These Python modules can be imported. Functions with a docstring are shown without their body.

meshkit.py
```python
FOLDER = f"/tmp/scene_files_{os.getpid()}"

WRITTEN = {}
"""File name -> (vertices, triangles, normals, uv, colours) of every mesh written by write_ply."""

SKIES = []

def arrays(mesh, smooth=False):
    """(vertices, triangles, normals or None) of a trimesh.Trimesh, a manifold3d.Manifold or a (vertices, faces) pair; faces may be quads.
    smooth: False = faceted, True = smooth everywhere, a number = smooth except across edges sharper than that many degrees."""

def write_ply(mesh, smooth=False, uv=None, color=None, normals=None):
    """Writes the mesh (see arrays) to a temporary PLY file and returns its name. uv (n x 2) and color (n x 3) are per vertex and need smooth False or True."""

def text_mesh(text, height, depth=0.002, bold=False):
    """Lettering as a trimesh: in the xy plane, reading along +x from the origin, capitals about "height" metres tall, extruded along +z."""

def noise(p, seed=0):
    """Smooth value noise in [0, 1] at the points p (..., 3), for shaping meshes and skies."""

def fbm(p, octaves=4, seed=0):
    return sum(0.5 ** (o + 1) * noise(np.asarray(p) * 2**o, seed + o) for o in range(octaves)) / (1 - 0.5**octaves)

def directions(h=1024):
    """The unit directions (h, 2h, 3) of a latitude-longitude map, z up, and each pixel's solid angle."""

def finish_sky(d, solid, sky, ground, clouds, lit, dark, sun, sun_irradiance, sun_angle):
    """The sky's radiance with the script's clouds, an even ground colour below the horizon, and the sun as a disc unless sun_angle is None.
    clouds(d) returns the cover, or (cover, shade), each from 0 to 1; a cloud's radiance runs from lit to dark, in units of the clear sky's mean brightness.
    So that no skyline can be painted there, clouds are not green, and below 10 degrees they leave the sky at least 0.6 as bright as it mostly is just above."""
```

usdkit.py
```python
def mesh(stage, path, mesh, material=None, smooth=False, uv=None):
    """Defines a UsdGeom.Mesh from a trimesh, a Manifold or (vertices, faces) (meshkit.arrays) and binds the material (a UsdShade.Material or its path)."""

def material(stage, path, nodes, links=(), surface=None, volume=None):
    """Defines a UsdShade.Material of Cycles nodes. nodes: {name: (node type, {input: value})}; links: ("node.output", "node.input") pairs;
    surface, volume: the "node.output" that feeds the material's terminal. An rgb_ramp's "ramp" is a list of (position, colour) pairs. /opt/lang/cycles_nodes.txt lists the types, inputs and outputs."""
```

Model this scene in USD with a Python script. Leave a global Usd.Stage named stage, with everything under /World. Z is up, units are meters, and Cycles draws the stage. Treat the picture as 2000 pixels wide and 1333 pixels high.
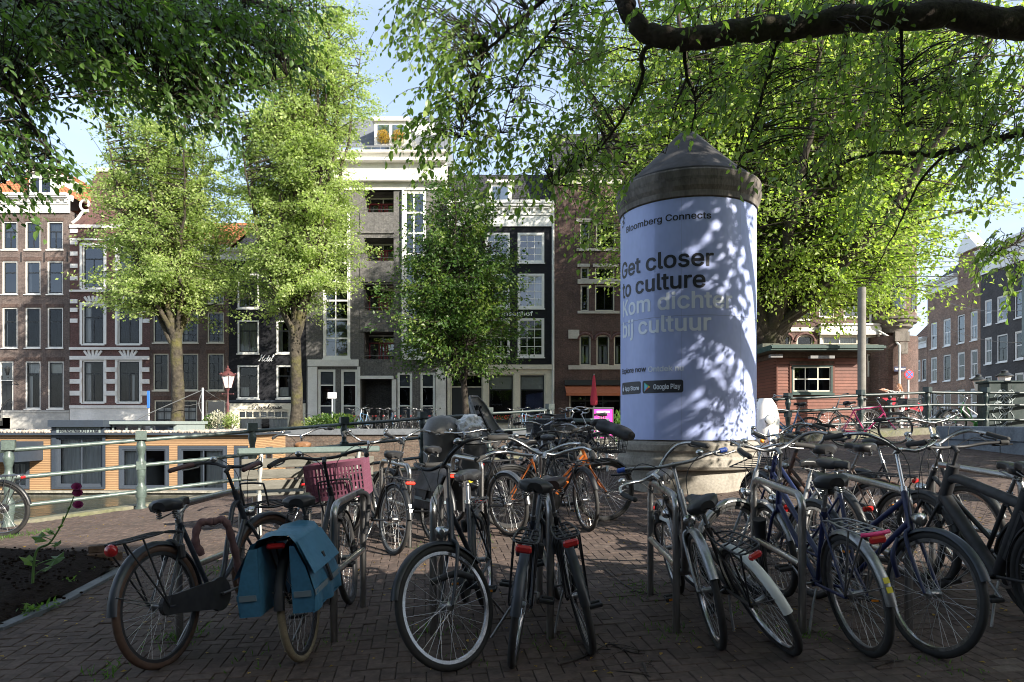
import math, random, re, numpy as np, trimesh, manifold3d, usdkit, meshkit
from pxr import Usd, UsdGeom, UsdLux, UsdShade, Gf, Sdf, Vt
PI = math.pi
T = Sdf.ValueTypeNames
stage = Usd.Stage.CreateInMemory()
UsdGeom.SetStageUpAxis(stage, "Z"); UsdGeom.SetStageMetersPerUnit(stage, 1.0)
world = UsdGeom.Xform.Define(stage, "/World"); stage.SetDefaultPrim(world.GetPrim())
UsdGeom.Scope.Define(stage, "/World/Looks")

# ------------------------------------------------------------ camera, sky, sun
FPX, HOR, EYE = 1333.0, 825.0, 1.42          # focal length and horizon row in pixels of the 2000 px photograph, eye height
cam = UsdGeom.Camera.Define(stage, "/World/camera")
cam.CreateHorizontalApertureAttr(36.0); cam.CreateVerticalApertureAttr(36.0 * 682 / 1024)
cam.CreateFocalLengthAttr(36.0 * FPX / 2000)
cam.CreateVerticalApertureOffsetAttr((HOR - 666.5) / 2000 * 36.0)
cam.CreateClippingRangeAttr(Gf.Vec2f(0.05, 2000))
cam.AddTranslateOp().Set(Gf.Vec3d(0, 0, EYE)); cam.AddRotateXOp().Set(90.0)
cam.CreateExposureAttr(1.45)
SUN = np.array([0.67, -0.58, 0.47]); SUN /= np.linalg.norm(SUN)
SUN_EL, SUN_ROT = math.asin(SUN[2]), math.atan2(SUN[0], SUN[1])
usdkit.material(stage, "/World/Looks/sky_look", {
    "sky": ("sky_texture", {"sky_type": "single_scattering", "sun_disc": False, "sun_elevation": SUN_EL, "sun_rotation": SUN_ROT, "aerosol_density": 1.6, "air_density": 1.0, "ozone_density": 1.5}),
    "tc": ("texture_coordinate", {}),
    "map": ("mapping", {"scale": (1.0, 1.0, 3.2)}),
    "n": ("noise_texture", {"scale": 1.6, "detail": 7.0, "roughness": 0.6}),
    "r": ("rgb_ramp", {"ramp": [(0.0, (0.22, 0.22, 0.22)), (0.42, (0.26, 0.26, 0.26)), (0.74, (0.5, 0.5, 0.5)), (1.0, (0.65, 0.65, 0.65))]}),
    "mx": ("mix_color", {"b": (5.0, 5.6, 6.7)}),
    "bg": ("background_shader", {"strength": 0.1})},
    [("tc.generated", "map.vector"), ("map.vector", "n.vector"), ("n.fac", "r.fac"), ("r.color", "mx.fac"), ("sky.color", "mx.a"), ("mx.result", "bg.color")], surface="bg.background")
sky = UsdLux.DomeLight.Define(stage, "/World/sky")
UsdShade.MaterialBindingAPI.Apply(sky.GetPrim()).Bind(UsdShade.Material.Get(stage, "/World/Looks/sky_look"))
sky.GetPrim().SetCustomDataByKey("kind", "structure")
sun = UsdLux.DistantLight.Define(stage, "/World/sun")
sun.CreateNormalizeAttr(True); sun.CreateIntensityAttr(1.25); sun.CreateAngleAttr(0.53); sun.CreateColorAttr(Gf.Vec3f(1.0, 0.93, 0.82))
zq = Gf.Rotation(Gf.Vec3d(0, 0, 1), Gf.Vec3d(*map(float, SUN)))
sun.AddTransformOp().Set(Gf.Matrix4d().SetRotate(zq))

# ------------------------------------------------------------ mesh builder
class M:
    """Collects vertices and triangles; hard edges have their own vertices."""
    def __init__(s): s.v, s.f, s.t, s.n = [], [], [], 0
    def add(s, v, f, tone=None):
        v = np.asarray(v, float).reshape(-1, 3); f = np.asarray(f, int)
        if f.size == 0: return s
        if f.shape[1] == 4: f = np.vstack([f[:, [0, 1, 2]], f[:, [0, 2, 3]]])
        s.v.append(v); s.f.append(f + s.n); s.n += len(v)
        s.t.append(np.broadcast_to(0.5 if tone is None else tone, (len(v),)))
        return s
    def quad(s, a, b, c, d, tone=None): return s.add([a, b, c, d], [[0, 1, 2, 3]], tone)
    def box(s, x0, y0, z0, x1, y1, z1, mat=None, tone=None):
        x0, x1, y0, y1, z0, z1 = min(x0, x1), max(x0, x1), min(y0, y1), max(y0, y1), min(z0, z1), max(z0, z1)
        p = np.array([[x0, y0, z0], [x1, y0, z0], [x1, y1, z0], [x0, y1, z0], [x0, y0, z1], [x1, y0, z1], [x1, y1, z1], [x0, y1, z1]], float)
        if mat is not None: p = p @ np.asarray(mat)[:3, :3].T + np.asarray(mat)[:3, 3]
        q = [[0, 3, 2, 1], [4, 5, 6, 7], [0, 1, 5, 4], [1, 2, 6, 5], [2, 3, 7, 6], [3, 0, 4, 7]]
        return s.add(p[np.array(q).ravel()], np.arange(24).reshape(6, 4), tone)
    def cbox(s, c, size, rz=0.0, ry=0.0, rx=0.0, tone=None):
        m = np.eye(4); m[:3, :3] = rot(rx, ry, rz); m[:3, 3] = c; a = np.asarray(size) / 2
        return s.box(-a[0], -a[1], -a[2], a[0], a[1], a[2], m, tone)
    def bev(s, c, size, b=0.01, R=None):
        """A box with bevelled edges (convex hull of three slabs)."""
        a = np.asarray(size, float) / 2; b = min(b, a.min() * 0.9); pts = []
        for sx in (-1, 1):
            for sy in (-1, 1):
                for sz in (-1, 1):
                    for k in range(3):
                        q = a - b; q[k] += b; pts.append(q * [sx, sy, sz])
        h = trimesh.convex.convex_hull(np.array(pts)); v = h.vertices if R is None else h.vertices @ np.asarray(R).T
        f = h.faces; return s.add(v[f].reshape(-1, 3) + c, np.arange(f.size).reshape(-1, 3))
    def tube(s, pts, r, n=8, caps=True, closed=False, tone=None):
        p = np.asarray(pts, float); k = len(p); r = np.broadcast_to(np.asarray(r, float), (k,))
        t = (np.roll(p, -1, 0) - np.roll(p, 1, 0)) if closed else np.gradient(p, axis=0)
        t /= np.linalg.norm(t, axis=1, keepdims=True) + 1e-12
        a = np.zeros_like(p); ref = np.array([0, 0, 1.0]) if abs(t[0, 2]) < 0.9 else np.array([1.0, 0, 0])
        for i in range(k):
            a[i] = ref - t[i] * (ref @ t[i]); a[i] /= np.linalg.norm(a[i]) + 1e-12; ref = a[i]
        b = np.cross(t, a); ang = np.arange(n) * 2 * PI / n
        v = p[:, None] + r[:, None, None] * (np.cos(ang)[None, :, None] * a[:, None] + np.sin(ang)[None, :, None] * b[:, None])
        rows = np.arange(k if closed else k - 1)
        i, j = np.meshgrid(rows, np.arange(n), indexing="ij"); i2, j2 = (i + 1) % k, (j + 1) % n
        q = np.stack([i * n + j, i * n + j2, i2 * n + j2, i2 * n + j], -1).reshape(-1, 4)
        s.add(v.reshape(-1, 3), q, tone)
        if caps and not closed:
            for e, fl in ((0, 1), (k - 1, 0)):
                if r[e] > 1e-5:
                    idx = np.array([[0, m, m + 1] for m in range(1, n - 1)])
                    s.add(v[e], idx[:, ::-1] if fl else idx, tone)
        return s
    def lathe(s, prof, n=24, c=(0, 0, 0), axis="z", a0=0.0, a1=2 * PI, R=None, smooth=True, tone=None):
        """prof: (radius, height) pairs; closed ring when a1-a0 = 2pi. smooth=False gives every profile segment its own vertices."""
        full = abs(a1 - a0 - 2 * PI) < 1e-6; m = n if full else n + 1
        ang = a0 + (a1 - a0) * np.arange(m) / n
        segs = [prof] if smooth else [prof[i:i + 2] for i in range(len(prof) - 1)]
        for pr in segs:
            pr = np.asarray(pr, float)
            v = np.stack([pr[:, None, 0] * np.cos(ang), pr[:, None, 0] * np.sin(ang), np.repeat(pr[:, 1:2], m, 1)], -1)
            i, j = np.meshgrid(np.arange(len(pr) - 1), np.arange(n), indexing="ij"); j2 = (j + 1) % m
            q = np.stack([i * m + j, i * m + j2, (i + 1) * m + j2, (i + 1) * m + j], -1).reshape(-1, 4)
            v = v.reshape(-1, 3)
            if axis == "y": v = v[:, [0, 2, 1]]; q = q[:, ::-1]
            if axis == "x": v = v[:, [2, 0, 1]]
            if R is not None: v = v @ np.asarray(R).T
            s.add(v + np.asarray(c, float), q, tone)
        return s
    def ball(s, c, r, n=10, R=None, tone=None):
        r = np.broadcast_to(np.asarray(r, float), (3,)); th = np.linspace(0, PI, n // 2 + 2)
        v = []; m = n
        for a in th:
            for b in np.arange(m) * 2 * PI / m: v.append([math.sin(a) * math.cos(b), math.sin(a) * math.sin(b), math.cos(a)])
        i, j = np.meshgrid(np.arange(len(th) - 1), np.arange(m), indexing="ij"); j2 = (j + 1) % m
        q = np.stack([i * m + j, (i + 1) * m + j, (i + 1) * m + j2, i * m + j2], -1).reshape(-1, 4)
        v = np.array(v) * r
        if R is not None: v = v @ np.asarray(R).T
        return s.add(v + np.asarray(c, float), q, tone)
    def prism(s, poly, d0, d1, plane="xz", tone=None):
        """Extrudes a polygon given in a plane between two offsets along the third axis."""
        import shapely.geometry as sg
        pg = poly if hasattr(poly, "exterior") else sg.Polygon(poly)
        e = trimesh.creation.extrude_polygon(pg, 1.0, engine="earcut"); v, f = np.array(e.vertices), np.array(e.faces)
        w = d0 + (d1 - d0) * v[:, 2]
        u = {"xz": np.stack([v[:, 0], w, v[:, 1]], 1), "xy": np.stack([v[:, 0], v[:, 1], w], 1), "yz": np.stack([w, v[:, 0], v[:, 1]], 1)}[plane]
        if plane == "xz": f = f[:, ::-1]
        if d1 < d0: f = f[:, ::-1]
        return s.add(u[f].reshape(-1, 3), np.arange(f.size).reshape(-1, 3), tone)
    def tri(s, mesh, mat=None, tone=None):
        v, f, _ = meshkit.arrays(mesh)
        if mat is not None: v = v @ np.asarray(mat)[:3, :3].T + np.asarray(mat)[:3, 3]
        return s.add(v[f].reshape(-1, 3), np.arange(f.size).reshape(-1, 3), tone)
    def merge(s, o, mat=None):
        for v, f, t in zip(o.v, o.f, o.t): pass
        if not o.v: return s
        v = np.vstack(o.v); f = np.vstack(o.f)
        if mat is not None: v = v @ np.asarray(mat)[:3, :3].T + np.asarray(mat)[:3, 3]
        s.v.append(v); s.f.append(f + s.n); s.t.append(np.concatenate(o.t)); s.n += len(v)
        return s
    def xf(s, mat):
        mat = np.asarray(mat); s.v = [v @ mat[:3, :3].T + mat[:3, 3] for v in s.v]; return s

def rot(rx=0, ry=0, rz=0):
    cx, sx, cy, sy, cz, sz = math.cos(rx), math.sin(rx), math.cos(ry), math.sin(ry), math.cos(rz), math.sin(rz)
    return np.array([[cz, -sz, 0], [sz, cz, 0], [0, 0, 1]]) @ np.array([[cy, 0, sy], [0, 1, 0], [-sy, 0, cy]]) @ np.array([[1, 0, 0], [0, cx, -sx], [0, sx, cx]])
def axrot(p, d, a):
    """4x4 rotation by a about the axis through p along d."""
    return trimesh.transformations.rotation_matrix(a, d, p)
def spline(pts, n=24):
    """Catmull-Rom through pts."""
    p = np.asarray(pts, float); q = np.vstack([2 * p[0] - p[1], p, 2 * p[-1] - p[-2]]); out = []
    k = len(p) - 1
    for u in np.linspace(0, k, n):
        i = min(int(u), k - 1); t = u - i; a, b, c, d = q[i:i + 4]
        out.append(0.5 * ((2 * b) + (c - a) * t + (2 * a - 5 * b + 4 * c - d) * t * t + (3 * b - a - 3 * c + d) * t ** 3))
    return np.array(out)

# ------------------------------------------------------------ prims
_names = {}
def path_for(name, parent=None):
    base = (str(parent) if parent is not None else "/World") + "/" + name
    k = _names.get(base, -1) + 1; _names[base] = k
    return base if k == 0 else f"{base}_{k:03d}"
def data(prim, label=None, cat=None, group=None, kind=None):
    for k, v in (("label", label), ("category", cat), ("group", group), ("kind", kind)):
        if v: prim.SetCustomDataByKey(k, v)
    return prim
def thing(name, label, cat, loc=(0, 0, 0), rz=0.0, group=None, kind=None):
    x = UsdGeom.Xform.Define(stage, path_for(name))
    x.AddTranslateOp().Set(Gf.Vec3d(*map(float, loc)))
    if rz: x.AddRotateZOp().Set(math.degrees(rz))
    data(x.GetPrim(), label, cat, group, kind)
    return x.GetPath()
def obj(name, m, mat, parent=None, smooth=True, label=None, cat=None, group=None, kind=None, tone=False):
    if not m.v: return None
    v = np.vstack(m.v); f = np.vstack(m.f); p = path_for(name, parent)
    g = UsdGeom.Mesh.Define(stage, p)
    g.CreatePointsAttr(Vt.Vec3fArray.FromNumpy(v.astype(np.float32)))
    g.CreateFaceVertexCountsAttr(Vt.IntArray.FromNumpy(np.full(len(f), 3, np.int32)))
    g.CreateFaceVertexIndicesAttr(Vt.IntArray.FromNumpy(f.astype(np.int32).ravel()))
    g.CreateSubdivisionSchemeAttr("none")
    if smooth:
        n = np.zeros_like(v); c = np.cross(v[f[:, 1]] - v[f[:, 0]], v[f[:, 2]] - v[f[:, 0]])
        for k in range(3): np.add.at(n, f[:, k], c)
        l = np.linalg.norm(n, axis=1, keepdims=True)
        g.CreateNormalsAttr(Vt.Vec3fArray.FromNumpy(np.where(l > 0, n / np.maximum(l, 1e-30), [0, 0, 1.0]).astype(np.float32))); g.SetNormalsInterpolation("vertex")
    if tone:
        UsdGeom.PrimvarsAPI(g).CreatePrimvar("tone", T.FloatArray, "vertex").Set(Vt.FloatArray.FromNumpy(np.concatenate(m.t).astype(np.float32)))
    UsdShade.MaterialBindingAPI.Apply(g.GetPrim()).Bind(MATS[mat])
    data(g.GetPrim(), label, cat, group, kind)
    return g.GetPath()
def copy_of(src, name, label, cat, loc, rz, group=None):
    x = UsdGeom.Xform.Define(stage, path_for(name)); p = x.GetPrim()
    p.GetReferences().AddInternalReference(src); x.ClearXformOpOrder()
    x.AddTranslateOp(opSuffix="at").Set(Gf.Vec3d(*map(float, loc))); x.AddRotateZOp(opSuffix="at").Set(math.degrees(rz)); p.SetInstanceable(True)
    data(p, label, cat, group); return x.GetPath()

def ray(px, py, Y):
    """The world point at depth Y that the photograph shows at pixel (px, py)."""
    return np.array([(px - 1000) / FPX * Y, Y, EYE + (HOR - py) / FPX * Y])
def ground(x, y):
    t = -0.22 + 0.04 * np.asarray(x, float) + 0.055 * np.asarray(y, float)
    w = 0.09; return np.minimum(w * np.logaddexp(0, t / w), 1.12) - 0.035 * 0.5 * np.logaddexp(0, (-np.asarray(x, float) - 4.8) / 0.5)
def on_ground(px, py):
    lo, hi = 2.0, 40.0
    for _ in range(60):
        Y = (lo + hi) / 2; p = ray(px, py, Y)
        if p[2] > ground(p[0], p[1]): lo = Y
        else: hi = Y
    p = ray(px, py, lo); p[2] = ground(p[0], p[1]); return p

# ------------------------------------------------------------ materials
MATS = {}
def mk(name, nodes, links, surface, volume=None):
    MATS[name] = usdkit.material(stage, "/World/Looks/" + name, nodes, links, surface=surface, volume=volume)
def mat(name, color, rough=0.5, metal=0.0, var=0.0, vscale=6.0, bump=0.0, bscale=60.0, spec=0.5, coat=0.0, dirt=None, dscale=3.0, stretch=(1, 1, 1)):
    """Painted, metal, stone or cloth surface: base colour broken by noise, a second stain colour, fine bump."""
    c = np.array(color, float)
    n = {"g": ("geometry", {}), "mp": ("mapping", {"scale": stretch}), "p": ("principled_bsdf", {"base_color": color, "roughness": rough, "metallic": metal, "specular_ior_level": spec, "coat_weight": coat, "coat_roughness": 0.15})}
    l = [("g.position", "mp.vector")]
    if var or dirt is not None:
        d = c * (1 - 0.8 * var) if dirt is None else np.array(dirt, float)
        n["n"] = ("noise_texture", {"scale": vscale if dirt is None else dscale, "detail": 6.0, "roughness": 0.65})
        n["r"] = ("rgb_ramp", {"ramp": [(0.0, tuple(d)), (0.38, tuple(d * 0.6 + c * 0.4)), (0.56, tuple(c)), (1.0, tuple(np.minimum(c * (1 + 0.5 * var), 1)))]})
        n["n2"] = ("noise_texture", {"scale": vscale * 9, "detail": 3.0})
        n["m2"] = ("mix_color", {"blend_type": "multiply", "fac": min(1.0, var * 1.1)})
        n["r2"] = ("rgb_ramp", {"ramp": [(0.3, (0.55, 0.55, 0.55)), (0.7, (1.2, 1.2, 1.2))]})
        l += [("mp.vector", "n.vector"), ("n.fac", "r.fac"), ("mp.vector", "n2.vector"), ("n2.fac", "r2.fac"), ("r.color", "m2.a"), ("r2.color", "m2.b"), ("m2.result", "p.base_color")]
        n["mr"] = ("map_range", {"from_min": 0.3, "from_max": 0.7, "to_min": min(1, rough * 1.35), "to_max": rough * 0.8})
        l += [("n.fac", "mr.value"), ("mr.result", "p.roughness")]
    if bump:
        n["bn"] = ("noise_texture", {"scale": bscale, "detail": 4.0}); n["b"] = ("bump", {"strength": 1.0, "distance": bump})
        l += [("mp.vector", "bn.vector"), ("bn.fac", "b.height"), ("b.normal", "p.normal")]
    mk(name, n, l, "p.BSDF")
def brickmat(name, c1, c2, mortar, w=0.215, h=0.066, ms=0.009, bump=0.006, stain=0.35, off=0.5):
    n = {"g": ("geometry", {}), "s": ("separate_xyz", {}), "ad": ("math", {"math_type": "add"}), "c": ("combine_xyz", {}),
         "b": ("brick_texture", {"color1": c1, "color2": c2, "mortar": mortar, "scale": 1.0, "mortar_size": ms, "mortar_smooth": 0.1, "brick_width": w, "row_height": h, "offset": off, "bias": 0.0}),
         "n": ("noise_texture", {"scale": 0.55, "detail": 8.0, "roughness": 0.7}), "r": ("rgb_ramp", {"ramp": [(0.25, (1 - stain * 1.3,) * 3), (0.5, (0.95, 0.95, 0.95)), (0.75, (1.35, 1.3, 1.25))]}),
         "n2": ("noise_texture", {"scale": 9.0, "detail": 5.0, "roughness": 0.8}), "r2": ("rgb_ramp", {"ramp": [(0.35, (0.5, 0.48, 0.46)), (0.65, (1.45, 1.4, 1.36))]}),
         "m": ("mix_color", {"blend_type": "multiply", "fac": 1.0}), "m2": ("mix_color", {"blend_type": "multiply", "fac": 0.8}),
         "bm": ("bump", {"strength": 0.8, "distance": bump, "invert": True}), "p": ("principled_bsdf", {"roughness": 0.85, "specular_ior_level": 0.25})}
    l = [("g.position", "s.vector"), ("s.x", "ad.value1"), ("s.y", "ad.value2"), ("ad.value", "c.x"), ("s.z", "c.y"), ("c.vector", "b.vector"),
         ("g.position", "n.vector"), ("n.fac", "r.fac"), ("g.position", "n2.vector"), ("n2.fac", "r2.fac"), ("b.color", "m.a"), ("r.color", "m.b"), ("m.result", "m2.a"), ("r2.color", "m2.b"),
         ("m2.result", "p.base_color"), ("b.fac", "bm.height"), ("bm.normal", "p.normal")]
    mk(name, n, l, "p.BSDF")
def toned(name, ramp, rough=0.8, bump=0.002, bscale=90.0, var=0.5, vs=25.0, spec=0.3, moss=None):
    """Each piece takes its colour from its own 'tone' value, broken by noise."""
    n = {"a": ("attribute", {"attribute": "tone"}), "r": ("rgb_ramp", {"ramp": ramp}), "g": ("geometry", {}), "n": ("noise_texture", {"scale": vs, "detail": 6.0, "roughness": 0.7}),
         "r2": ("rgb_ramp", {"ramp": [(0.3, (1 - var,) * 3), (0.7, (1 + var * 0.6,) * 3)]}), "m": ("mix_color", {"blend_type": "multiply", "fac": 1.0}),
         "bn": ("noise_texture", {"scale": bscale, "detail": 4.0}), "b": ("bump", {"distance": bump}), "p": ("principled_bsdf", {"roughness": rough, "specular_ior_level": spec})}
    l = [("a.fac", "r.fac"), ("g.position", "n.vector"), ("n.fac", "r2.fac"), ("r.color", "m.a"), ("r2.color", "m.b"), ("g.position", "bn.vector"), ("bn.fac", "b.height"), ("b.normal", "p.normal")]
    if moss:
        n |= {"mn": ("noise_texture", {"scale": 0.9, "detail": 8.0, "roughness": 0.7}), "mr": ("rgb_ramp", {"ramp": [(0.5, (0, 0, 0)), (0.72, (0.75, 0.75, 0.75))]}), "mm": ("mix_color", {"b": moss})}
        l += [("g.position", "mn.vector"), ("mn.fac", "mr.fac"), ("mr.color", "mm.fac"), ("m.result", "mm.a"), ("mm.result", "p.base_color")]
    else: l += [("m.result", "p.base_color")]
    mk(name, n, l, "p.BSDF")
def leafmat(name, ramp, trans=0.4, tcol=(0.25, 0.4, 0.05), rough=0.45, spec=0.4):
    n = {"a": ("attribute", {"attribute": "tone"}), "r": ("rgb_ramp", {"ramp": ramp}), "p": ("principled_bsdf", {"roughness": rough, "specular_ior_level": spec}),
         "t": ("translucent_bsdf", {}), "tm": ("mix_color", {"blend_type": "multiply", "fac": 1.0, "b": tcol, "use_clamp_result": False}), "mx": ("mix_closure", {"fac": trans})}
    l = [("a.fac", "r.fac"), ("r.color", "p.base_color"), ("r.color", "tm.a"), ("tm.result", "t.color"), ("p.BSDF", "mx.closure1"), ("t.BSDF", "mx.closure2")]
    mk(name, n, l, "mx.closure")
def panemat(name, tint=(0.9, 0.93, 0.95), refl=1.5, rough=0.02, wob=0.0):
    n = {"f": ("fresnel", {"IOR": refl}), "t": ("transparent_bsdf", {"color": tint}), "gl": ("glossy_bsdf", {"color": (0.9, 0.93, 1.0), "roughness": rough}), "mx": ("mix_closure", {}),
         "g": ("geometry", {}), "n": ("noise_texture", {"scale": 0.8, "detail": 1.0}), "b": ("bump", {"distance": 0.02, "strength": 0.25})}
    mk(name, n, [("f.fac", "mx.fac"), ("t.BSDF", "mx.closure1"), ("gl.BSDF", "mx.closure2"), ("g.position", "n.vector"), ("n.fac", "b.height"), ("b.normal", "gl.normal")], "mx.closure")

mat("black_paint", (0.011, 0.012, 0.014), 0.4, var=0.3, vscale=20)
mat("worn_black", (0.022, 0.022, 0.023), 0.5, var=0.5, vscale=18, dirt=(0.06, 0.045, 0.035), dscale=9)
mat("matt_black", (0.018, 0.018, 0.02), 0.55, var=0.3, vscale=15)
mat("navy_paint", (0.01, 0.016, 0.06), 0.35, var=0.3)
mat("slate_paint", (0.02, 0.026, 0.036), 0.38, var=0.3)
mat("blue_paint", (0.07, 0.16, 0.28), 0.35, var=0.2, coat=0.3)
mat("orange_paint", (0.62, 0.16, 0.025), 0.35, var=0.2, coat=0.3)
mat("pink_paint", (0.75, 0.05, 0.2), 0.4, var=0.2)
mat("green_paint", (0.16, 0.45, 0.12), 0.45, var=0.2)
mat("white_bike_paint", (0.6, 0.58, 0.55), 0.4, var=0.2)
mat("grey_paint", (0.2, 0.21, 0.22), 0.4, var=0.2)
mat("rust_paint", (0.05, 0.035, 0.03), 0.6, var=0.5, dirt=(0.16, 0.06, 0.03), dscale=14)
mat("chrome", (0.45, 0.45, 0.45), 0.22, 1.0, var=0.2, vscale=12)
mat("dull_metal", (0.3, 0.3, 0.3), 0.36, 1.0, var=0.3, vscale=14)
mat("stainless", (0.36, 0.35, 0.34), 0.3, 1.0, var=0.3, vscale=9, bump=0.0006, bscale=200, stretch=(1, 1, 0.15))
mat("spoke_metal", (0.6, 0.6, 0.6), 0.3, 1.0)
mat("rubber", (0.015, 0.0145, 0.014), 0.8, var=0.4, vscale=20, dirt=(0.034, 0.031, 0.028), dscale=12)
mat("brown_rubber", (0.075, 0.04, 0.025), 0.75, var=0.3)
mat("cream_rubber", (0.22, 0.18, 0.115), 0.75, var=0.4, vscale=16)
mat("orange_rubber", (0.4, 0.13, 0.04), 0.7)
mat("saddle_black", (0.014, 0.014, 0.015), 0.38, var=0.2)
mat("saddle_brown", (0.035, 0.02, 0.018), 0.4, var=0.3)
mat("saddle_tan", (0.2, 0.1, 0.045), 0.45, var=0.3)
mat("grip_blue", (0.02, 0.06, 0.28), 0.45)
mat("grip_brown", (0.07, 0.03, 0.028), 0.6)
mat("red_plastic", (0.35, 0.015, 0.015), 0.2, coat=0.5)
mat("red_bright", (0.75, 0.05, 0.03), 0.3, coat=0.5)
mat("orange_lens", (0.75, 0.25, 0.02), 0.3)
mat("pale_plastic", (0.55, 0.56, 0.52), 0.3)
mat("grey_plastic", (0.17, 0.165, 0.16), 0.5, var=0.3)
mat("dark_plastic", (0.035, 0.036, 0.038), 0.5, var=0.3)
mat("yellow_print", (0.6, 0.5, 0.03), 0.5)
mat("bag_blue", (0.036, 0.14, 0.23), 0.5, var=0.25, vscale=8, bump=0.004, bscale=14)
mat("bag_black", (0.015, 0.015, 0.017), 0.6, bump=0.004, bscale=18, var=0.3)
mat("bag_stripe", (0.13, 0.17, 0.19), 0.5)
mat("crate_mauve", (0.16, 0.053, 0.085), 0.5, var=0.25, vscale=9)
mat("lime_cloth", (0.45, 0.75, 0.02), 0.6, var=0.2)
mat("pink_cloth", (0.14, 0.075, 0.075), 0.85, var=0.4, bump=0.004, bscale=40)
mat("plastic_bag", (0.55, 0.56, 0.58), 0.25, bump=0.01, bscale=14)
mat("rail_green", (0.014, 0.027, 0.026), 0.4, var=0.5, vscale=5, dirt=(0.045, 0.055, 0.05), dscale=7)
mat("rail_pale", (0.085, 0.115, 0.102), 0.38, var=0.5, vscale=5, dirt=(0.04, 0.055, 0.05), dscale=9)
mat("concrete", (0.27, 0.245, 0.205), 0.85, var=0.45, vscale=3, bump=0.004, bscale=35, dirt=(0.17, 0.15, 0.12), dscale=2.2)
mat("column_stone", (0.15, 0.13, 0.11), 0.85, var=0.5, vscale=3.5, bump=0.006, bscale=30, dirt=(0.05, 0.045, 0.038), dscale=3, stretch=(1, 1, 0.3))
mat("column_roof", (0.035, 0.032, 0.03), 0.8, var=0.3, vscale=2.5, bump=0.002, bscale=60)
mat("kerb_stone", (0.12, 0.13, 0.14), 0.8, var=0.4, vscale=4, bump=0.003)
mat("parapet_stone", (0.16, 0.18, 0.2), 0.75, var=0.35, vscale=3, bump=0.003, dirt=(0.08, 0.085, 0.09))
mat("moss_stone", (0.15, 0.14, 0.1), 0.9, var=0.5, vscale=2, bump=0.006, dirt=(0.11, 0.12, 0.05))
mat("soil", (0.02, 0.014, 0.011), 1.0, var=0.7, vscale=14, bump=0.03, bscale=45, spec=0.05)
mat("white_wall", (0.72, 0.7, 0.66), 0.7, var=0.15, vscale=1.2, bump=0.002, dirt=(0.55, 0.53, 0.49), dscale=0.9)
mat("cream_wall", (0.62, 0.58, 0.47), 0.7, var=0.15, vscale=1.2, bump=0.002)
mat("stone_trim", (0.5, 0.47, 0.41), 0.8, var=0.25, vscale=1.5, bump=0.003)
mat("plinth_stone", (0.42, 0.41, 0.38), 0.8, var=0.3, vscale=1.0, bump=0.004)
mat("white_frame", (0.74, 0.73, 0.68), 0.45, var=0.08)
mat("cream_frame", (0.6, 0.56, 0.45), 0.5, var=0.1)
mat("dark_frame", (0.015, 0.017, 0.018), 0.4, var=0.2)
mat("green_frame", (0.012, 0.03, 0.026), 0.4, var=0.2)
mat("red_frame", (0.22, 0.02, 0.03), 0.45)
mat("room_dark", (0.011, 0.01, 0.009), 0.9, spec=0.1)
mat("curtain", (0.5, 0.5, 0.47), 0.9, var=0.5, vscale=3.0, stretch=(4, 4, 0.05))
mat("blind", (0.42, 0.42, 0.36), 0.8, var=0.15)
mat("grey_panel", (0.1, 0.105, 0.115), 0.6, var=0.2, vscale=2)
mat("roof_dark", (0.05, 0.052, 0.058), 0.6, var=0.4, vscale=3)
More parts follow.
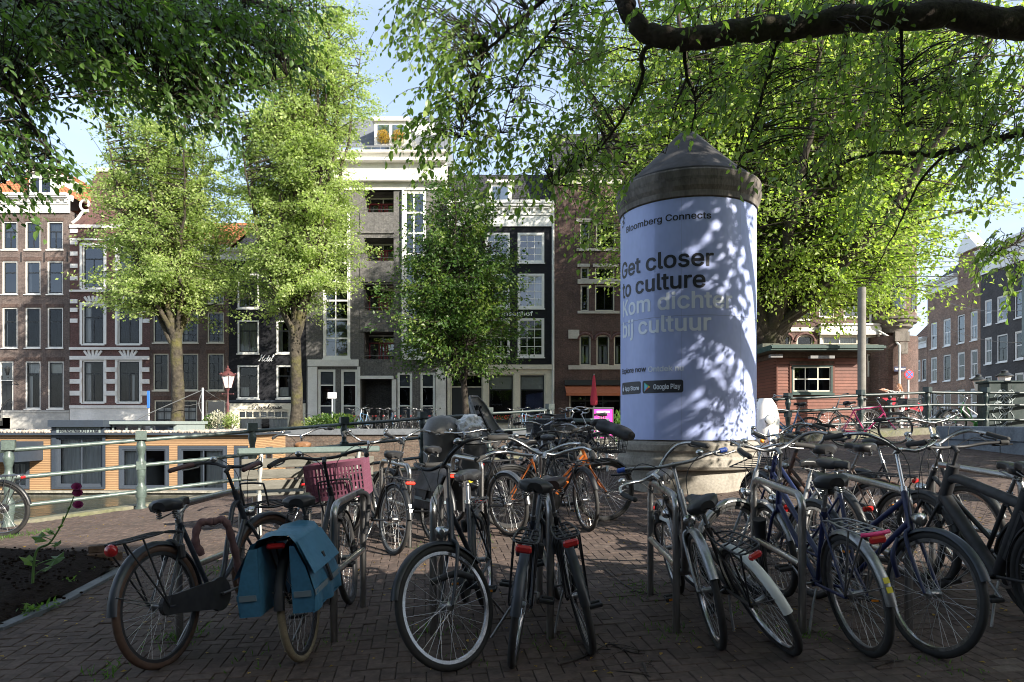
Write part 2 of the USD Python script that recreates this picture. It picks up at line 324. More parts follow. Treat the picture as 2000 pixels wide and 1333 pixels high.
mat("roof_slate", (0.12, 0.13, 0.145), 0.6, var=0.3, vscale=3)
mat("lead", (0.2, 0.21, 0.22), 0.55, var=0.3)
mat("boat_blue", (0.03, 0.04, 0.055), 0.5, var=0.25, vscale=2)
mat("boat_frame", (0.045, 0.056, 0.072), 0.45, var=0.2)
mat("boat_grey", (0.22, 0.26, 0.25), 0.5, var=0.2)
mat("hull", (0.3, 0.28, 0.23), 0.8, var=0.5, vscale=1.5, dirt=(0.08, 0.08, 0.05))
mat("gravel", (0.42, 0.36, 0.3), 0.95, var=0.8, vscale=8, bump=0.03, bscale=30)
mat("bench_wood", (0.12, 0.115, 0.095), 0.7, var=0.4, vscale=5, bump=0.002, stretch=(0.3, 1, 4))
mat("bench_green", (0.09, 0.125, 0.115), 0.5, var=0.3)
mat("wood_block", (0.09, 0.055, 0.035), 0.8, var=0.5, vscale=9, bump=0.004)
mat("kiosk_trim", (0.02, 0.05, 0.04), 0.5, var=0.4, vscale=5)
mat("kiosk_roof", (0.09, 0.095, 0.07), 0.9, var=0.5, vscale=4, bump=0.01)
mat("sign_blue", (0.03, 0.12, 0.45), 0.4)
mat("sign_red", (0.55, 0.03, 0.03), 0.4)
mat("sign_white", (0.8, 0.8, 0.8), 0.5)
mat("magenta", (0.75, 0.03, 0.4), 0.5)
mat("awning_orange", (0.4, 0.12, 0.05), 0.8, var=0.15, bump=0.004, bscale=6)
mat("awning_red", (0.4, 0.015, 0.03), 0.8, var=0.15)
mat("parasol_red", (0.35, 0.02, 0.04), 0.8, bump=0.01, bscale=10)
mat("pole_grey", (0.16, 0.15, 0.13), 0.8, var=0.25, vscale=3)
mat("lamp_red", (0.1, 0.032, 0.032), 0.45, var=0.3)
mat("wire_black", (0.02, 0.02, 0.02), 0.6)
mat("wire_pale", (0.14, 0.145, 0.145), 0.5)
mat("scooter_white", (0.74, 0.71, 0.62), 0.25, coat=0.6, var=0.06)
mat("skin", (0.55, 0.32, 0.23), 0.5, var=0.1)
mat("hair", (0.22, 0.1, 0.04), 0.6, var=0.4, vscale=30, stretch=(1, 1, 0.2))
mat("trousers", (0.68, 0.67, 0.66), 0.85, var=0.2, vscale=8)
mat("shoe", (0.03, 0.03, 0.03), 0.6)
mat("graffiti", (0.45, 0.5, 0.5), 0.6)
mat("cabinet", (0.015, 0.03, 0.028), 0.45, var=0.4, vscale=6)
mat("twig", (0.06, 0.048, 0.04), 0.85, var=0.4)
mat("ink", (0.012, 0.013, 0.02), 0.5)
mat("poster_white", (0.62, 0.66, 0.72), 0.45)
mat("poster_cyan", (0.1, 0.45, 0.6), 0.5); mat("poster_red", (0.55, 0.06, 0.06), 0.5); mat("poster_yellow", (0.7, 0.45, 0.02), 0.5); mat("poster_green", (0.05, 0.4, 0.15), 0.5)
mat("petal", (0.17, 0.008, 0.075), 0.6)
mat("poster_paper", (0.345, 0.405, 0.67), 0.42, var=0.08, vscale=2.5, bump=0.006, bscale=6, spec=0.45, stretch=(1, 1, 0.5))
mat("balloon_stem", (0.1, 0.2, 0.05), 0.6, var=0.3)
n_ = {"g": ("geometry", {}), "m": ("mapping", {"scale": (60, 60, 8)}), "v": ("voronoi_texture", {"scale": 1.0}), "r": ("rgb_ramp", {"ramp": [(0.0, (0.02, 0.02, 0.02)), (0.45, (0.02, 0.02, 0.02)), (0.5, (0.5, 0.5, 0.48)), (1.0, (0.5, 0.5, 0.48))], "interpolate": False}), "p": ("principled_bsdf", {"roughness": 0.85})}
mk("patterned_cloth", n_, [("g.position", "m.vector"), ("m.vector", "v.vector"), ("v.distance", "r.fac"), ("r.color", "p.base_color")], "p.BSDF")
brickmat("brick_brown", (0.1245, 0.0926, 0.0819), (0.09, 0.0687, 0.0623), (0.1659, 0.1499, 0.1392))
brickmat("brick_red", (0.1387, 0.0672, 0.0619), (0.1031, 0.0541, 0.0509), (0.162, 0.1193, 0.1087))
brickmat("brick_warm", (0.1293, 0.0878, 0.0728), (0.0964, 0.0666, 0.058), (0.1263, 0.1071, 0.0943))
brickmat("brick_deep", (0.12, 0.0742, 0.0646), (0.0862, 0.0563, 0.0499), (0.1134, 0.0942, 0.0836))
mat("slat_wood", (0.36, 0.22, 0.115), 0.6, var=0.25, vscale=1.2, bump=0.002, stretch=(0.3, 1, 6))
for nm_, c_ in (("brick_brown", (0.092, 0.066, 0.057)), ("brick_red", (0.105, 0.046, 0.041)), ("brick_warm", (0.098, 0.062, 0.05)), ("brick_deep", (0.09, 0.051, 0.043)), ("brick_street", (0.26, 0.165, 0.118))): brickmat(nm_ + "_soldier", c_, tuple(x * .72 for x in c_), tuple(min(.2, x * 1.4) for x in c_), w=0.066, h=0.24, off=0.0)
brickmat("brick_black", (0.014, 0.015, 0.019), (0.02, 0.021, 0.026), (0.016, 0.017, 0.02), stain=0.25)
brickmat("brick_grey", (0.115, 0.114, 0.112), (0.09, 0.09, 0.09), (0.17, 0.168, 0.162), w=0.3, h=0.06, stain=0.2)
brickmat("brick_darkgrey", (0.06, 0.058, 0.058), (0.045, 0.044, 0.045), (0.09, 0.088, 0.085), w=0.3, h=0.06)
brickmat("brick_street", (0.3, 0.19, 0.13), (0.19, 0.12, 0.09), (0.22, 0.185, 0.15))
brickmat("quay_brick", (0.12, 0.085, 0.065), (0.08, 0.06, 0.05), (0.12, 0.11, 0.09))
brickmat("far_paving", (0.17, 0.13, 0.11), (0.13, 0.1, 0.09), (0.09, 0.08, 0.07), w=0.2, h=0.1)
brickmat("boat_slats", (0.37, 0.21, 0.105), (0.33, 0.185, 0.09), (0.1, 0.05, 0.02), w=9.0, h=0.075, ms=0.011, stain=0.12)
brickmat("tile_orange", (0.5, 0.17, 0.07), (0.4, 0.13, 0.055), (0.14, 0.06, 0.03), w=0.24, h=0.24, ms=0.03, off=0.0, bump=0.04)
brickmat("tile_dark", (0.05, 0.052, 0.06), (0.035, 0.037, 0.043), (0.012, 0.012, 0.014), w=0.24, h=0.24, ms=0.035, off=0.0, bump=0.04)
brickmat("tile_brown", (0.24, 0.13, 0.08), (0.17, 0.1, 0.065), (0.05, 0.03, 0.02), w=0.24, h=0.24, ms=0.035, off=0.0, bump=0.04)
toned("paving", [(0.0, (0.066, 0.05, 0.043)), (0.3, (0.086, 0.064, 0.055)), (0.6, (0.1, 0.075, 0.064)), (0.85, (0.115, 0.088, 0.075)), (1.0, (0.15, 0.122, 0.104))], 0.85, 0.003, 70, 0.45, 18, spec=0.16, moss=(0.045, 0.038, 0.033))
mat("joint_sand", (0.04, 0.033, 0.028), 0.95, var=0.5, vscale=10, bump=0.006, bscale=60, dirt=(0.05, 0.06, 0.03))
toned("plank_red", [(0.0, (0.105, 0.038, 0.024)), (0.5, (0.145, 0.05, 0.03)), (1.0, (0.18, 0.065, 0.04))], 0.55, 0.002, 30, 0.25, 5)
toned("bark", [(0.0, (0.035, 0.029, 0.023)), (1.0, (0.07, 0.06, 0.043))], 0.95, 0.05, 9, 0.7, 5, moss=(0.1, 0.095, 0.018))
toned("bark_dark", [(0.0, (0.028, 0.023, 0.019)), (1.0, (0.055, 0.045, 0.036))], 0.95, 0.015, 30, 0.6, 12, moss=(0.045, 0.05, 0.012))
TC = (3.0, 3.4, 1.4)
leafmat("leaf_elm", [(0.0, (0.085, 0.125, 0.04)), (0.5, (0.19, 0.24, 0.08)), (1.0, (0.33, 0.38, 0.16))], 0.42, (2.6, 2.9, 1.35))
leafmat("leaf_mid", [(0.0, (0.022, 0.055, 0.011)), (0.6, (0.045, 0.09, 0.016)), (1.0, (0.12, 0.16, 0.03))], 0.3, TC)
leafmat("leaf_sun", [(0.0, (0.07, 0.115, 0.02)), (0.5, (0.155, 0.205, 0.05)), (1.0, (0.28, 0.32, 0.11))], 0.45, TC)
leafmat("leaf_shade", [(0.0, (0.035, 0.07, 0.018)), (0.6, (0.065, 0.12, 0.028)), (1.0, (0.11, 0.18, 0.045))], 0.36, TC, 0.35, 0.5)
leafmat("leaf_hang", [(0.0, (0.06, 0.105, 0.024)), (0.6, (0.12, 0.18, 0.045)), (1.0, (0.23, 0.29, 0.08))], 0.42, TC, 0.4, 0.5)
leafmat("leaf_herb", [(0.0, (0.04, 0.09, 0.015)), (1.0, (0.1, 0.17, 0.04))], 0.35, TC)
leafmat("leaf_bronze", [(0.0, (0.16, 0.11, 0.02)), (1.0, (0.34, 0.2, 0.03))], 0.3, TC)
leafmat("leaf_white", [(0.0, (0.3, 0.3, 0.2)), (1.0, (0.6, 0.58, 0.45))], 0.3, (1, 1, 1))
panemat("pane", refl=2.1); panemat("pane_low", refl=1.5); panemat("pane_clear", refl=1.5)
n_ = {"g": ("geometry", {}), "mp": ("mapping", {"scale": (1.0, 2.2, 1.0)}), "n": ("noise_texture", {"scale": 1.6, "detail": 5.0, "roughness": 0.55, "distortion": 0.6}), "b": ("bump", {"distance": 0.06, "strength": 0.7}),
      "p": ("principled_bsdf", {"base_color": (0.025, 0.028, 0.016), "roughness": 0.04, "ior": 1.33, "specular_ior_level": 0.6})}
mk("canal_water", n_, [("g.position", "mp.vector"), ("mp.vector", "n.vector"), ("n.fac", "b.height"), ("b.normal", "p.normal")], "p.BSDF")
# ------------------------------------------------------------ ground, water, quays
RAIL = np.array([(-13.5, 4.0), (-8.05, 8.15), (-6.8, 9.22), (-5.57, 10.25), (-4.3, 11.3), (-3.05, 12.4), (-1.78, 13.55), (-0.5, 14.55), (0.85, 15.3), (2.6, 15.75), (4.4, 16.05), (6.5, 16.3), (8.55, 16.65), (10.4, 17.0)])
FARZ, WATZ = 1.0, -1.47
m = M(); xs = np.concatenate([np.linspace(-40, -14, 8)[:-1], np.linspace(-14, 11, 60), np.linspace(11, 45, 10)[1:]])
edge = np.interp(xs, RAIL[:, 0], RAIL[:, 1] + 0.42, left=None); edge = np.where(xs < -13.5, 4.42 + (xs + 13.5) * 0.56, edge); edge = np.where(xs > 10.4, 17.42, edge)
ts = np.linspace(0, 1, 40); gy = -12 + np.outer(ts, edge + 12); gx = np.repeat(xs[None], 40, 0); gz = ground(gx, gy)
i, j = np.meshgrid(np.arange(39), np.arange(len(xs) - 1), indexing="ij"); k = len(xs)
m.add(np.stack([gx, gy, gz], -1).reshape(-1, 3), np.stack([i * k + j, i * k + j + 1, (i + 1) * k + j + 1, (i + 1) * k + j], -1).reshape(-1, 4))
pave = thing("pavement", "dark red brick paving of the near quay with bicycles parked on it", "pavement", kind="structure")
obj("joint_bed", m, "joint_sand", pave)
# herringbone clinkers: 300 nearest as pieces of their own, the rest as one part
import shapely.geometry as sgeo
pit = [on_ground(*q) for q in ((-420, 1300), (-20, 1236), (110, 1180), (226, 1118), (196, 1088), (60, 1082), (-420, 1082))]
pit_poly = sgeo.Polygon([p[:2] for p in pit]).buffer(.05)
rng = np.random.default_rng(5); W = 0.082; ca, sa = math.cos(0.13), math.sin(0.13); rows = []
for a in range(-190, 190):
    for b in range(-90, 100):
        q = (a - b) % 4
        if q in (1, 2): continue
        cx, cy = ((a + 1) * W, (b + 0.5) * W) if q == 0 else ((a + 0.5) * W, (b + 1) * W)
        X, Y = ca * cx - sa * cy, 9.0 + sa * cx + ca * cy
        if Y < 3.0 or Y > 17.2 or abs(X) > 0.95 * Y + 0.9: continue
        if Y > np.interp(X, RAIL[:, 0], RAIL[:, 1]) + 0.1: continue
        if X < -2.4 and pit_poly.contains(sgeo.Point(X, Y)): continue
        rows.append((X, Y, q))
rows = np.array(rows); order = np.argsort(np.hypot(rows[:, 0], rows[:, 1])); near = set(order[:299].tolist())
base = np.array([[-1, -1, 0], [1, -1, 0], [1, 1, 0], [-1, 1, 0]], float); rest = M(); bv, bf, bt, nb = [], [], [], 0
for idx, (X, Y, q) in enumerate(rows):
    L, S = (W, W / 2) if q == 0 else (W / 2, W); g = 0.0022
    sx, sy = L - g, S - g; tz = 0.012 + rng.normal(0, 0.0018); tl = rng.normal(0, 0.008, 2); jr = rng.normal(0, 0.012)
    top = base * [sx - 0.003, sy - 0.003, 0]; bot = base * [sx, sy, 0]
    top[:, 2] = tz + top[:, 0] * tl[0] + top[:, 1] * tl[1]; mid = bot.copy(); mid[:, 2] = top[:, 2] - 0.004; bot[:, 2] = -0.004
    v = np.vstack([top, mid, bot]); cj, sj = math.cos(0.13 + jr), math.sin(0.13 + jr)
    x, y = cj * v[:, 0] - sj * v[:, 1] + X, sj * v[:, 0] + cj * v[:, 1] + Y; v = np.stack([x, y, v[:, 2] + ground(x, y)], 1)
    f = np.array([[0, 1, 2, 3]] + [[4 + a, 4 + (a + 1) % 4, (a + 1) % 4, a] for a in range(4)] + [[8 + a, 8 + (a + 1) % 4, 4 + (a + 1) % 4, 4 + a] for a in range(4)])
    tn = np.clip(rng.normal(0.48, 0.14) + 0.1 * math.sin(X * 1.7 + Y), 0, 1)
    if idx in near: obj("brick", M().add(v, f, tn), "paving", pave, smooth=False, tone=True)
    else: bv.append(v); bf.append(f + nb); bt.append(np.full(12, tn)); nb += 12
rest.v, rest.f, rest.n, rest.t = [np.vstack(bv)], [np.vstack([np.vstack(bf)[:, [0, 1, 2]], np.vstack(bf)[:, [0, 2, 3]]])], nb, bt
obj("bricks", rest, "paving", pave, smooth=False, tone=True, kind="stuff")
# quay walls, kerbs
m = M(); e = np.vstack([[(-40, -8)], RAIL + [0, 0.42], [(10.4, 17.4)], [(10.4, 34)]])
for (xa, ya), (xb, yb) in zip(e[:-1], e[1:]):
    za, zb = float(ground(xa, ya)) - 0.005, float(ground(xb, yb)) - 0.005
    m.quad((xb, yb, -3), (xa, ya, -3), (xa, ya, za), (xb, yb, zb))
obj("quay_wall", m, "quay_brick", smooth=False, kind="structure")
m = M()
for (xa, ya), (xb, yb) in zip(RAIL[:-1], RAIL[1:]):
    d = np.array([xb - xa, yb - ya]); d /= np.linalg.norm(d); nrm = np.array([-d[1], d[0]])
    h0, h1 = (0.05, 0.05) if xb < 1 else (0.17, 0.17)
    A, B = np.array([xa, ya]), np.array([xb, yb]); w0, w1 = (0.12, 0.43) if xb < 1 else (-0.24, 0.43)
    p = [A + nrm * w0 + d * 0.004, B + nrm * w0 - d * 0.004, B + nrm * w1 - d * 0.004, A + nrm * w1 + d * 0.004]
    zz = [float(ground(*q)) for q in p]; lo = [(*q, z - 0.1) for q, z in zip(p, zz)]; hi = [(*q, z + h0) for q, z in zip(p, zz)]
    m.quad(*hi).quad(lo[0], lo[1], hi[1], hi[0]).quad(lo[2], lo[3], hi[3], hi[2]).quad(lo[1], lo[2], hi[2], hi[1]).quad(lo[3], lo[0], hi[0], hi[3])
obj("quay_kerb", m, "moss_stone", smooth=False, kind="structure")
obj("canal_water", M().quad((-90, -30, WATZ), (60, -30, WATZ), (60, 36, WATZ), (-90, 36, WATZ)), "canal_water", smooth=False, kind="structure")
obj("bridge_deck", M().box(5.2, 17.44, 0.2, 26, 33.0, 1.06), "far_paving", smooth=False, kind="structure")
obj("far_quay", M().box(-90, 33.0, -3, 60, 140, FARZ), "far_paving", smooth=False, kind="structure")
obj("far_quay_kerb", M().box(-90, 32.7, FARZ - .18, 5.0, 32.99, FARZ + 0.1), "kerb_stone", smooth=False, kind="structure")
obj("far_quay_wall", M().box(-90, 32.8, -3, 5.0, 32.995, FARZ - .182), "quay_brick", smooth=False, kind="structure")
obj("terrain", M().quad((-900, 139, 0.9), (900, 139, 0.9), (900, 1800, 0.9), (-900, 1800, 0.9)).quad((-900, -900, -0.4), (900, -900, -0.4), (900, -11.9, -0.4), (-900, -11.9, -0.4)), "far_paving", smooth=False, kind="structure")

# ------------------------------------------------------------ houses
class Fac:
    """A facade plane: local x along it as seen from the street, y into the house, z up."""
    def __init__(s, O, ang=0.0): s.O, s.a = np.array(O, float), ang; s.u = np.array([math.cos(ang), math.sin(ang)]); s.w = np.array([-s.u[1], s.u[0]])
    def at(s, px, py):
        d = np.array([(px - 1000) / FPX, 1.0]); t = (s.O @ s.w) / (d @ s.w); h = d * t - s.O
        return float(h @ s.u), EYE + (HOR - py) / FPX * t
    def rect(s, x0, y0, x1, y1):
        xm, ym = (x0 + x1) / 2, (y0 + y1) / 2; return (s.at(x0, ym)[0], s.at(xm, y1)[1], s.at(x1, ym)[0], s.at(xm, y0)[1])
def holed(m, x0, x1, z0, z1, holes, y=0.0, reveal=0.2, tone=None):
    X = sorted({x0, x1, *[min(max(h[k], x0), x1) for h in holes for k in (0, 2)]}); Z = sorted({z0, z1, *[min(max(h[k], z0), z1) for h in holes for k in (1, 3)]})
    for za, zb in zip(Z[:-1], Z[1:]):
        st = None
        for xa, xb in list(zip(X[:-1], X[1:])) + [(None, None)]:
            free = xa is not None and not any(h[0] < (xa + xb) / 2 < h[2] and h[1] < (za + zb) / 2 < h[3] for h in holes)
            if free and st is None: st = xa
            if not free and st is not None:
                e = xa if xa is not None else x1
                m.quad((st, y, za), (e, y, za), (e, y, zb), (st, y, zb)); st = None
    for a, b, c, d in holes:
        r = y + reveal
        m.quad((a, y, b), (a, y, d), (a, r, d), (a, r, b)).quad((c, y, b), (c, r, b), (c, r, d), (c, y, d)).quad((a, y, d), (c, y, d), (c, r, d), (a, r, d)).quad((a, y, b), (a, r, b), (c, r, b), (c, y, b))
    return m
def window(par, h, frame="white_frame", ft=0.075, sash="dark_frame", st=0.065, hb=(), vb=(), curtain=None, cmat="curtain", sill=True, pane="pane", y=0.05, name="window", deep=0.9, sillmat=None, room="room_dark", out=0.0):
    if pane == "pane" and h[3] < 10.5: pane = "pane_low"
    a, b, c, d = h; e = 0.003; m = M(); t = ft
    m.box(a + e, y, b + e, a + t, y + 0.1, d - e).box(c - t, y, b + e, c - e, y + 0.1, d - e).box(a + t + .001, y + .002, d - t, c - t - .001, y + 0.098, d - e).box(a + t + .001, y + .002, b + e, c - t - .001, y + 0.098, b + t)
    if sill: m.box(a - 0.05, -0.07, b - 0.07, c + 0.05, y + 0.02, b - e)
    if out: m.box(a - out, -0.03, b, a - e, .02, d + out).box(c + e, -0.03, b, c + out, .02, d + out).box(a - e, -0.028, d + e, c + e, .018, d + out)
    w = obj(name, m, frame, par, smooth=False)
    a2, b2, c2, d2 = a + t, b + t, c - t, d - t; s = M(); ys = y + 0.035; q = st
    s.box(a2 + .001, ys, b2 + .001, a2 + q, ys + .045, d2 - .001).box(c2 - q, ys, b2 + .001, c2 - .001, ys + .045, d2 - .001).box(a2 + q, ys + .002, d2 - q, c2 - q, ys + .043, d2 - .001).box(a2 + q, ys + .002, b2 + .001, c2 - q, ys + .043, b2 + q)
    for f in hb: z = b2 + (d2 - b2) * f; s.box(a2 + q, ys + .003, z - q * .55, c2 - q, ys + .041, z + q * .55)
    for f, g0, g1 in vb: x = a2 + (c2 - a2) * f; s.box(x - q * .42, ys + .005, b2 + (d2 - b2) * g0, x + q * .42, ys + .039, b2 + (d2 - b2) * g1)
    obj("sash", s, sash, w, smooth=False)
    obj("pane", M().quad((a2, ys + .022, b2), (c2, ys + .022, b2), (c2, ys + .022, d2), (a2, ys + .022, d2)), pane, w, smooth=False)
    if curtain:
        cm = M()
        for x0, x1, z0, z1 in curtain:
            xa, xb, za, zb = a2 + (c2 - a2) * x0, a2 + (c2 - a2) * x1, b2 + (d2 - b2) * z0, b2 + (d2 - b2) * z1
            n = max(3, int((xb - xa) / 0.05)); xx = np.linspace(xa, xb, n); yy = y + 0.2 + (0.025 * np.sin(np.arange(n) * 2.1 + xa * 7) if cmat == "curtain" else 0 * xx)
            v = np.vstack([np.stack([xx, yy, np.full(n, za)], 1), np.stack([xx, yy, np.full(n, zb)], 1)]); k = np.arange(n - 1)
            cm.add(v, np.stack([k, k + 1, n + k + 1, n + k], 1))
        obj("curtain" if cmat == "curtain" else "blind", cm, cmat, w)
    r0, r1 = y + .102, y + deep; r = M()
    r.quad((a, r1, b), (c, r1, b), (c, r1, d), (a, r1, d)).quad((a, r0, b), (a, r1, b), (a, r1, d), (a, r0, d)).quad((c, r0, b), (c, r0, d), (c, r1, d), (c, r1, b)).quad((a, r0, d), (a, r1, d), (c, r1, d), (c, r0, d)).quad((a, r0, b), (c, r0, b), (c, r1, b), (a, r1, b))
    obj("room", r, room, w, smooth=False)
    return w
def body(par, x0, x1, z0, z1, holes, wm, deep=11.0, reveal=0.2):
    m = holed(M(), x0, x1, z0, z1, holes, reveal=reveal)
    m.quad((x0, deep, z0), (x0, 0, z0), (x0, 0, z1), (x0, deep, z1)).quad((x1, 0, z0), (x1, deep, z0), (x1, deep, z1), (x1, 0, z1)).quad((x1, deep, z0), (x0, deep, z0), (x0, deep, z1), (x1, deep, z1))
    if wm.startswith('brick') and wm not in ('brick_grey', 'brick_black', 'brick_darkgrey'):
        for a, b, c, d in holes:
            if 0.5 < c - a < 1.9: obj('lintel', M().box(a - .08, -.012, d + .002, c + .08, -.001, d + .24), wm + '_soldier', par, smooth=False)
    m.quad((x0, 1.0, z1 - .01), (x1, 1.0, z1 - .01), (x1, deep, z1 - .01), (x0, deep, z1 - .01))
    return obj("wall", m, wm, par, smooth=False)
def cornice(par, x0, x1, z0, z1, m_="white_frame", dent=0, proj=0.45):
    m = M(); h = z1 - z0
    m.box(x0, -0.09, z0, x1, -0.003, z0 + 0.45 * h).box(x0, -0.16, z0 + 0.45 * h, x1, -0.003, z0 + 0.5 * h).box(x0, -0.12, z0 + .5 * h, x1, -.003, z1 - .3 * h)
    for k, (p, za, zb) in enumerate(((0.6, .7, .78), (.85, .78, .88), (1.0, .88, 1.0))): m.box(x0 - .02 * k, -proj * p, z0 + za * h, x1 + .02 * k, 0.3, z0 + zb * h - .001)
    if dent:
        for x in np.linspace(x0 + .15, x1 - .15, dent): m.box(x - .07, -proj * .55, z0 + .56 * h, x + .07, -.121, z0 + .699 * h)
    return obj("cornice", m, m_, par, smooth=False)
def roof_poly(par, pts, faces, m_, name="roof"):
    m = M()
    for f in faces: m.add([pts[k] for k in f], [[0, 1, 2, 3]] if len(f) == 4 else [[0, 1, 2]])
    return obj(name, m, m_, par, smooth=False)
def letters(par, text, x, z, h, mt, width=None, y=-0.012, italic=0.0, bold=False, name="lettering"):
    t = meshkit.text_mesh(text, h, 0.01, bold); v = np.array(t.vertices)
    if width: v[:, 0] *= width / v[:, 0].max()
    v = np.stack([x + v[:, 0] + italic * v[:, 1], y - v[:, 2], z + v[:, 1]], 1); f = np.array(t.faces)
    return obj(name, M().add(v[f].reshape(-1, 3), np.arange(f.size).reshape(-1, 3)), mt, par, smooth=False)
def script_text(par, x, z, h, width, word, mt, y=-0.01, sl=0.35):
    """Joined-up sign lettering drawn with a round pen."""
    G = {"o": [[(.5, .5), (.2, .45), (.05, .2), (.2, 0), (.45, .05), (.52, .3), (.35, .5), (.75, .4)]], "t": [[(0, .1), (.25, .9), (.12, .15), (.3, 0), (.55, .2)], [(-.02, .6), (.42, .62)]],
         "e": [[(0, .15), (.4, .3), (.35, .5), (.15, .45), (.05, .15), (.25, 0), (.6, .2)]], "l": [[(0, .1), (.3, .75), (.3, 1), (.17, .9), (.12, .15), (.25, 0), (.5, .2)]],
         "w": [[(0, .4), (.1, .5), (.1, .1), (.25, 0), (.4, .45), (.42, .1), (.6, 0), (.75, .5), (.95, .42)]], "n": [[(0, .3), (.12, .5), (.08, 0), (.2, .4), (.38, .5), (.4, .1), (.5, 0), (.7, .2)]],
         "h": [[(0, .1), (.3, .8), (.28, 1), (.18, .9), (.08, 0), (.2, .4), (.38, .48), (.4, .1), (.5, 0), (.7, .2)]], "u": [[(0, .4), (.1, .5), (.08, .1), (.22, 0), (.42, .45), (.4, .1), (.5, 0), (.7, .25)]],
         "s": [[(0, .1), (.3, .55), (.4, .15), (.2, 0), (.05, .08), (.45, .05), (.6, .2)]], "H": [[(.05, .75), (.25, 1), (.3, .8), (.15, .05), (0, .1)], [(.95, 1), (.75, .6), (.7, .1), (.85, 0), (1, .2)], [(.1, .45), (.8, .55)]],
         "T": [[(0, .7), (.05, .95), (.4, .9), (1.0, 1.0)], [(.6, .95), (.45, .2), (.25, 0), (.05, .15)]]}
    ad = {"o": .62, "t": .45, "e": .5, "l": .42, "w": .85, "n": .62, "h": .62, "u": .62, "s": .52, "H": 1.05, "T": .9}
    tot = sum(ad[c] for c in word); k = width / tot; m = M(); cx = 0
    for c in word:
        for st in G[c]:
            p = spline(st, 5 * len(st)); m.tube(np.stack([x + (cx + p[:, 0]) * k + sl * p[:, 1] * h, np.full(len(p), y), z + p[:, 1] * h], 1), 0.019, 5)
        cx += ad[c]
    return obj("lettering", m, mt, par)
def panel_door(par, h, m_="dark_frame", light=0.0, frame="white_frame"):
    a, b, c, d = h; t = 0.08; m = M(); m.box(a + .003, .04, b, a + t, .16, d - .003).box(c - t, .04, b, c - .003, .16, d - .003).box(a + t + .001, .042, d - t, c - t - .001, .158, d - .003)
    zt = d - t - light
    if light: m.box(a + t + .001, .045, zt - .06, c - t - .001, .15, zt)
    w = obj("door_frame", m, frame, par, smooth=False); l = M(); l.box(a + t + .002, .1, b, c - t - .002, .15, zt - (.062 if light else .002))
    n = 2
    for i in range(n):
        for (z0, z1) in ((.08, .42), (.5, .92)):
            x0 = a + t + .1 + i * (c - a - 2 * t - .1) / n; x1 = x0 + (c - a - 2 * t - .1) / n - .1; zz = zt - b
            l.box(x0, .085, b + zz * z0, x1, .0995, b + zz * z1)
    dd = obj("door", l, m_, w, smooth=False)
    obj("handle", M().ball((c - t - .1, .07, b + 1.05), .03, 8), "dull_metal", w)
    if light: obj("fanlight", M().quad((a + t, .12, zt), (c - t, .12, zt), (c - t, .12, d - t), (a + t, .12, d - t)), "pane", w, smooth=False)
    if light: obj("room", M().quad((a, .5, zt - .2), (c, .5, zt - .2), (c, .5, d), (a, .5, d)), "room_dark", w, smooth=False)
    return w
YF = 43.0
F = Fac((0.0, YF)); R = F.rect
def X(px, dy=0): return ray(px, 700, YF + dy)[0]
def Z(py, dy=0): return ray(0, py, YF + dy)[2]
rnd = random.Random(4)
# --- house with the white dentil cornice, far left
h = thing("canal_house", "brown brick canal house with white dentil cornice and orange tiled roof", "house", (0, YF, 0))
ops = []
for (x0, x1) in ((-66, -38), (4, 34), (49, 79), (92, 123)):
    for (y0, y1) in ((433, 488), (510, 575), (601, 680)): ops.append(R(x0, y0, x1, y1))
gf = [R(49, 706, 79, 799), R(93, 706, 124, 799)]; dr = R(-2, 706, 26, 820); cel = [R(50, 826, 80, 838), R(94, 826, 104, 838)]
body(h, X(-86), X(136.5), FARZ, Z(412), ops + gf + [dr], "brick_brown")
for k, o in enumerate(ops):
    cur = [(0, .22, 0, 1)] if k % 5 == 2 else ([(.05, 1, .45, 1)] if k in (3, 9) else [(.02, .14, 0, 1), (.86, .98, 0, 1)] if k % 4 == 1 else None)
    window(h, o, hb=(.66,), vb=((.5, 0, .66),) if k % 3 == 0 else (), curtain=cur)
for k, o in enumerate(gf):
    window(h, o, hb=(.75,), curtain=[(0, 1, .75, 1)] if k else [(0, 1, .75, 1), (.05, .3, 0, .7)], cmat="blind" if k else "curtain")
panel_door(h, dr, "dark_frame", 1.1)
m = M().box(X(-86), -.06, FARZ, X(136), -.003, Z(806)).box(X(-86), -.1, Z(806), X(136), -.003, Z(802)); obj("plinth", m, "plinth_stone", h, smooth=False)
m = M()
for k in range(5): m.box(X(-8), -2.0 + .3 * k, FARZ, X(22), -.11, FARZ + .17 * (k + 1))
obj("stoop", m, "plinth_stone", h, smooth=False)
m = M().tube([(X(24), -.2, FARZ + 1.9), (X(27), -.9, FARZ + 1.5), (X(45), -2.0, FARZ + 0.95), (X(45), -2.0, FARZ)], .03, 6)
for t_ in (.2, .4, .6, .8): m.tube([(X(27 + 18 * t_), -.9 - 1.1 * t_, FARZ + .2), (X(27 + 18 * t_), -.9 - 1.1 * t_, FARZ + 1.5 - .55 * t_)], .015, 5)
obj("handrail", m, "dark_frame", h)
obj("wall_lantern", M().tube([(X(37), -.01, Z(752)), (X(33), -.3, Z(742)), (X(24), -.42, Z(738))], .025, 6).lathe([(.0, .0), (.08, .02), (.16, .4), (.2, .42), (.05, .62), (0, .64)], 6, (X(24), -.42, Z(735)), smooth=False), "dark_frame", h)
cornice(h, X(-86), X(137), Z(417), Z(381), dent=16)
obj("wall_anchors", M().box(X(41), -.04, Z(512), X(42.5), -.002, Z(493)).box(X(86), -.04, Z(512), X(87.5), -.002, Z(493)).box(X(131), -.04, Z(512), X(132.5), -.002, Z(493)), "dark_frame", h, smooth=False)
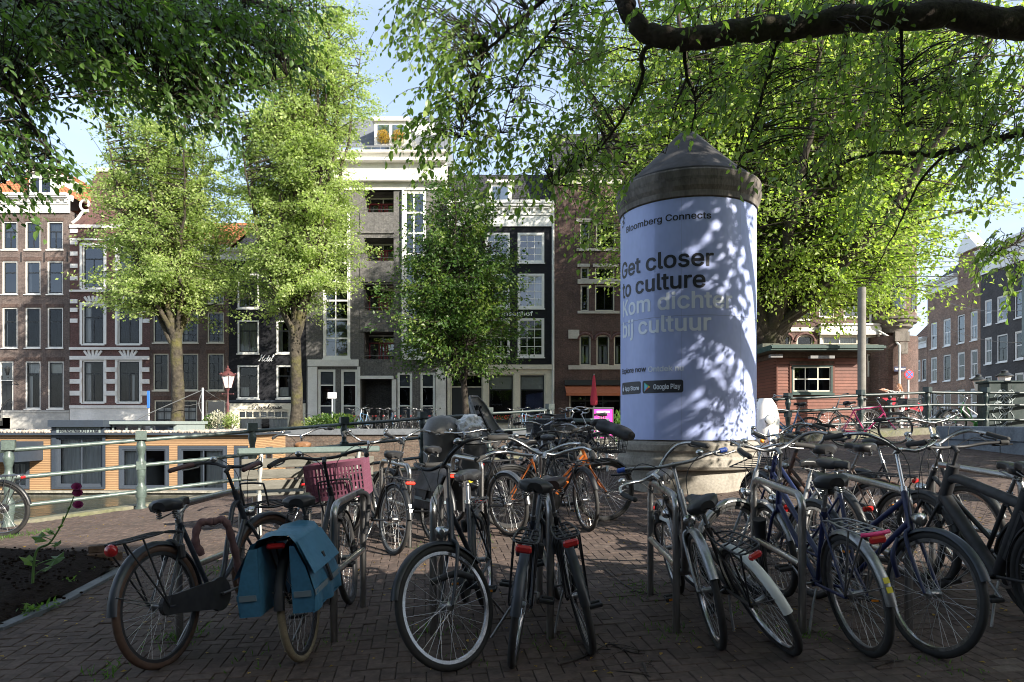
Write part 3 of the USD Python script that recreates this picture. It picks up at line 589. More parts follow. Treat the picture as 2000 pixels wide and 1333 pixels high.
xl, xr, xm = X(-86), X(136.5), X(25); zc, zr = Z(383), Z(325, 4)
roof_poly(h, [(xl, .1, zc), (xr, .1, zc), (xr, 11, zc), (xl, 11, zc), (xm, 4.0, zr), (xm, 11, zr), (X(100, 3.6), 3.6, zr - .3), (X(100, 3.6), 11, zr - .3)], [(1, 2, 7, 6), (6, 7, 5, 4), (0, 1, 6, 4), (3, 0, 4, 5)], "tile_orange")
d_ = M().box(X(46), .5, zc, X(94), 3.0, Z(338, .5)).box(X(44), .3, Z(338, .5) + .003, X(96), 3.2, Z(333, .5)); dm = obj("dormer", d_, "white_wall", h, smooth=False)
for (a, b) in ((52, 66), (72, 88)): obj("dormer_window", M().box(X(a), .47, Z(374), X(b), .498, Z(343)), "pane", dm, smooth=False)
# chimney on the ridge
obj("chimney", M().box(X(152), 3, Z(420), X(172), 4, Z(372)).box(X(150), 2.9, Z(372), X(174), 4.1, Z(368)).lathe([(.18, 0), (.15, .5)], 8, (X(158), 3.5, Z(368))).lathe([(.18, 0), (.15, .5)], 8, (X(167), 3.5, Z(368))), "brick_brown", h, smooth=False)
# --- red house with white blocks
h = thing("canal_house", "narrow red brick house with white stone blocks and a scrolled neck gable", "house", (0, YF, 0))
c1, c2 = (161, 203), (230, 273); ops = [R(*(c[0], y0, c[1], y1)) for c in (c1, c2) for (y0, y1) in ((480, 564), (596, 673), (705, 787))]
body(h, X(137), X(293), FARZ, Z(442), ops, "brick_red")
for k, o in enumerate(ops): window(h, o, frame="white_frame", hb=(.7,), vb=((.5, 0, .7),), out=.16, curtain=[(0, .28, 0, 1)] if k in (1, 2) else ([(.55, .7, 0, .7)] if k == 5 else None), sill=True)
zg = Z(442); pts = [(X(140), zg), (X(290), zg), (X(282), Z(425)), (X(262), Z(420)), (X(252), Z(395)), (X(249), Z(350)), (X(236), Z(334)), (X(192), Z(334)), (X(180), Z(350)), (X(177), Z(395)), (X(166), Z(420)), (X(147), Z(427))]
obj("gable", M().prism(pts, .003, .35), "brick_red", h, smooth=False)
for s_, xx in ((1, 146), (-1, 284)):
    m = M(); c0 = np.array([X(xx + s_ * 22), Z(400)]); a_ = np.linspace(0, 4.2, 24); r_ = .45 - .07 * a_
    sp_ = np.stack([c0[0] - s_ * r_ * np.cos(a_ * 1.4 - 2.0), np.full(24, -.02), c0[1] + r_ * np.sin(a_ * 1.4 - 2.0)], 1)
    m.tube(spline([(X(xx - s_ * 4), -.02, Z(436)), (X(xx + s_ * 6), -.02, Z(428)), (X(xx + s_ * 16), -.02, Z(415)), tuple(sp_[0])], 12), .1, 6); m.tube(sp_, .08, 6); obj('scroll', m, 'white_wall', h); m = M()
m.box(X(137), -.1, Z(446), X(293), -.003, Z(440)).box(X(188), -.08, Z(336), X(240), .4, Z(329))
obj("gable_coping", m, "white_wall", h)
m = M()
for y0 in (448, 470, 492, 516, 540, 585, 602, 623): m.box(X(137.5), -.05, Z(y0 + 8), X(152), -.003, Z(y0)).box(X(279), -.05, Z(y0 + 8), X(292.5), -.003, Z(y0))
for y0 in (718, 741, 764): m.box(X(137.5), -.08, Z(y0 + 9), X(160), -.006, Z(y0)).box(X(204), -.08, Z(y0 + 9), X(229), -.006, Z(y0)).box(X(274), -.08, Z(y0 + 9), X(292.5), -.006, Z(y0))
m.box(X(137.5), -.1, Z(703), X(292.5), -.004, Z(696)).box(X(137.2), -.14, Z(684), X(292.8), -.003, Z(679)).box(X(137.5), -.07, Z(470), X(292.5), -.052, Z(466)).box(X(137.2), -.12, Z(571), X(292.8), -.003, Z(567)).box(X(137.3), -.12, Z(798), X(292.7), -.003, Z(792))
for cx in (182, 251):
    for k in range(-2, 3): a = .32 * k; m.cbox((X(cx + 17 * math.sin(a) * 1.3), -.03, Z(691 - 4 * math.cos(a) + 3)), (.14, .05, .42), 0, a, 0)
    for k in range(-2, 3): a = .32 * k; m.cbox((X(cx + 17 * math.sin(a) * 1.3), -.03, Z(585 - 4 * math.cos(a) + 3)), (.14, .05, .36), 0, a, 0)
obj("stone_blocks", m, "white_wall", h, smooth=False)
obj("plinth", M().box(X(137.2), -.05, FARZ, X(292.8), -.003, Z(798)), "white_wall", h, smooth=False)
roof_poly(h, [(X(137), .3, zg), (X(293), .3, zg), (X(293), 11, zg), (X(137), 11, zg), (X(215), .36, Z(340)), (X(215), 11, Z(340))], [(0, 4, 5, 3), (1, 2, 5, 4)], "tile_dark")
# --- plain brown house
h = thing("canal_house", "plain brown brick house with small paned windows between two tree trunks", "house", (0, YF, 0))
ops = [R(x0, y0, x1, y1) for (x0, x1) in ((299, 329), (354, 387), (405, 437)) for (y0, y1) in ((526, 593), (610, 670), (691, 763))]
gw = [R(301, 782, 337, 838), R(350, 782, 385, 838)]; dr = R(401, 782, 440, 839)
body(h, X(293.3), X(446.7), FARZ, Z(505), ops + gw + [dr], "brick_warm")
for k, o in enumerate(ops): window(h, o, frame="cream_frame", hb=(.25, .5, .75), vb=((.33, 0, 1), (.66, 0, 1)) if k > 2 else ((.5, 0, 1),), st=.04, curtain=[(.7, 1, 0, 1)] if k in (7,) else ([(0, .25, .1, 1)] if k == 4 else None))
for o in gw: window(h, o, frame="cream_frame", hb=(.3, .62), vb=((.5, 0, 1),), curtain=[(0, 1, 0, .75)], sill=False)
panel_door(h, dr, "green_frame", .75, "cream_frame")
cornice(h, X(293.6), X(446.4), Z(508), Z(482), "white_frame", dent=12)
a, b = X(293.5), X(446.5)
roof_poly(h, [(a, .1, Z(484)), (b, .1, Z(484)), (b, 5, Z(436, 5)), (a, 5, Z(436, 5)), (a, 11, Z(484)), (b, 11, Z(484))], [(0, 1, 2, 3), (3, 2, 5, 4)], "tile_orange")
obj("plinth", M().box(X(293.6), -.05, FARZ, X(401), -.003, FARZ + .35), "plinth_stone", h, smooth=False)
obj("chimney", M().box(X(415), 4, Z(450), X(440), 5, Z(405)), "brick_brown", h, smooth=False)
# --- black hotel
h = thing("hotel", "black painted brick house with Hotel in white script above cream shopfront", "hotel", (0, YF, 0))
ops = [R(x0, y0, x1, y1) for (x0, x1) in ((464, 506), (540, 584)) for (y0, y1) in ((535, 603), (626, 691), (714, 779))]
shop = R(463, 800, 566, 846 - 4); sd = R(569, 810, 592, 838)
body(h, X(447.3), X(597.5), FARZ, Z(505), ops + [shop, sd], "brick_black", reveal=.12)
for k, o in enumerate(ops): window(h, o, hb=(.7,), vb=((.55, 0, .7),), ft=.1, curtain=[(0, 1, 0, 1)] if k in (0, 1) else [(.03, .5, 0, .33)] if k % 3 == 2 else [(0, .2, 0, 1)], y=.0)
cornice(h, X(447.6), X(597.2), Z(510), Z(488), "white_frame")
m = holed(M(), X(449), X(597.2), FARZ, Z(788), [shop, sd], y=-.06, reveal=.06); m.quad((X(449), -.06, Z(788)), (X(597.2), -.06, Z(788)), (X(597.2), 0, Z(788)), (X(449), 0, Z(788))); obj("shopfront", m, "cream_wall", h, smooth=False)
obj("fascia_moulding", M().box(X(449), -.14, Z(786.5), X(597), -.062, Z(782)), "slate_paint", h, smooth=False)
window(h, shop, frame="cream_frame", sash="cream_frame", hb=(.62,), vb=tuple((k / 7, .62, 1) for k in range(1, 7)), curtain=[(0, .44, 0, .6), (.6, 1, 0, .6), (0, 1, .66, .95)], y=-.02, sill=False, name="shop_window")
panel_door(h, sd, "dark_frame", .35, "cream_frame")
script_text(h, X(505), Z(706), .4, X(533) - X(506), "Hotel", "sign_white"); script_text(h, X(492), Z(799), .28, X(550) - X(492), "Townhouse", "ink", y=-.075)
a, b = X(447.5), X(597.3); roof_poly(h, [(a, .1, Z(490)), (b, .1, Z(490)), (b, 5, Z(440, 5)), (a, 5, Z(440, 5)), (a, 11, Z(490)), (b, 11, Z(490))], [(0, 1, 2, 3), (3, 2, 5, 4)], "tile_dark")
# --- modern grey block
h = thing("apartment_building", "tall grey brick apartment block with red framed balconies and white top storey", "building", (0, YF, 0))
x0, x1 = X(598), X(873); bal = [R(711, y0, 769, y1) for (y0, y1) in ((372, 415), (465, 510), (556, 607), (649, 702))]; gl = [R(631, 400, 684, 701), R(788, 372, 832, 701)]
low = [R(621, 722, 655, 828), R(666, 722, 698, 828), R(776, 728, 805, 825), R(821, 728, 850, 825)]; ent = R(706, 741, 765, 838)
body(h, x0, x1, FARZ, Z(372), bal + gl + low + [ent], "brick_grey", reveal=.25)
for k, o in enumerate(gl):
    n = 8; window(h, o, ft=.1, sash="white_frame", st=.09, hb=tuple(i / n for i in range(1, n)), vb=((.45, 0, 1),), y=.0, name="glazing_strip", sill=True)
    a, b, c, d = o; pm = M()
    for i in range(0, n, 2):
        z0, z1 = b + (d - b) * (i + 1.08) / n, b + (d - b) * (i + 1.92) / n
        if i % 4 == 2 or k == 1 or True: pm.box(a + .16, .068, z0, a + .16 + (c - a - .3) * .98, .074, z1 - .02)
    obj("grey_panel", pm, "grey_panel", h, smooth=False)
for o in low:
    window(h, o, ft=.08, sash="white_frame", st=.07, hb=(.32, .72), vb=(), y=.02, curtain=[(0, 1, 0, .3), (0, 1, .74, 1)], cmat="grey_panel", name="window", sill=False)
for o in bal:
    a, b, c, d = o; m = M()
    m.quad((a, 1.6, b), (c, 1.6, b), (c, 1.6, d), (a, 1.6, d)).quad((a, .2, b), (a, 1.6, b), (a, 1.6, d), (a, .2, d)).quad((c, .2, b), (c, .2, d), (c, 1.6, d), (c, 1.6, b)).quad((a, .2, d), (a, 1.6, d), (c, 1.6, d), (c, .2, d)).quad((a, .2, b), (c, .2, b), (c, 1.6, b), (a, 1.6, b))
    bl = obj("balcony", m, "brick_grey", h, smooth=False); w_ = c - a
    t = M(); z9 = b + (d - b) * .66; t.box(a, 1.45, z9, c, 1.52, z9 + .09)
    for x in (a + .04, a + w_ * .36, a + w_ * .44, a + w_ * .56, a + w_ * .64, c - .04): t.box(x - .05, 1.46, b, x + .05, 1.53, z9)
    obj("french_door", t, "red_frame", bl, smooth=False)
    obj("top_light", M().box(a, 1.46, d - .1, c, 1.53, d).box(a + w_ * .5 - .03, 1.462, z9 + .1, a + w_ * .5 + .03, 1.525, d - .1), "white_frame", bl, smooth=False)
    obj("pane", M().quad((a, 1.54, b), (c, 1.54, b), (c, 1.54, d), (a, 1.54, d)), "pane", bl, smooth=False)
    obj("balcony_rail", M().tube([(a, .1, b + .22), (c, .1, b + .22)], .02, 6), "dull_metal", bl)
for y0 in (415.5, 510.5, 607.5, 702.5): obj('parapet', M().box(X(703), -.05, Z(y0 + (36 if y0 < 700 else 30)), X(770), -.003, Z(y0 + .4)).box(X(703), -.09, Z(y0 + 41) if y0 < 700 else Z(y0 + 34), X(770), -.004, Z(y0 + (36.4 if y0 < 700 else 30.4))), "brick_grey", h, smooth=False)
m = M(); zb = Z(372); m.box(x0, -.1, zb, x1, .3, Z(358)).box(x0, -.5, Z(358) + .002, x1, .3, Z(347)).box(x0, -.3, Z(347) + .002, x1, .3, Z(322)).box(x0, -.75, Z(322) + .002, x1, .35, Z(316))
m.box(x0, -.2, Z(316) + .002, x1, .3, Z(302)).box(x0, -.5, Z(302) + .002, x1, .35, Z(299)); obj("top_storey", m, "white_wall", h, smooth=False)
obj("downpipe", M().tube([(X(787), -.12, zb), (X(787), -.12, Z(702))], .07, 8), "white_frame", h)
obj("roof_terrace", M().box(X(690), 2.0, Z(302), x1, 6, Z(285, 2.0)), "lead", h, smooth=False)
tw = M().box(X(712, 2), 1.9, Z(300), X(866, 2), 1.995, Z(289, 2)); obj("terrace_window", tw, "pane", h, smooth=False)
m = M().tube([(x0 + .2, -.3, Z(290)), (x1 - .2, -.3, Z(290))], .03, 6)
for x in np.linspace(x0 + .2, x1 - .2, 16): m.tube([(x, -.3, Z(299)), (x, -.3, Z(290))], .02, 5)
obj("terrace_rail", m, "lead", h)
a, b = X(640, 3.5), X(880, 3.5)
roof_poly(h, [(a, 3.5, Z(289, 3.5)), (b, 3.5, Z(289, 3.5)), (b - .6, 5.5, Z(231, 5.5)), (a, 5.5, Z(231, 5.5)), (b, 11, Z(289, 3.5)), (b - .6, 9, Z(231, 5.5)), (a, 9, Z(231, 5.5))], [(0, 1, 2, 3), (1, 4, 5, 2), (3, 2, 5, 6)], "roof_slate")
dm = obj("dormer", M().box(X(731, 2.9), 2.9, Z(284, 2.9), X(796, 2.9), 6, Z(238, 2.9)).box(X(727, 2.9), 2.7, Z(238, 2.9) + .003, X(800, 2.9), 6.2, Z(231, 2.9)), "white_wall", h, smooth=False)
for (q0, q1) in ((738, 760), (767, 789)): obj("dormer_window", M().box(X(q0, 2.9), 2.86, Z(281, 2.9), X(q1, 2.9), 2.897, Z(244, 2.9)), "pane", dm, smooth=False)
sk = M(); p0 = np.array([X(806), 3.9, Z(266)]); m4 = [(X(806, 4.2), 4.3, Z(263, 4.3)), (X(850, 4.2), 4.3, Z(263, 4.3)), (X(847, 4.8), 5.05, Z(241, 5.05)), (X(811, 4.8), 5.05, Z(241, 5.05))]
obj("skylight", sk.quad(*m4), "pale_plastic", h, smooth=False)
obj("portal", M().box(X(602), -.12, FARZ, X(620), -.003, Z(717)).box(X(602), -.14, Z(716), X(701), -.003, Z(703)).box(X(698.5), -.12, FARZ, X(704), -.003, Z(717)).box(X(704.5), -.25, Z(741), X(769), -.003, Z(735)).box(X(766), -.12, FARZ, X(774), -.003, Z(741.5)).box(X(851.5), -.12, FARZ, X(871), -.003, Z(720)), "white_wall", h, smooth=False)
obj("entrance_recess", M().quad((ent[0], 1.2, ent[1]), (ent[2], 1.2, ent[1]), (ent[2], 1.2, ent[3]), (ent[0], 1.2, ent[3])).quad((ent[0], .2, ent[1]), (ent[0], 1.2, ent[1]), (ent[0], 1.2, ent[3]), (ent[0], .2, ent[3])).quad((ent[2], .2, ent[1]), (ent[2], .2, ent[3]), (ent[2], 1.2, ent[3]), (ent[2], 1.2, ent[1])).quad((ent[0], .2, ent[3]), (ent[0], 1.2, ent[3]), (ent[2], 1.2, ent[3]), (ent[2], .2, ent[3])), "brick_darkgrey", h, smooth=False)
# --- second black hotel
h = thing("hotel", "black brick hotel with white sash windows and dark tiled roof beside drainpipe", "hotel", (0, YF, 0))
ops = [R(q0, y0, q1, y1) for (q0, q1) in ((886, 932), (948, 996), (1011, 1063)) for (y0, y1) in ((455, 514), (535, 603), (622, 698))]
shop = [R(953, 731, 1004, 818), R(1014, 731, 1065, 818)]; dr = R(880, 731, 943, 839)
body(h, X(873.5), X(1078.5), FARZ, Z(440), ops + shop + [dr], "brick_black")
for k, o in enumerate(ops): window(h, o, ft=.13, sash="white_frame", st=.04, hb=(.25, .5, .75), vb=((.33, 0, 1), (.66, 0, 1)), curtain=[(.7, 1, 0, 1)] if k in (6, 7) else ([(0, .2, 0, 1)] if k == 5 else [(0, .3, .1, 1)] if k == 3 else None), y=.0)
cornice(h, X(873.8), X(1078.2), Z(443), Z(395), "white_frame", dent=14)
m = holed(M(), X(874), X(1078), FARZ, Z(722), shop + [dr], y=-.06, reveal=.06); m.box(X(874), -.2, Z(722) + .002, X(1078), -.003, Z(713)); obj("shopfront", m, "cream_wall", h, smooth=False)
for o in shop: window(h, o, frame="cream_frame", hb=(.66,), sash="dark_frame", curtain=[(0, 1, .66, 1)], cmat="blind", y=.0, name="shop_window", sill=False, pane="pane_clear", deep=1.5)
panel_door(h, dr, "dark_frame", .7, "cream_frame")
letters(h, "Prinsenhof", X(965), Z(617), .27, "sign_white", X(1041) - X(965), bold=True)
a, b = X(873.6), X(1078.4); roof_poly(h, [(a, .1, Z(397)), (b, .1, Z(397)), (b, 5, Z(342, 5)), (a, 5, Z(342, 5)), (a, 11, Z(397)), (b, 11, Z(397))], [(0, 1, 2, 3), (3, 2, 5, 4)], "tile_dark")
dm = obj("dormer", M().box(X(955), .6, Z(396), X(1000), 3, Z(352)).box(X(951), .4, Z(352) + .003, X(1004), 3.2, Z(347)), "white_wall", h, smooth=False)
obj("dormer_window", M().box(X(962), .56, Z(390), X(992), .597, Z(358)), "pane", dm, smooth=False)
obj("drainpipe", M().tube([(X(1080), -.1, Z(395)), (X(1080), -.1, FARZ)], .08, 8), "pale_plastic", h)
bx = M().box(X(954), -.5, Z(826), X(1005), -.22, Z(821)).box(X(1015), -.5, Z(826), X(1066), -.22, Z(821)); fb = obj("flower_box", bx, "dark_frame", h, smooth=False)
# --- brown corner building with turret
h = thing("corner_building", "dark red brick corner building with arched windows and a round corner turret", "building", (0, YF, 0))
ops = [R(*q) for q in ((1133, 434, 1151, 486), (1164, 434, 1202, 486), (1134, 522, 1150, 546), (1162, 522, 1200, 546), (1134, 557, 1150, 608), (1162, 557, 1200, 608), (1500, 560, 1530, 640), (1545, 540, 1585, 625), (1648, 540, 1682, 620), (1500, 440, 1540, 500), (1645, 440, 1685, 500), *[(c_, a_, c_ + 38, b_) for c_ in (1250, 1335, 1420) for a_, b_ in ((434, 486), (545, 608), (655, 716))], (1590, 440, 1625, 500), (1600, 560, 1630, 620))]
arch = [R(1132, 655, 1154, 714), R(1165, 655, 1190, 714), R(1199, 655, 1222, 714), R(1521, 655, 1545, 714), R(1556, 655, 1588, 714)]
shopf = R(1112, 768, 1215, 838); s2 = R(1604, 655, 1712, 690); d2 = R(1694, 692, 1713, 736)
body(h, X(1082), X(1745), FARZ, Z(350), ops + arch + [shopf, s2, d2], "brick_deep", reveal=.25)
for o in ops: window(h, o, frame="cream_frame", hb=(), vb=((.5, 0, 1),) if o[2] - o[0] > .9 else (), curtain=[(.6, 1, 0, .8)] if o[0] > 20 else None, sillmat=None)
for o in arch:
    window(h, o, frame="cream_frame", hb=(.68,), curtain=[(0, .4, 0, .66), (.6, 1, 0, .66)], name="arched_window")
    a, b, c, d = o; r = (c - a) / 2; cx = (a + c) / 2; zc = d - r * .75; t = np.linspace(PI, 0, 9)
    po = [(a + .003, d - .003)] + [(cx + r * .97 * math.cos(q), zc + r * .75 * math.sin(q)) for q in t] + [(c - .003, d - .003)]
    obj("arch_spandrel", M().prism(po, -.02, .14), "stone_trim", h, smooth=False)
    an = np.linspace(0, PI, 10); obj("arch_ring", M().tube([(cx + (r + .1) * math.cos(q), -.03, zc + (r * .75 + .1) * math.sin(q)) for q in an], .09, 5), "brick_red", h)
m = M()
for (q0, y0, q1, y1) in ((1128, 546, 1210, 555), (1128, 608, 1210, 613), (1128, 516, 1152, 522), (1158, 516, 1208, 522), (1110, 645, 1131, 662), (1110, 714, 1215, 722), (1126, 486, 1210, 491), (1125, 428, 1156, 434), (1490, 640, 1600, 648), (1490, 714, 1600, 720)): a, b, c, d = R(q0, y0, q1, y1); m.box(a, -.09, b, c, -.003, d)
obj("stone_bands", m, "stone_trim", h, smooth=False)
cornice(h, X(1082.3), X(1744.7), Z(360), Z(335), "stone_trim")
a, b = X(1082.2), X(1744.8); roof_poly(h, [(a, .1, Z(337)), (b, .1, Z(337)), (b - 3, 5, Z(262, 5)), (a, 5, Z(262, 5)), (b, 11, Z(337)), (a, 11, Z(337))], [(0, 1, 2, 3), (1, 4, 2), (3, 2, 4, 5)], "tile_dark")
obj("shop_awning", M().quad((X(1103), -1.3, Z(770)), (X(1216), -1.3, Z(770)), (X(1216), -.02, Z(754)), (X(1103), -.02, Z(754))).quad((X(1103), -1.302, Z(775)), (X(1216), -1.302, Z(775)), (X(1216), -1.302, Z(770)), (X(1103), -1.302, Z(770))), "awning_orange", h, smooth=False)
obj("awning_case", M().box(X(1103), -.25, Z(753), X(1216), -.004, Z(743)), "dark_frame", h, smooth=False)
window(h, shopf, frame="cream_frame", sash="dark_frame", vb=((.3, 0, 1), (.65, 0, 1)), hb=(.8,), name="shop_window", sill=False, y=.1, deep=2.0)
window(h, s2, frame="cream_frame", sash="cream_frame", st=.07, hb=(.5,), vb=((.33, 0, 1), (.66, 0, 1)), curtain=[(0, 1, 0, .45), (0, 1, .5, .9)], name="shop_window", sill=False, y=.0)
panel_door(h, d2, "white_frame", .35, "cream_frame")
obj("white_fascia", M().box(X(1598), -.35, Z(655), X(1716), -.003, Z(637)).box(X(1598), -.45, Z(637) + .002, X(1716), -.003, Z(634)), "white_wall", h, smooth=False)
obj("ground_trim", M().box(X(1600), -.1, FARZ, X(1604), -.003, Z(655)).box(X(1713), -.1, FARZ, X(1717), -.003, Z(655)), "cream_wall", h, smooth=False)
tc = (X(1745), .3); tu = M().lathe([(1.5, Z(660)), (1.5, FARZ)][::-1], 24, (*tc, 0)).lathe([(1.05, Z(640)), (1.35, Z(632)), (1.42, Z(626)), (1.42, Z(300))], 24, (*tc, 0))
obj("turret", tu, "brick_deep", h)
obj("turret_corbel", M().lathe([(.9, Z(652)), (1.0, Z(645)), (1.2, Z(641)), (1.25, Z(636)), (1.44, Z(633)), (1.47, Z(629)), (1.56, Z(627)), (1.56, Z(622)), (1.43, Z(620))], 28, (*tc, 0), smooth=False), "column_stone", h)
obj("turret_stone", M().cbox((X(1741), -1.14, Z(662)), (.9, .16, .6)).cbox((X(1744), -1.14, Z(684)), (.5, .16, .7)), "column_stone", h, smooth=False)
obj("turret_window", M().lathe([(1.45, Z(610)), (1.45, Z(540))], 6, (*tc, 0), a0=-2.2, a1=-1.5).lathe([(1.45, Z(610)), (1.45, Z(540))], 6, (*tc, 0), a0=-1.2, a1=-.7), "pane", h)
obj("turret_roof", M().lathe([(1.7, Z(300)), (.9, Z(255)), (.1, Z(190)), (0, Z(186))], 20, (*tc, 0)), "roof_dark", h)
obj("drainpipe", M().tube([(X(1698), -.12, Z(400)), (X(1698), -.12, Z(638)), (X(1731), -.9, Z(668)), (X(1733), -1.35, Z(680)), (X(1733), -1.35, FARZ)], .075, 8), "pale_plastic", h)
obj("street_awning", M().quad((X(1705), -2.6, Z(797)), (X(1760), -2.6, Z(797)), (X(1752), -1.3, Z(779)), (X(1700), -1.3, Z(779))).quad((X(1705), -2.602, Z(806)), (X(1760), -2.602, Z(806)), (X(1760), -2.602, Z(797)), (X(1705), -2.602, Z(797))), "awning_red", h, smooth=False)
sg_ = obj("street_name_plate", M().box(X(1723), -1.36, Z(729), X(1745), -1.33, Z(720)), "navy_paint", h, smooth=False)
letters(h, "PRINSENGRACHT", X(1724.5), Z(726), .11, "sign_white", X(1744) - X(1724.5), y=-1.362, name="street_name")
# --- street on the right
def street_house(label, pxa, pxb, top, wm, rows_, cols, roof=None, cor=None, roofm="tile_brown", O=(39.4, 58.0), ang=None, deep=9.0, extra=None):
    fc = Fac(O, ang); xa, xb = fc.at(pxa, 700)[0], fc.at(pxb, 700)[0]
    h = thing("street_house", label, "house", (*fc.O, 0), fc.a); ops = []
    zt = top
    for z0, z1 in rows_:
        for t0, t1 in cols: ops.append((xa + (xb - xa) * t0, z0, xa + (xb - xa) * t1, z1))
    body(h, xa, xb, FARZ, zt, ops, wm, deep=deep)
    for k, o in enumerate(ops): window(h, o, ft=.1, sash="white_frame" if k % 5 else "dark_frame", hb=(.5,), vb=((.5, 0, .5),) if k % 2 else (), curtain=[(0, .3, 0, 1)] if k % 4 == 0 else None, y=.03)
    if cor: cornice(h, xa + .02, xb - .02, zt - cor, zt + .12, "white_frame", proj=.5)
    if roof: roof_poly(h, [(xa, .05, zt), (xb, .05, zt), (xb, 4.5, zt + roof), (xa, 4.5, zt + roof), (xa, deep, zt), (xb, deep, zt)], [(0, 1, 2, 3), (3, 2, 5, 4), (3, 4, 0), (2, 1, 5)], roofm)
    return h, fc, xa, xb
A = math.atan2(-1.0, -0.109)
street_house("low brown street house with brown tiled roof next to the turret", 1776, 1811, 9.6, "brick_street", ((2.1, 4.3), (5.5, 7.6)), ((.08, .28), (.4, .62), (.72, .94)), roof=4.6, cor=.9, O=(39.4, 58.0), ang=A)
h, fc, xa, xb = street_house("brown brick street house with four tall window columns and pointed white hoist gable", 1811.5, 1915, 14.6, "brick_street", ((1.9, 4.3), (5.2, 7.6), (8.4, 10.9)), ((.07, .2), (.33, .47), (.6, .73), (.83, .95)), roof=None, O=(39.4, 58.0), ang=A)
xg0, xg1 = xa + (xb - xa) * .62, xa + (xb - xa) * .98; zt = 14.6
obj("gable", M().box(xg0, .003, zt, xg1, .5, zt + 1.6), "brick_street", h, smooth=False)
obj("gable_cap", M().prism([(xg0 - .2, zt + 1.6), (xg1 + .2, zt + 1.6), ((xg0 + xg1) / 2, zt + 3.2)], -.25, .6), "white_frame", h, smooth=False)
cornice(h, xa + .02, xg0 - .02, zt - .9, zt + .1, "white_frame")
roof_poly(h, [(xa, .05, zt), (xg0, .05, zt), (xg0, 4, zt + 3), (xa, 4, zt + 3)], [(0, 1, 2, 3)], "tile_dark")
h, fc, xa, xb = street_house("black brick street house with broad white cornice at right picture edge", 1915.5, 2060, 15.6, "brick_darkgrey", ((2.9, 5.2), (6.2, 8.4), (9.4, 11.5)), ((.06, .17), (.25, .4), (.5, .62), (.74, .86)), cor=1.9, O=(39.4, 58.0), ang=A)
# --- houses behind the photographer
for k, (x0, x1, hh, wm) in enumerate(((-34, -25, 10.5, "brick_brown"), (-24.9, -17, 11.8, "brick_red"), (-16.9, -9, 10.8, "brick_black"), (-8.9, -1, 12.4, "brick_warm"), (-.9, 8, 11.4, "brick_brown"), (8.1, 17.2, 14.6, "brick_deep"), (17.3, 23, 13.2, "brick_warm"), (23.1, 31, 13.0, "brick_black"), (31.1, 42, 11.0, "brick_brown"))):
    NEARY = -11.0
    f2 = Fac((x1, NEARY), PI); h = thing("canal_house", "%s canal house behind the viewer, on the near side of the quay" % ("narrow dark brown|dark red|low black|tall tan|broad plain brown|tall rust red|reddish tan|tall black|wide end".split("|")[k] + " brick"), "house", (x1, NEARY, 0), PI)
    w = x1 - x0; ops = [(w * (i + .25) / 3, .9 + 3.1 * r_, w * (i + .72) / 3, 3.1 + 3.1 * r_) for i in range(3) for r_ in range(3)]
    body(h, 0, w, -.4, hh, ops, wm, deep=10)
    for o in ops: window(h, o, hb=(.66,), vb=((.5, 0, .66),))
    cornice(h, .02, w - .02, hh - .7, hh + .1)
    zr_ = hh + .3; roof_poly(h, [(0, .1, hh), (w, .1, hh), (w / 2, .1, zr_), (0, 10, hh), (w, 10, hh), (w / 2, 10, zr_)], [(0, 1, 2), (1, 4, 5, 2), (3, 0, 2, 5)], "tile_dark")
# ------------------------------------------------------------ advertising column
CX, CY, CR = 2.665, 10.39, 1.0; gz0 = float(ground(CX, CY))
col = thing("advertising_column", "tall round advertising column with periwinkle blue poster and conical stone roof", "advertising column", (CX, CY, 0))
obj("base", M().lathe([(.92, gz0 - .2), (.92, .72), (.9, .735)], 64).lathe([(.9, .735), (1.02, .76), (1.05, .8), (1.05, .9), (1.02, .94), (1.02, .99), (1.055, 1.02), (1.06, 1.1), (1.03, 1.135), (.99, 1.15)], 64, smooth=False), "concrete", col)
obj("drum", M().lathe([(.985, 1.14), (.985, 4.56)], 64), "column_stone", col)
obj("cornice", M().lathe([(.985, 4.53), (1.02, 4.545), (1.025, 4.62), (1.055, 4.68), (1.07, 4.745), (1.075, 4.76), (1.045, 4.77), (1.055, 4.8), (1.07, 4.89), (1.06, 4.915), (.97, 4.93)], 64, smooth=False), "column_stone", col)
obj("cone_roof", M().lathe([(.98, 4.915), (1.0, 4.94), (.995, 4.965), (.82, 5.11), (.6, 5.32), (.4, 5.52), (.24, 5.69), (.16, 5.77), (.1, 5.815), (.04, 5.83), (0, 5.832)], 64), "column_roof", col)
obj("poster", M().lathe([(CR, 1.17), (CR, 2.9)], 128).lathe([(CR + .001, 2.897), (CR + .001, 4.525)], 128), "poster_paper", col)
def col_hit(px):
    d = np.array([(px - 1000) / FPX, 1.0]); c = np.array([CX, CY]); a = d @ d; b = d @ c; q = (b - math.sqrt(b * b - a * (c @ c - CR * CR))) / a
    return d * q, math.atan2(d[1] * q - CY, d[0] * q - CX)
def col_z(px, py): return EYE + (HOR - py) / FPX * col_hit(px)[0][1]
def wrap(t, x_scale, th0, z0, off, name, mt, label=None):
    """Flat lettering bent round the column: x becomes arc length."""
    v, f = trimesh.remesh.subdivide_to_size(np.array(t.vertices), np.array(t.faces), 0.06, max_iter=12)
    th = th0 + v[:, 0] * x_scale / CR; r = CR + off + v[:, 2]
    w = np.stack([r * np.cos(th), r * np.sin(th), z0 + v[:, 1]], 1)
    return obj(name, M().add(w[f].reshape(-1, 3), np.arange(f.size).reshape(-1, 3)), mt, col, smooth=False)
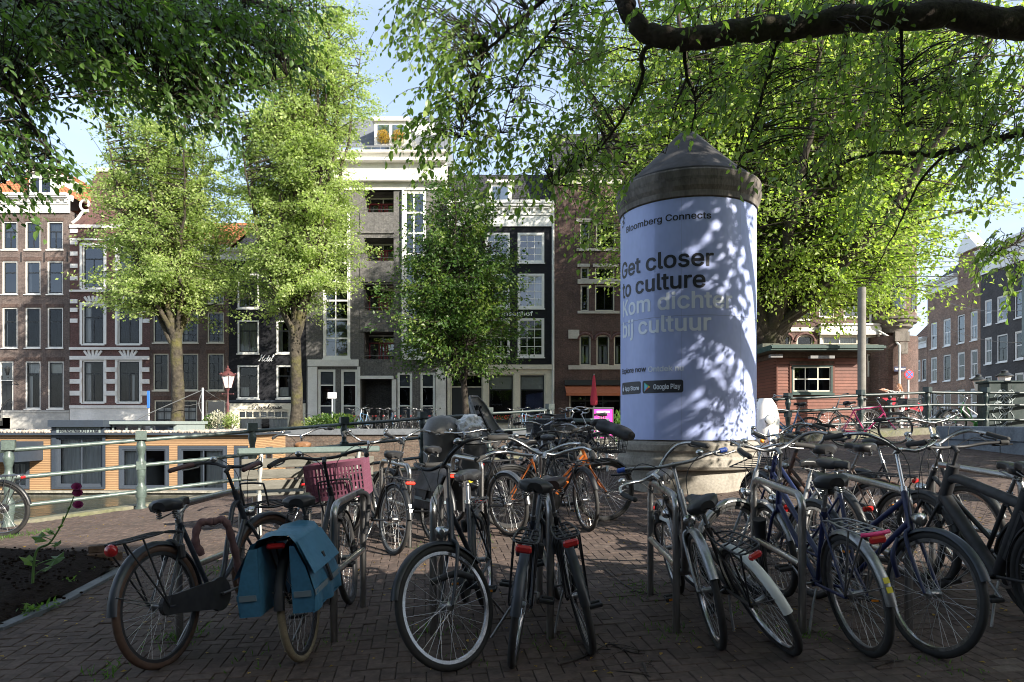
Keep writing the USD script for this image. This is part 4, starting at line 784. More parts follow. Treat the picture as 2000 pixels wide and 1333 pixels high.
def col_text(text, pxa, pxb, px_ref, py_ref, h, mt, bold=False, name="lettering", off=.002):
    t = meshkit.text_mesh(text, h, .002, bold); ta, tb = col_hit(pxa)[1], col_hit(pxb)[1]
    wrap(t, CR * (tb - ta) / t.vertices[:, 0].max(), ta, col_z(px_ref, py_ref), off, name, mt)
col_text("Bloomberg Connects", 1223, 1389, 1386, 427, .088, "ink", True)
col_text("Get closer", 1215, 1394, 1390, 519, .225, "ink", True)
col_text("to culture", 1216.5, 1378, 1374, 561, .225, "ink", True)
col_text("Kom dichter", 1216.5, 1430, 1420, 602, .225, "poster_white", True)
col_text("bij cultuur", 1216.5, 1389, 1380, 645, .225, "poster_white", True)
col_text("Explore now", 1215.5, 1262, 1258, 726, .072, "ink", True)
col_text("Ontdek nu", 1265.5, 1335, 1332, 724, .072, "poster_white", True)
obj("poster_seams", M().lathe([(CR + .0012, 1.17), (CR + .0012, 4.52)], 1, a0=-1.02, a1=-1.018).lathe([(CR + .0012, 1.17), (CR + .0012, 4.52)], 1, a0=-1.9, a1=-1.898).lathe([(CR + .0025, 2.893), (CR + .0025, 2.897)], 128), "grey_paint", col)
def col_patch(pxa, pxb, z0, z1, off, mt, name, r=.03):
    import shapely.geometry as sg
    ta, tb = col_hit(pxa)[1], col_hit(pxb)[1]; g = sg.box(0, 0, (tb - ta) * CR, z1 - z0).buffer(-r).buffer(r, quad_segs=4)
    wrap(trimesh.creation.extrude_polygon(g, .002, engine="earcut"), 1.0, ta, z0, off, name, mt)
za, zb = col_z(1325, 767), col_z(1325, 742)
col_patch(1215.5, 1251.5, za, zb, .001, "ink", "badge"); col_patch(1255, 1334.5, za, zb, .001, "ink", "badge")
col_text("App Store", 1221.5, 1249, 1325, 759.5, .06, "poster_white", True, off=.005); col_text("Google Play", 1276, 1329, 1325, 759.5, .068, "poster_white", True, off=.005)
def col_poly(pts, ta, z0, mt, name):
    import shapely.geometry as sg
    wrap(trimesh.creation.extrude_polygon(sg.Polygon(pts), .002, engine="earcut"), 1.0, ta, z0, .005, name, mt)
t9 = col_hit(1259)[1]; zc = (za + zb) / 2
for pts, mm in (([(0, -.062), (.06, -.0), (0, .062)], "poster_cyan"), ([(.003, -.062), (.075, -.018), (.06, 0)], "poster_red"), ([(.003, .062), (.06, 0), (.075, .018)], "poster_green"), ([(.062, 0), (.077, -.017), (.102, 0), (.077, .017)], "poster_yellow")): col_poly(pts, t9, zc, mm, "play_mark")
th = np.linspace(0, 2 * PI, 14)[:-1]; ap = [(.03 + .026 * math.cos(a) * (1 + .12 * math.cos(2 * a)), .033 * math.sin(a) - .01) for a in th]
col_poly(ap, col_hit(1217.2)[1], zc, "poster_white", "apple_mark"); col_poly([(.03, .028), (.04, .03), (.046, .05), (.036, .048)], col_hit(1217.2)[1], zc, "poster_white", "apple_mark")
tl = col_hit(1216.2)[1]; zl = col_z(1219, 446)
for k, (a, b) in enumerate(((0, 0), (.05, .04), (.02, .075), (.06, .11), (.03, .15), (.065, .185))): col_poly([(a, b - .016), (a + .05, b - .004), (a + .045, b + .018), (a - .004, b + .01)], tl, zl + .03, "ink", "logo_mark")
obj("poster_seam", M().box(-.05, -CR - .02, 1.2, -.05, -CR - .02, 1.2), "ink", col) if False else None

# ------------------------------------------------------------ kiosk-like ark beside the bridge
KY = 23.0
def K(px, py): p = ray(px, py, KY); return p[0], p[2]
kx0, kx1 = K(1517, 0)[0], K(1689, 0)[0]; kz0, kz1 = 1.0, K(0, 699)[1]
ks = thing("wooden_cabin", "reddish brown plank cabin with dark green flat roof and six paned window", "cabin", (0, KY, 0))
wx0, wz1 = K(1546, 714); wx1, wz0 = K(1625.5, 768); r9 = random.Random(2); n = 24
obj("wall_core", holed(M(), kx0 + .01, kx1 - .01, kz0, kz1, [(wx0, wz0, wx1, wz1)], y=.03, reveal=.12).box(kx0 + .012, .3, kz0, kx0 + .1, 4.2, kz1).box(kx1 - .1, .3, kz0, kx1 - .012, 4.2, kz1).box(kx0, 4.2, kz0, kx1, 4.3, kz1), "wood_block", ks, smooth=False)
dz = (kz1 - kz0) / n
for k in range(n):
    z0, z1 = kz0 + k * dz, kz0 + (k + 1) * dz - .013; tn = r9.random()
    spans = [(kx0 + .04, kx1 - .04)] if z1 < wz0 - .06 or z0 > wz1 + .06 else [(kx0 + .04, wx0 - .075), (wx1 + .075, kx1 - .04)]
    for a, b in spans: obj("plank", M().add([(a, 0, z0), (b, 0, z0), (b, .012, z1), (a, .012, z1), (a, .03, z0), (b, .03, z0), (b, .03, z1), (a, .03, z1)], [[0, 1, 2, 3], [4, 5, 1, 0], [3, 2, 6, 7], [1, 5, 6, 2], [4, 0, 3, 7]], tn), "plank_red", ks, smooth=False, tone=True)
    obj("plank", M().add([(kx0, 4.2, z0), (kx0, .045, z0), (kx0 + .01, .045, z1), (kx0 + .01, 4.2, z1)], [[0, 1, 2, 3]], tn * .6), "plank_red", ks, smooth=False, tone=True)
obj("corner_post", M().box(kx0 - .003, -.004, kz0, kx0 + .037, .04, kz1).box(kx1 - .037, -.004, kz0, kx1 + .003, .04, kz1), "plank_red", ks, smooth=False)
window(ks, (wx0, wz0, wx1, wz1), frame="kiosk_trim", ft=.05, sash="cream_frame", st=.04, hb=(.5,), vb=((.33, 0, 1), (.66, 0, 1)), y=-.04, deep=.8)
obj("window_surround", M().box(wx0 - .07, -.03, wz0 - .05, wx0 - .006, .025, wz1 + .05).box(wx1 + .006, -.03, wz0 - .05, wx1 + .07, .025, wz1 + .05).box(wx0 - .005, -.028, wz1 + .005, wx1 + .005, .025, wz1 + .05), "plank_red", ks, smooth=False)
rx0, rx1 = K(1492, 0)[0], K(1707, 0)[0]
obj("fascia_board", M().box(kx0 - .02, -.1, kz1 + .002, kx1 + .02, 4.4, kz1 + .18), "wood_block", ks, smooth=False)
obj("roof_edge", M().box(rx0, -.62, kz1 + .19, rx1, -.5, kz1 + .36).box(rx0 + .02, -.66, kz1 + .25, rx1 + .05, -.621, kz1 + .33).box(rx0, -.499, kz1 + .19, rx0 + .12, 4.9, kz1 + .355).box(rx1 - .12, -.499, kz1 + .19, rx1, 4.9, kz1 + .355), "kiosk_trim", ks, smooth=False)
obj("roof", M().box(rx0 + .121, -.498, kz1 + .195, rx1 - .121, 4.9, kz1 + .4).box(rx0 + .4, 1.2, kz1 + .4, rx0 + 1.0, 2.0, kz1 + .62), "kiosk_roof", ks, smooth=False)
obj("lamp", M().cbox((kx0 + 1.35, -.35, kz1 - .02), (.8, .2, .09)).cbox((kx0 - .15, -.3, kz1 + .02), (.4, .2, .1)), "grey_plastic", ks, smooth=False)

# ------------------------------------------------------------ houseboat
BY = 27.0
def B(px, py): p = ray(px, py, BY); return p[0], p[2]
def BX(px): return B(px, 0)[0]
def BZ(py): return B(0, py)[1]
bt_ = thing("houseboat", "houseboat with ochre slatted walls, dark wheelhouse and gravel roof moored at the far quay", "houseboat", (0, BY, 0))
def BR(a, y0, b, y1): return (BX(a), BZ(y1), BX(b), BZ(y0))
ops = [BR(18, 900, 56, 955), BR(111, 852, 204, 952), BR(235, 874, 328, 955), BR(350, 874, 441, 960), BR(460, 874, 482, 957)]
b0, b1 = BX(-140), BX(492); zt, zb_ = BZ(850), BZ(958)
sm_ = M(); ns_ = 31; hs = (zt - zb_) / ns_
for k in range(ns_):
    z0, z1 = zb_ + k * hs + .012, zb_ + (k + 1) * hs - .002; cuts = sorted((o[0] - .06, o[2] + .06) for o in ops if o[1] - .05 < (z0 + z1) / 2 < o[3] + .05); x_ = b0
    for a_, c_ in cuts + [(b1 + .0, None)]:
        if a_ > x_ + .05: sm_.box(x_ + .001, -.03, z0, a_ - .001, -.002, z1)
        x_ = c_
    sm_.box(b1 + .002, -.03, z0, b1 + .03, 3.9, z1)
obj("slats", sm_, "slat_wood", bt_, smooth=False, kind="stuff")
obj("slatted_wall", holed(M(), b0, b1, zb_, zt, ops, reveal=.15).quad((b1, 0, zb_), (b1, 3.9, zb_), (b1, 3.9, zt), (b1, 0, zt)).quad((b1, 3.9, zb_), (b0, 3.9, zb_), (b0, 3.9, zt), (b1, 3.9, zt)), "wood_block", bt_, smooth=False)
obj("hull", M().box(b0 - .1, -.18, WATZ - .8, b1 + .2, 4.1, WATZ + .12).box(b0 - .1, -.32, WATZ + .121, b1 + .3, 4.2, zb_ - .002), "hull", bt_, smooth=False)
for k, o in enumerate(ops):
    window(bt_, o, frame="boat_frame", ft=.09, sash="boat_frame", st=.05, vb=((.52, 0, 1),) if k < 4 else (), curtain=([(0, 1, 0, 1)], [(0, .96, 0, 1)], [(0, .5, 0, 1)], [(.55, 1, 0, 1), (.4, .5, 0, 1)], [(0, 1, 0, 1)])[k], y=-.03, sill=False, deep=2.0, out=.05)
o = (b1, BZ(900), 0, 0)
obj("side_window", M().box(b1 + .003, 1.4, BZ(910), b1 + .05, 2.2, BZ(876)), "boat_frame", bt_, smooth=False); obj("side_pane", M().box(b1 + .052, 1.5, BZ(907), b1 + .056, 2.1, BZ(879)), "pane", bt_, smooth=False)
obj("roof", M().box(b0 - .1, -.25, zt + .002, b1 + .2, 4.1, zt + .09), "boat_blue", bt_, smooth=False)
g = M(); rr = np.random.default_rng(8)
for q in range(2600):
    x, y, s_ = rr.uniform(b0, b1 + .1), rr.uniform(0, 1) ** 2 * 4.1 - .22, rr.uniform(.03, .09); g.ball((x, y if not BX(100) < x < BX(213) else y + 3.4, zt + .1 + s_ * .3), (s_ * 1.3, s_, s_ * .9), 5, tone=rr.random())
obj("roof_gravel", g, "gravel", bt_, kind="stuff")
wh = (BX(103), BX(210)); ztop = BZ(822)
obj("wheelhouse", M().box(wh[0] + .1, -.12, zt - .1, wh[1] - .1, 3.0, ztop - .25).box(wh[0], -.3, ztop - .25 + .002, wh[1], 3.3, ztop + .02), "boat_blue", bt_, smooth=False)
obj("wheelhouse_front", holed(M(), wh[0] + .02, wh[1] - .02, BZ(955), ztop - .255, [BR(112, 853, 203, 951)], y=-.11, reveal=.1).quad((wh[0] + .02, -.11, BZ(955)), (wh[0] + .02, 0, BZ(955)), (wh[0] + .02, 0, ztop - .25), (wh[0] + .02, -.11, ztop - .25)[::1]), "boat_blue", bt_, smooth=False)
obj("name_board", M().box(BX(115), -.15, BZ(848), BX(200), -.113, BZ(835)), "boat_grey", bt_, smooth=False)
letters(bt_, "PRINSENBOOT.COM", BX(120), BZ(846), .17, "ink", BX(197) - BX(120), y=-.153, bold=True)
obj("skylight_cabin", M().box(wh[1], .3, zt + .1, BX(338), 2.8, BZ(829)).box(wh[1], .1, BZ(829) + .002, BX(340), 3.0, BZ(823)), "boat_grey", bt_, smooth=False)
for (a, b) in ((216, 237), (243, 262), (268, 286), (292, 332)): obj("cabin_window", M().box(BX(a), .26, BZ(846), BX(b), .297, BZ(833)), "pane", bt_, smooth=False)
obj("shed_roof", M().box(BX(-140), -1.4, BZ(899), BX(85), -.01, BZ(874)).box(BX(-140), -1.6, BZ(874) + .002, BX(86), -.01, BZ(862)), "boat_blue", bt_, smooth=False)
obj("fender", M().ball((BX(312), -.5, BZ(975)), (.42, .2, .14), 12), "grey_plastic", bt_)
obj("roof_dome", M().lathe([(.2, 0), (.2, .1), (.1, .16), (0, .16)], 12, (BX(24), .5, zt + .09)), "dark_plastic", bt_)

# ------------------------------------------------------------ railings
def baluster(h, s=1.0, base=.1):
    return [(.085 * s, -base), (.085 * s, .03), (.06 * s, .05), (.058 * s, .17), (.075 * s, .19), (.075 * s, .34), (.05 * s, .37), (.045 * s, .42), (.062 * s, .52), (.066 * s, .58), (.06 * s, .62), (.07 * s, .63), (.07 * s, .7), (.045 * s, .74), (.042 * s, .8), (.068 * s, .92), (.066 * s, .96), (.04 * s, h - .09), (.055 * s, h - .08)]
def railing(name, label, pts, mt, heights=(.27, .66, 1.04), top=1.14, zf=None, big=0, style="block", rr=.03, mats=None):
    t = thing(name, label, "railing", (0, 0, 0)); P3 = []
    for k, (x, y) in enumerate(pts):
        z = float(ground(x, y)) if zf is None else zf
        P3.append((x, y, z)); s_ = 1.0 if not big or k % big else 1.35; m = M(); pm = mats[k] if mats else mt
        m.lathe(baluster(top, s_), 12, (x, y, z))
        if style == "block": m.cbox((x, y, z + top - .03), (.15 * s_, .15 * s_, .13), .5).cbox((x, y, z + .66), (.13 * s_, .13 * s_, .12), .5)
        else: m.cbox((x, y, z + heights[-1]), (.12 * s_, .12 * s_, .12), .5).ball((x, y, z + top + .03), .07 * s_, 10)
        obj("post", m, pm, t)
    for k in range(len(pts) - 1):
        for h_ in heights:
            a, b = np.array(P3[k]) + [0, 0, h_], np.array(P3[k + 1]) + [0, 0, h_]; d = (b - a) / np.linalg.norm(b - a)
            obj("rail", M().tube([a + d * .03, (a + b) / 2 - [0, 0, .004], b - d * .03], rr, 8), mats[k] if mats else mt, t)
    return t
railing("quay_railing", "long cast iron canal railing of turned posts and three round bars, pale green at left", [tuple(q) for q in RAIL[:9]], "rail_green", mats=["rail_pale"] * 5 + ["rail_green"] * 6)
rp = [(3.0, 15.82), (4.75, 16.08), (6.6, 16.32), (8.5, 16.64), (10.35, 17.0), (11.9, 17.15), (13.6, 17.3), (15.4, 17.45)]
railing("bridge_railing", "dark green cast iron railing on mossy kerb with bicycles leaning on it", rp, "rail_green", heights=(.36, .73, 1.04), rr=.034, top=1.14)
railing("bridge_railing", "second iron railing running back along the bridge edge beside the plank cabin", [(12.4, 20.5), (12.4, 22.4), (12.4, 24.3), (12.4, 26.2), (12.4, 28.1), (12.4, 30)], "rail_green", zf=1.06, style="ball")
railing("bridge_railing", "far iron railing on the opposite bridge side behind the lime green bag", [(15.5, 20), (17.3, 20), (19.1, 20), (20.9, 20)], "rail_green", zf=1.06, style="ball")
obj("far_quay_rail", M().tube([(-90, 32.9, 1.1), (5, 32.9, 1.1)], .02, 4), "rail_green") if False else None
# stone parapet
sp = thing("stone_parapet", "low bluish stone parapet wall below the graffiti covered cabinet", "wall", (0, 0, 0)); p0 = on_ground(1838, 866); r8 = random.Random(3)
wa, wb_ = np.array([8.95, 14.3]), np.array([9.25, 10.6]); dd = unit2 = (wb_ - wa) / np.linalg.norm(wb_ - wa); ra_ = math.atan2(dd[1], dd[0])
for k in range(5):
    for c_ in range(2):
        L_ = .8; q = wa + dd * (L_ * (k + .5 - (.3 if c_ else 0)) + (.15 if c_ else 0)) - np.array([-dd[1], dd[0]]) * -.32
        m = M().bev((q[0], q[1], 1.2 if c_ else .88), (L_ - .008, .62 + (.05 if c_ else 0), .27 if c_ else .36), .012, rot(0, 0, ra_))
        obj("stone", m, "parapet_stone", sp, smooth=False)
cab = thing("utility_cabinet", "dark green street cabinet scrawled with white graffiti", "cabinet", (12.7, 17.35, 1.05), -.1)
obj("housing", M().bev((0, .25, .62), (1.1, .5, 1.5), .02).bev((0, .25, 1.4), (1.18, .58, .06), .02), "cabinet", cab, smooth=False)
obj("door_gap", M().box(-.005, -.003, 0, .005, -.001, 1.3), "ink", cab, smooth=False)
gm = M(); r7 = np.random.default_rng(6)
for k in range(7):
    c0 = np.array([-.38 + .06 * (k % 2), .2 + k * .15]); a = np.linspace(0, 5.2 + k, 22)
    gm.tube(spline(np.stack([c0[0] + .12 * np.cos(a * 1.3 + k) + .03 * a, np.full(22, -.006), c0[1] + .09 * np.sin(a * 1.9)], 1), 50), .008, 4)
gm.tube(spline([(-.1, -.006, 1.1), (0.02, -.006, .9), (-.05, -.006, .7), (.05, -.006, .5), (-.02, -.006, .35)], 20), .008, 4)
obj("graffiti", gm, "graffiti", cab)
# low white sign mast behind the cabinet
ms = thing("sign_mast", "pale grey box sign on a steel mast at the right picture edge", "sign", (12.95, 17.0, 1.0)); obj("mast", M().tube([(0, 0, 0), (0, 0, 4.0)], .05, 8), "dull_metal", ms); obj("box", M().bev((.1, 0, 3.1), (.6, .2, 2.1), .03), "boat_grey", ms, smooth=False)

# ------------------------------------------------------------ street furniture on the near quay
def bench(name, label, loc, rz):
    b = thing(name, label, "bench", loc, rz)
    for k in range(4): obj("seat_slat", M().bev((0, -.12 + .115 * k, .45), (1.5, .1, .035), .008), "bench_wood", b, smooth=False)
    for k in range(3): obj("back_slat", M().bev((0, .3 + .03 * k, .56 + .125 * k), (1.5, .03, .105), .008), "bench_wood", b, smooth=False)
    obj("back_cap", M().bev((0, .4, .95), (1.6, .1, .07), .015), "bench_green", b, smooth=False)
    for s_ in (-.55, .55): obj("support", M().tube([(s_, -.15, 0), (s_, -.1, .42), (s_, .25, .42), (s_, .42, .93)], .025, 6).tube([(s_, .3, 0), (s_, .28, .45)], .025, 6), "pale_plastic", b)
    return b
bench("bench", "weathered slatted bench beside the left railing behind the mauve crate", (-2.5, 8.2, float(ground(-2.5, 8.2))), .5 + PI)
bench("bench", "slatted bench with pale top board just left of the advertising column", (1.15, 12.3, float(ground(1.15, 12.3))), .25)
q = on_ground(884, 990); q = np.array([-.83, 9.3, float(ground(-.83, 9.3))])
bn = thing("litter_bin", "dark grey twin litter bin with sloping lids among the bicycles", "bin", q)
obj("shell", M().lathe([(.25, 0), (.255, .05), (.26, 1.0), (.24, 1.02)], 24, (-.12, 0, 0)).lathe([(.22, 0), (.23, .85), (.2, .87)], 24, (.26, -.12, 0)), "dark_plastic", bn)
obj("lid", M().lathe([(.265, 1.02), (.27, 1.06), (.2, 1.2), (.1, 1.24), (0, 1.25)], 24, (-.12, 0, 0)).lathe([(.235, .87), (.24, .91), (0, .97)], 24, (.26, -.12, 0)), "grey_plastic", bn)
pb = trimesh.creation.icosphere(3, 1.0); v = np.array(pb.vertices); nn = meshkit.fbm(v * 2.6 + 4) if hasattr(meshkit, "fbm") else meshkit.noise(v * 3)
v = v * (.62 + .75 * np.asarray(nn))[:, None] * [.19, .17, .16]; tb = M().add(v, pb.faces)
pbag = thing("plastic_bag", "crumpled clear plastic bag resting on the litter bin", "bag", (q[0] + .27, q[1] - .12, q[2] + 1.1)); obj("sheet", tb, "plastic_bag", pbag, smooth=False)
# bicycle stands
def stand(px, py, rz, L=.75, H=.86, label="", r=.024):
    p = on_ground(px, py); s_ = thing("bicycle_stand", label, "bicycle stand", p, rz); c = .09; a = np.linspace(0, PI / 2, 6)
    z2 = float(ground(p[0] + L * math.cos(rz), p[1] + L * math.sin(rz)) - p[2])
    pts = [(0, 0, -.05), (0, 0, H - c)] + [(c - c * math.cos(t), 0, H - c + c * math.sin(t)) for t in a[1:]] + [(L - c + c * math.sin(t), 0, H - c + c * math.cos(t) + z2) for t in a] + [(L, 0, -.05 + z2)]
    obj("hoop", M().tube(pts, r, 12), "stainless", s_); obj("crossbar", M().tube([(r, 0, H * .5), (L - r, 0, H * .5 + z2)], r * .9, 10), "stainless", s_)
    return s_
D2 = math.radians
for px, py, an, L, lb in ((350, 1249, 84, .8, "stand with the black bicycle and its cloth wrapped lock at far left"), (652, 1256, 88, .72, "stand beside the blue saddlebag bicycle"), (846, 1243, 92, .72, "stand behind the front wheel of the bicycle facing the viewer"),
        (1075, 1250, 93, .72, "stand between the two leaning bicycles seen from behind"), (1321, 1239, 90, .8, "stand carrying the silver bicycle with blue grips"), (1567, 1241, 91, .8, "stand carrying the blue bicycle with pink taped rack"),
        (1775, 1232, 92, .85, "stand behind the spoked front wheel of the dark blue bicycle"), (1996, 1180, 96, .85, "stand under the thick framed black bicycle at far right"),
        (632, 1062, 118, .75, "stand in the second row by the brown saddle"), (800, 1072, 122, .78, "stand in the second row by the red rear light"), (941, 1056, 120, .72, "stand in the second row in front of the litter bin"), (1055, 1020, 118, .72, "stand in the second row below the child seat")):
    stand(px, py, D2(an), L, .86 if an < 100 else .84, "stainless steel hoop " + lb)

# ------------------------------------------------------------ far quay furniture
lp = thing("street_lamp", "red cast iron crown lantern on the far quay in front of the black hotel", "street lamp", (ray(445, 0, 34.2)[0], 34.2, FARZ)); lz = lambda py: ray(0, py, 34.2)[2] - FARZ
obj("pole", M().lathe([(.16, 0), (.16, .5), (.1, .6), (.07, .9), (.06, lz(795)), (.09, lz(790)), (.045, lz(785)), (.04, lz(765)), (.08, lz(762)), (.1, lz(759))], 12), "lamp_red", lp)
obj("ladder_bar", M().tube([(-.27, 0, lz(770)), (.27, 0, lz(770))], .018, 6).ball((-.28, 0, lz(770)), .04, 6).ball((.28, 0, lz(770)), .04, 6), "lamp_red", lp)
obj("lantern_glass", M().lathe([(.17, lz(758)), (.33, lz(735))], 6, smooth=False), "pale_plastic", lp, smooth=False)
m = M().lathe([(.36, lz(735)), (.36, lz(733)), (.2, lz(727)), (.1, lz(725)), (.13, lz(722)), (.04, lz(719)), (.05, lz(717)), (0, lz(714))], 12, smooth=False)
for k in range(6):
    a = k * PI / 3; m.tube([(.18 * math.cos(a), .18 * math.sin(a), lz(758)), (.345 * math.cos(a), .345 * math.sin(a), lz(735))], .014, 4).ball((.38 * math.cos(a), .38 * math.sin(a), lz(731)), .05, 6)
obj("lantern_crown", m, "lamp_red", lp)
for px, lb in ((1911, "black iron lantern standing before the brown street house"), (1962, "black iron lantern rising behind the graffiti cabinet")):
    Yl = 30 if px < 1950 else 26; t = thing("street_lamp", lb, "street lamp", (ray(px, 0, Yl)[0], Yl, 1.05)); z9 = (lambda py: ray(0, py, Yl)[2] - 1.05); dy = 0 if px < 1950 else -8
    obj("pole", M().lathe([(.12, 0), (.12, .4), (.06, .6), (.05, z9(765 + dy))], 10), "dark_frame", t)
    obj("lantern_glass", M().lathe([(.12, z9(764 + dy)), (.24, z9(744 + dy))], 6, smooth=False), "pale_plastic", t, smooth=False)
    obj("lantern_crown", M().lathe([(.3, z9(744 + dy)), (.3, z9(742 + dy)), (.12, z9(736 + dy)), (.12, z9(733 + dy)), (0, z9(730 + dy))], 8, smooth=False), "dark_frame", t)
def mast(name, label, cat, px, Y, pytop, r, mt, z0=FARZ):
    p = ray(px, pytop, Y); t = thing(name, label, cat, (p[0], Y, z0)); obj("mast", M().tube([(0, 0, -.05), (0, 0, p[2] - z0)], r, 10), mt, t); return t, p[2] - z0
t, z_ = mast("lamp_pole", "tall grey concrete pole rising beside the plank cabin into the foliage", "pole", 1683, 21.8, 562, .125, "pole_grey", 1.06)
t, z_ = mast("sign_post", "white square notice board on a slim pole beside the second trunk", "sign", 649, 33.6, 768, .035, "pale_plastic"); obj("board", M().bev((0, -.05, z_ - .12), (.42, .04, .3), .01), "sign_white", t, smooth=False)
t, z_ = mast("sign_post", "narrow blue street sign on a post in front of the red house", "sign", 291, 34, 765, .03, "pale_plastic"); obj("board", M().bev((0, -.05, z_ - .4), (.14, .05, .85), .01), "sign_blue", t, smooth=False)
t, z_ = mast("wooden_pole", "thin pale pole with loose cables beside the first trunk", "pole", 396, 33.8, 758, .05, "pale_plastic"); obj("cable", M().tube(spline([(0, 0, z_ - .1), (-2.5, 0, z_ - 1.2), (-4, .1, z_ - 1.9), (-5.6, .1, z_ - 2.05)], 16), .022, 5).tube(spline([(0, 0, z_ - .1), (-.15, -.1, z_ - .8), (.05, -.1, z_ - 1.4)], 10), .015, 5), "wire_pale", t)
t, z_ = mast("no_parking_sign", "round blue and red no parking sign near the turret", "sign", 1774, 29, 722, .035, "pale_plastic", 1.06)
obj("disc", M().lathe([(0, -.03), (.2, -.03), (.2, 0), (0, 0)], 24, (0, -.04, z_ - .22), "y", smooth=False), "sign_red", t); obj("disc_face", M().lathe([(0, -.004), (.155, -.004), (.155, 0)], 24, (0, -.075, z_ - .22), "y", smooth=False), "sign_blue", t)
obj("cross_bar", M().cbox((0, -.082, z_ - .22), (.32, .004, .045), 0, .785).cbox((0, -.083, z_ - .22), (.32, .004, .045), 0, -.785), "sign_red", t, smooth=False)
wires = thing("overhead_wires", "thin wires strung between the trees and the hotel front", "wire", (0, 0, 0))
for a, b, sag in (((396, 760, 33.8), (597, 808, 42.5), .7), ((345, 790, 35), (430, 760, 42.5), .4), ((597, 808, 42.5), (720, 790, 42.5), .5), ((1850, 640, 40), (2010, 668, 30), .3), ((1850, 590, 50), (2010, 605, 30), .3)):
    A_, B_ = ray(*a), ray(*b); tt = np.linspace(0, 1, 14)[:, None]; c = A_ + (B_ - A_) * tt; c[:, 2] -= sag * 4 * (tt[:, 0] * (1 - tt[:, 0])); obj("wire", M().tube(c, .012, 4), "wire_pale", wires)
ps = thing("parasol", "closed dark red parasol standing before the cafe awning", "parasol", (ray(1160, 0, 35)[0], 35, FARZ)); obj("pole", M().tube([(0, 0, 0), (0, 0, 2.9)], .03, 6), "dull_metal", ps)
obj("canopy", M().lathe([(.0, 1.25), (.16, 1.3), (.2, 1.5), (.13, 2.1), (.06, 2.75), (0, 2.9)], 10, smooth=False), "parasol_red", ps)
sb = thing("sandwich_board", "magenta sandwich board with white headline standing behind the railing", "sign", (ray(1178, 0, 18.5)[0], 18.5, .88), .1)
obj("panel", M().bev((0, 0, .5), (.52, .04, .8), .01), "magenta", sb, smooth=False); obj("frame", M().box(-.29, -.03, .04, -.261, .03, .95).box(.261, -.03, .04, .29, .03, .95).box(-.26, -.029, .901, .26, .029, .95), "dark_plastic", sb, smooth=False); obj("lettering", M().cbox((0, -.022, .82), (.36, .004, .05)).cbox((0, -.022, .75), (.24, .004, .035)).ball((0, -.02, .42), (.17, .006, .16), 12), "sign_white", sb, smooth=False)

# ------------------------------------------------------------ person on the bridge
def hull(a, b, ra, rb): return manifold3d.Manifold.batch_hull([manifold3d.Manifold.sphere(ra, 14).translate(tuple(map(float, a))), manifold3d.Manifold.sphere(rb, 14).translate(tuple(map(float, b)))])
def limb(chain): 
    o = None
    for (a, ra), (b, rb) in zip(chain[:-1], chain[1:]): s_ = hull(a, b, ra, rb); o = s_ if o is None else o + s_
    return o
def soften(mf, e=.03, it=8):
    q = mf.refine_to_length(e).to_mesh(); t = trimesh.Trimesh(q.vert_properties[:, :3], q.tri_verts, process=True); trimesh.smoothing.filter_taubin(t, iterations=it); return M().add(t.vertices, t.faces)
pe = thing("person", "woman in black and white top and white trousers stretching both arms forward on the bridge", "person", (ray(1758, 0, 24.6)[0], 24.6, 1.06), 0)
sh, hp = 1.38, .93; bod = limb([((-.02, 0, hp), .13), ((.0, 0, 1.12), .115), ((-.01, 0, 1.3), .13), ((-.01, 0, 1.42), .07), ((-.03, 0, 1.5), .052), ((-.04, 0, 1.54), .05)])
for s_ in (-1, 1):
    y = s_ * .17; h1, h2 = np.array((-.3, s_ * .13, sh + .04)), np.array((-.54, s_ * .09, sh + .13))
    bod += limb([((0, y * .6, sh), .075), ((-.02, y, sh - .01), .06), (tuple(h1), .042), (tuple(h2), .03), (tuple(h2 + [-.05, 0, .015]), .032), (tuple(h2 + [-.09, 0, .02]), .03)])
    for k in range(4): o_ = h2 + [-.09, (k - 1.5) * .018, .02]; bod += limb([(tuple(o_), .0095), (tuple(o_ + [-.045 + .006 * abs(k - 1.4), 0, .012]), .009), (tuple(o_ + [-.085 + .012 * abs(k - 1.4), 0, .012]), .008)])
    o_ = h2 + [-.04, -s_ * .02, .03]; bod += limb([(tuple(o_), .012), (tuple(o_ + [-.03, -s_ * .02, .03]), .01), (tuple(o_ + [-.06, -s_ * .02, .04]), .009)])
    bod += limb([((-.02, s_ * .09, hp), .11), ((-.03 + .04 * s_, s_ * .1, .5), .065), ((.02 + .06 * s_, s_ * .1, .1), .042), ((-.08 + .06 * s_, s_ * .1, .05), .04)])
hd = np.array((-.07, 0, 1.62)); bod += manifold3d.Manifold.sphere(1, 24).scale((.095, .075, .118)).translate(tuple(hd)) + hull(hd + [-.05, 0, -.06], hd + [-.03, 0, -.09], .045, .035) + hull(hd + [-.09, 0, .0], hd + [-.108, 0, -.025], .01, .014) + hull(hd + [-.02, -.075, 0], hd + [-.02, -.078, -.02], .014, .012) + hull(hd + [-.02, .075, 0], hd + [-.02, .078, -.02], .014, .012)
obj("body", soften(bod, .02, 4), "skin", pe)
obj("eyes", M().ball(hd + [-.083, -.03, .012], .009, 8).ball(hd + [-.083, .03, .012], .009, 8), "ink", pe); obj("mouth", M().ball(hd + [-.089, 0, -.06], (.006, .022, .006), 8), "red_frame", pe)
top_ = limb([((-.02, 0, hp + .02), .145), ((0, 0, 1.12), .132), ((-.01, 0, 1.3), .145), ((-.01, 0, 1.4), .085)])
for s_ in (-1, 1): y = s_ * .17; top_ += limb([((0, y * .6, sh), .09), ((-.02, y, sh - .01), .076), ((-.3, s_ * .13, sh + .04), .056), ((-.42, s_ * .11, sh + .085), .05)])
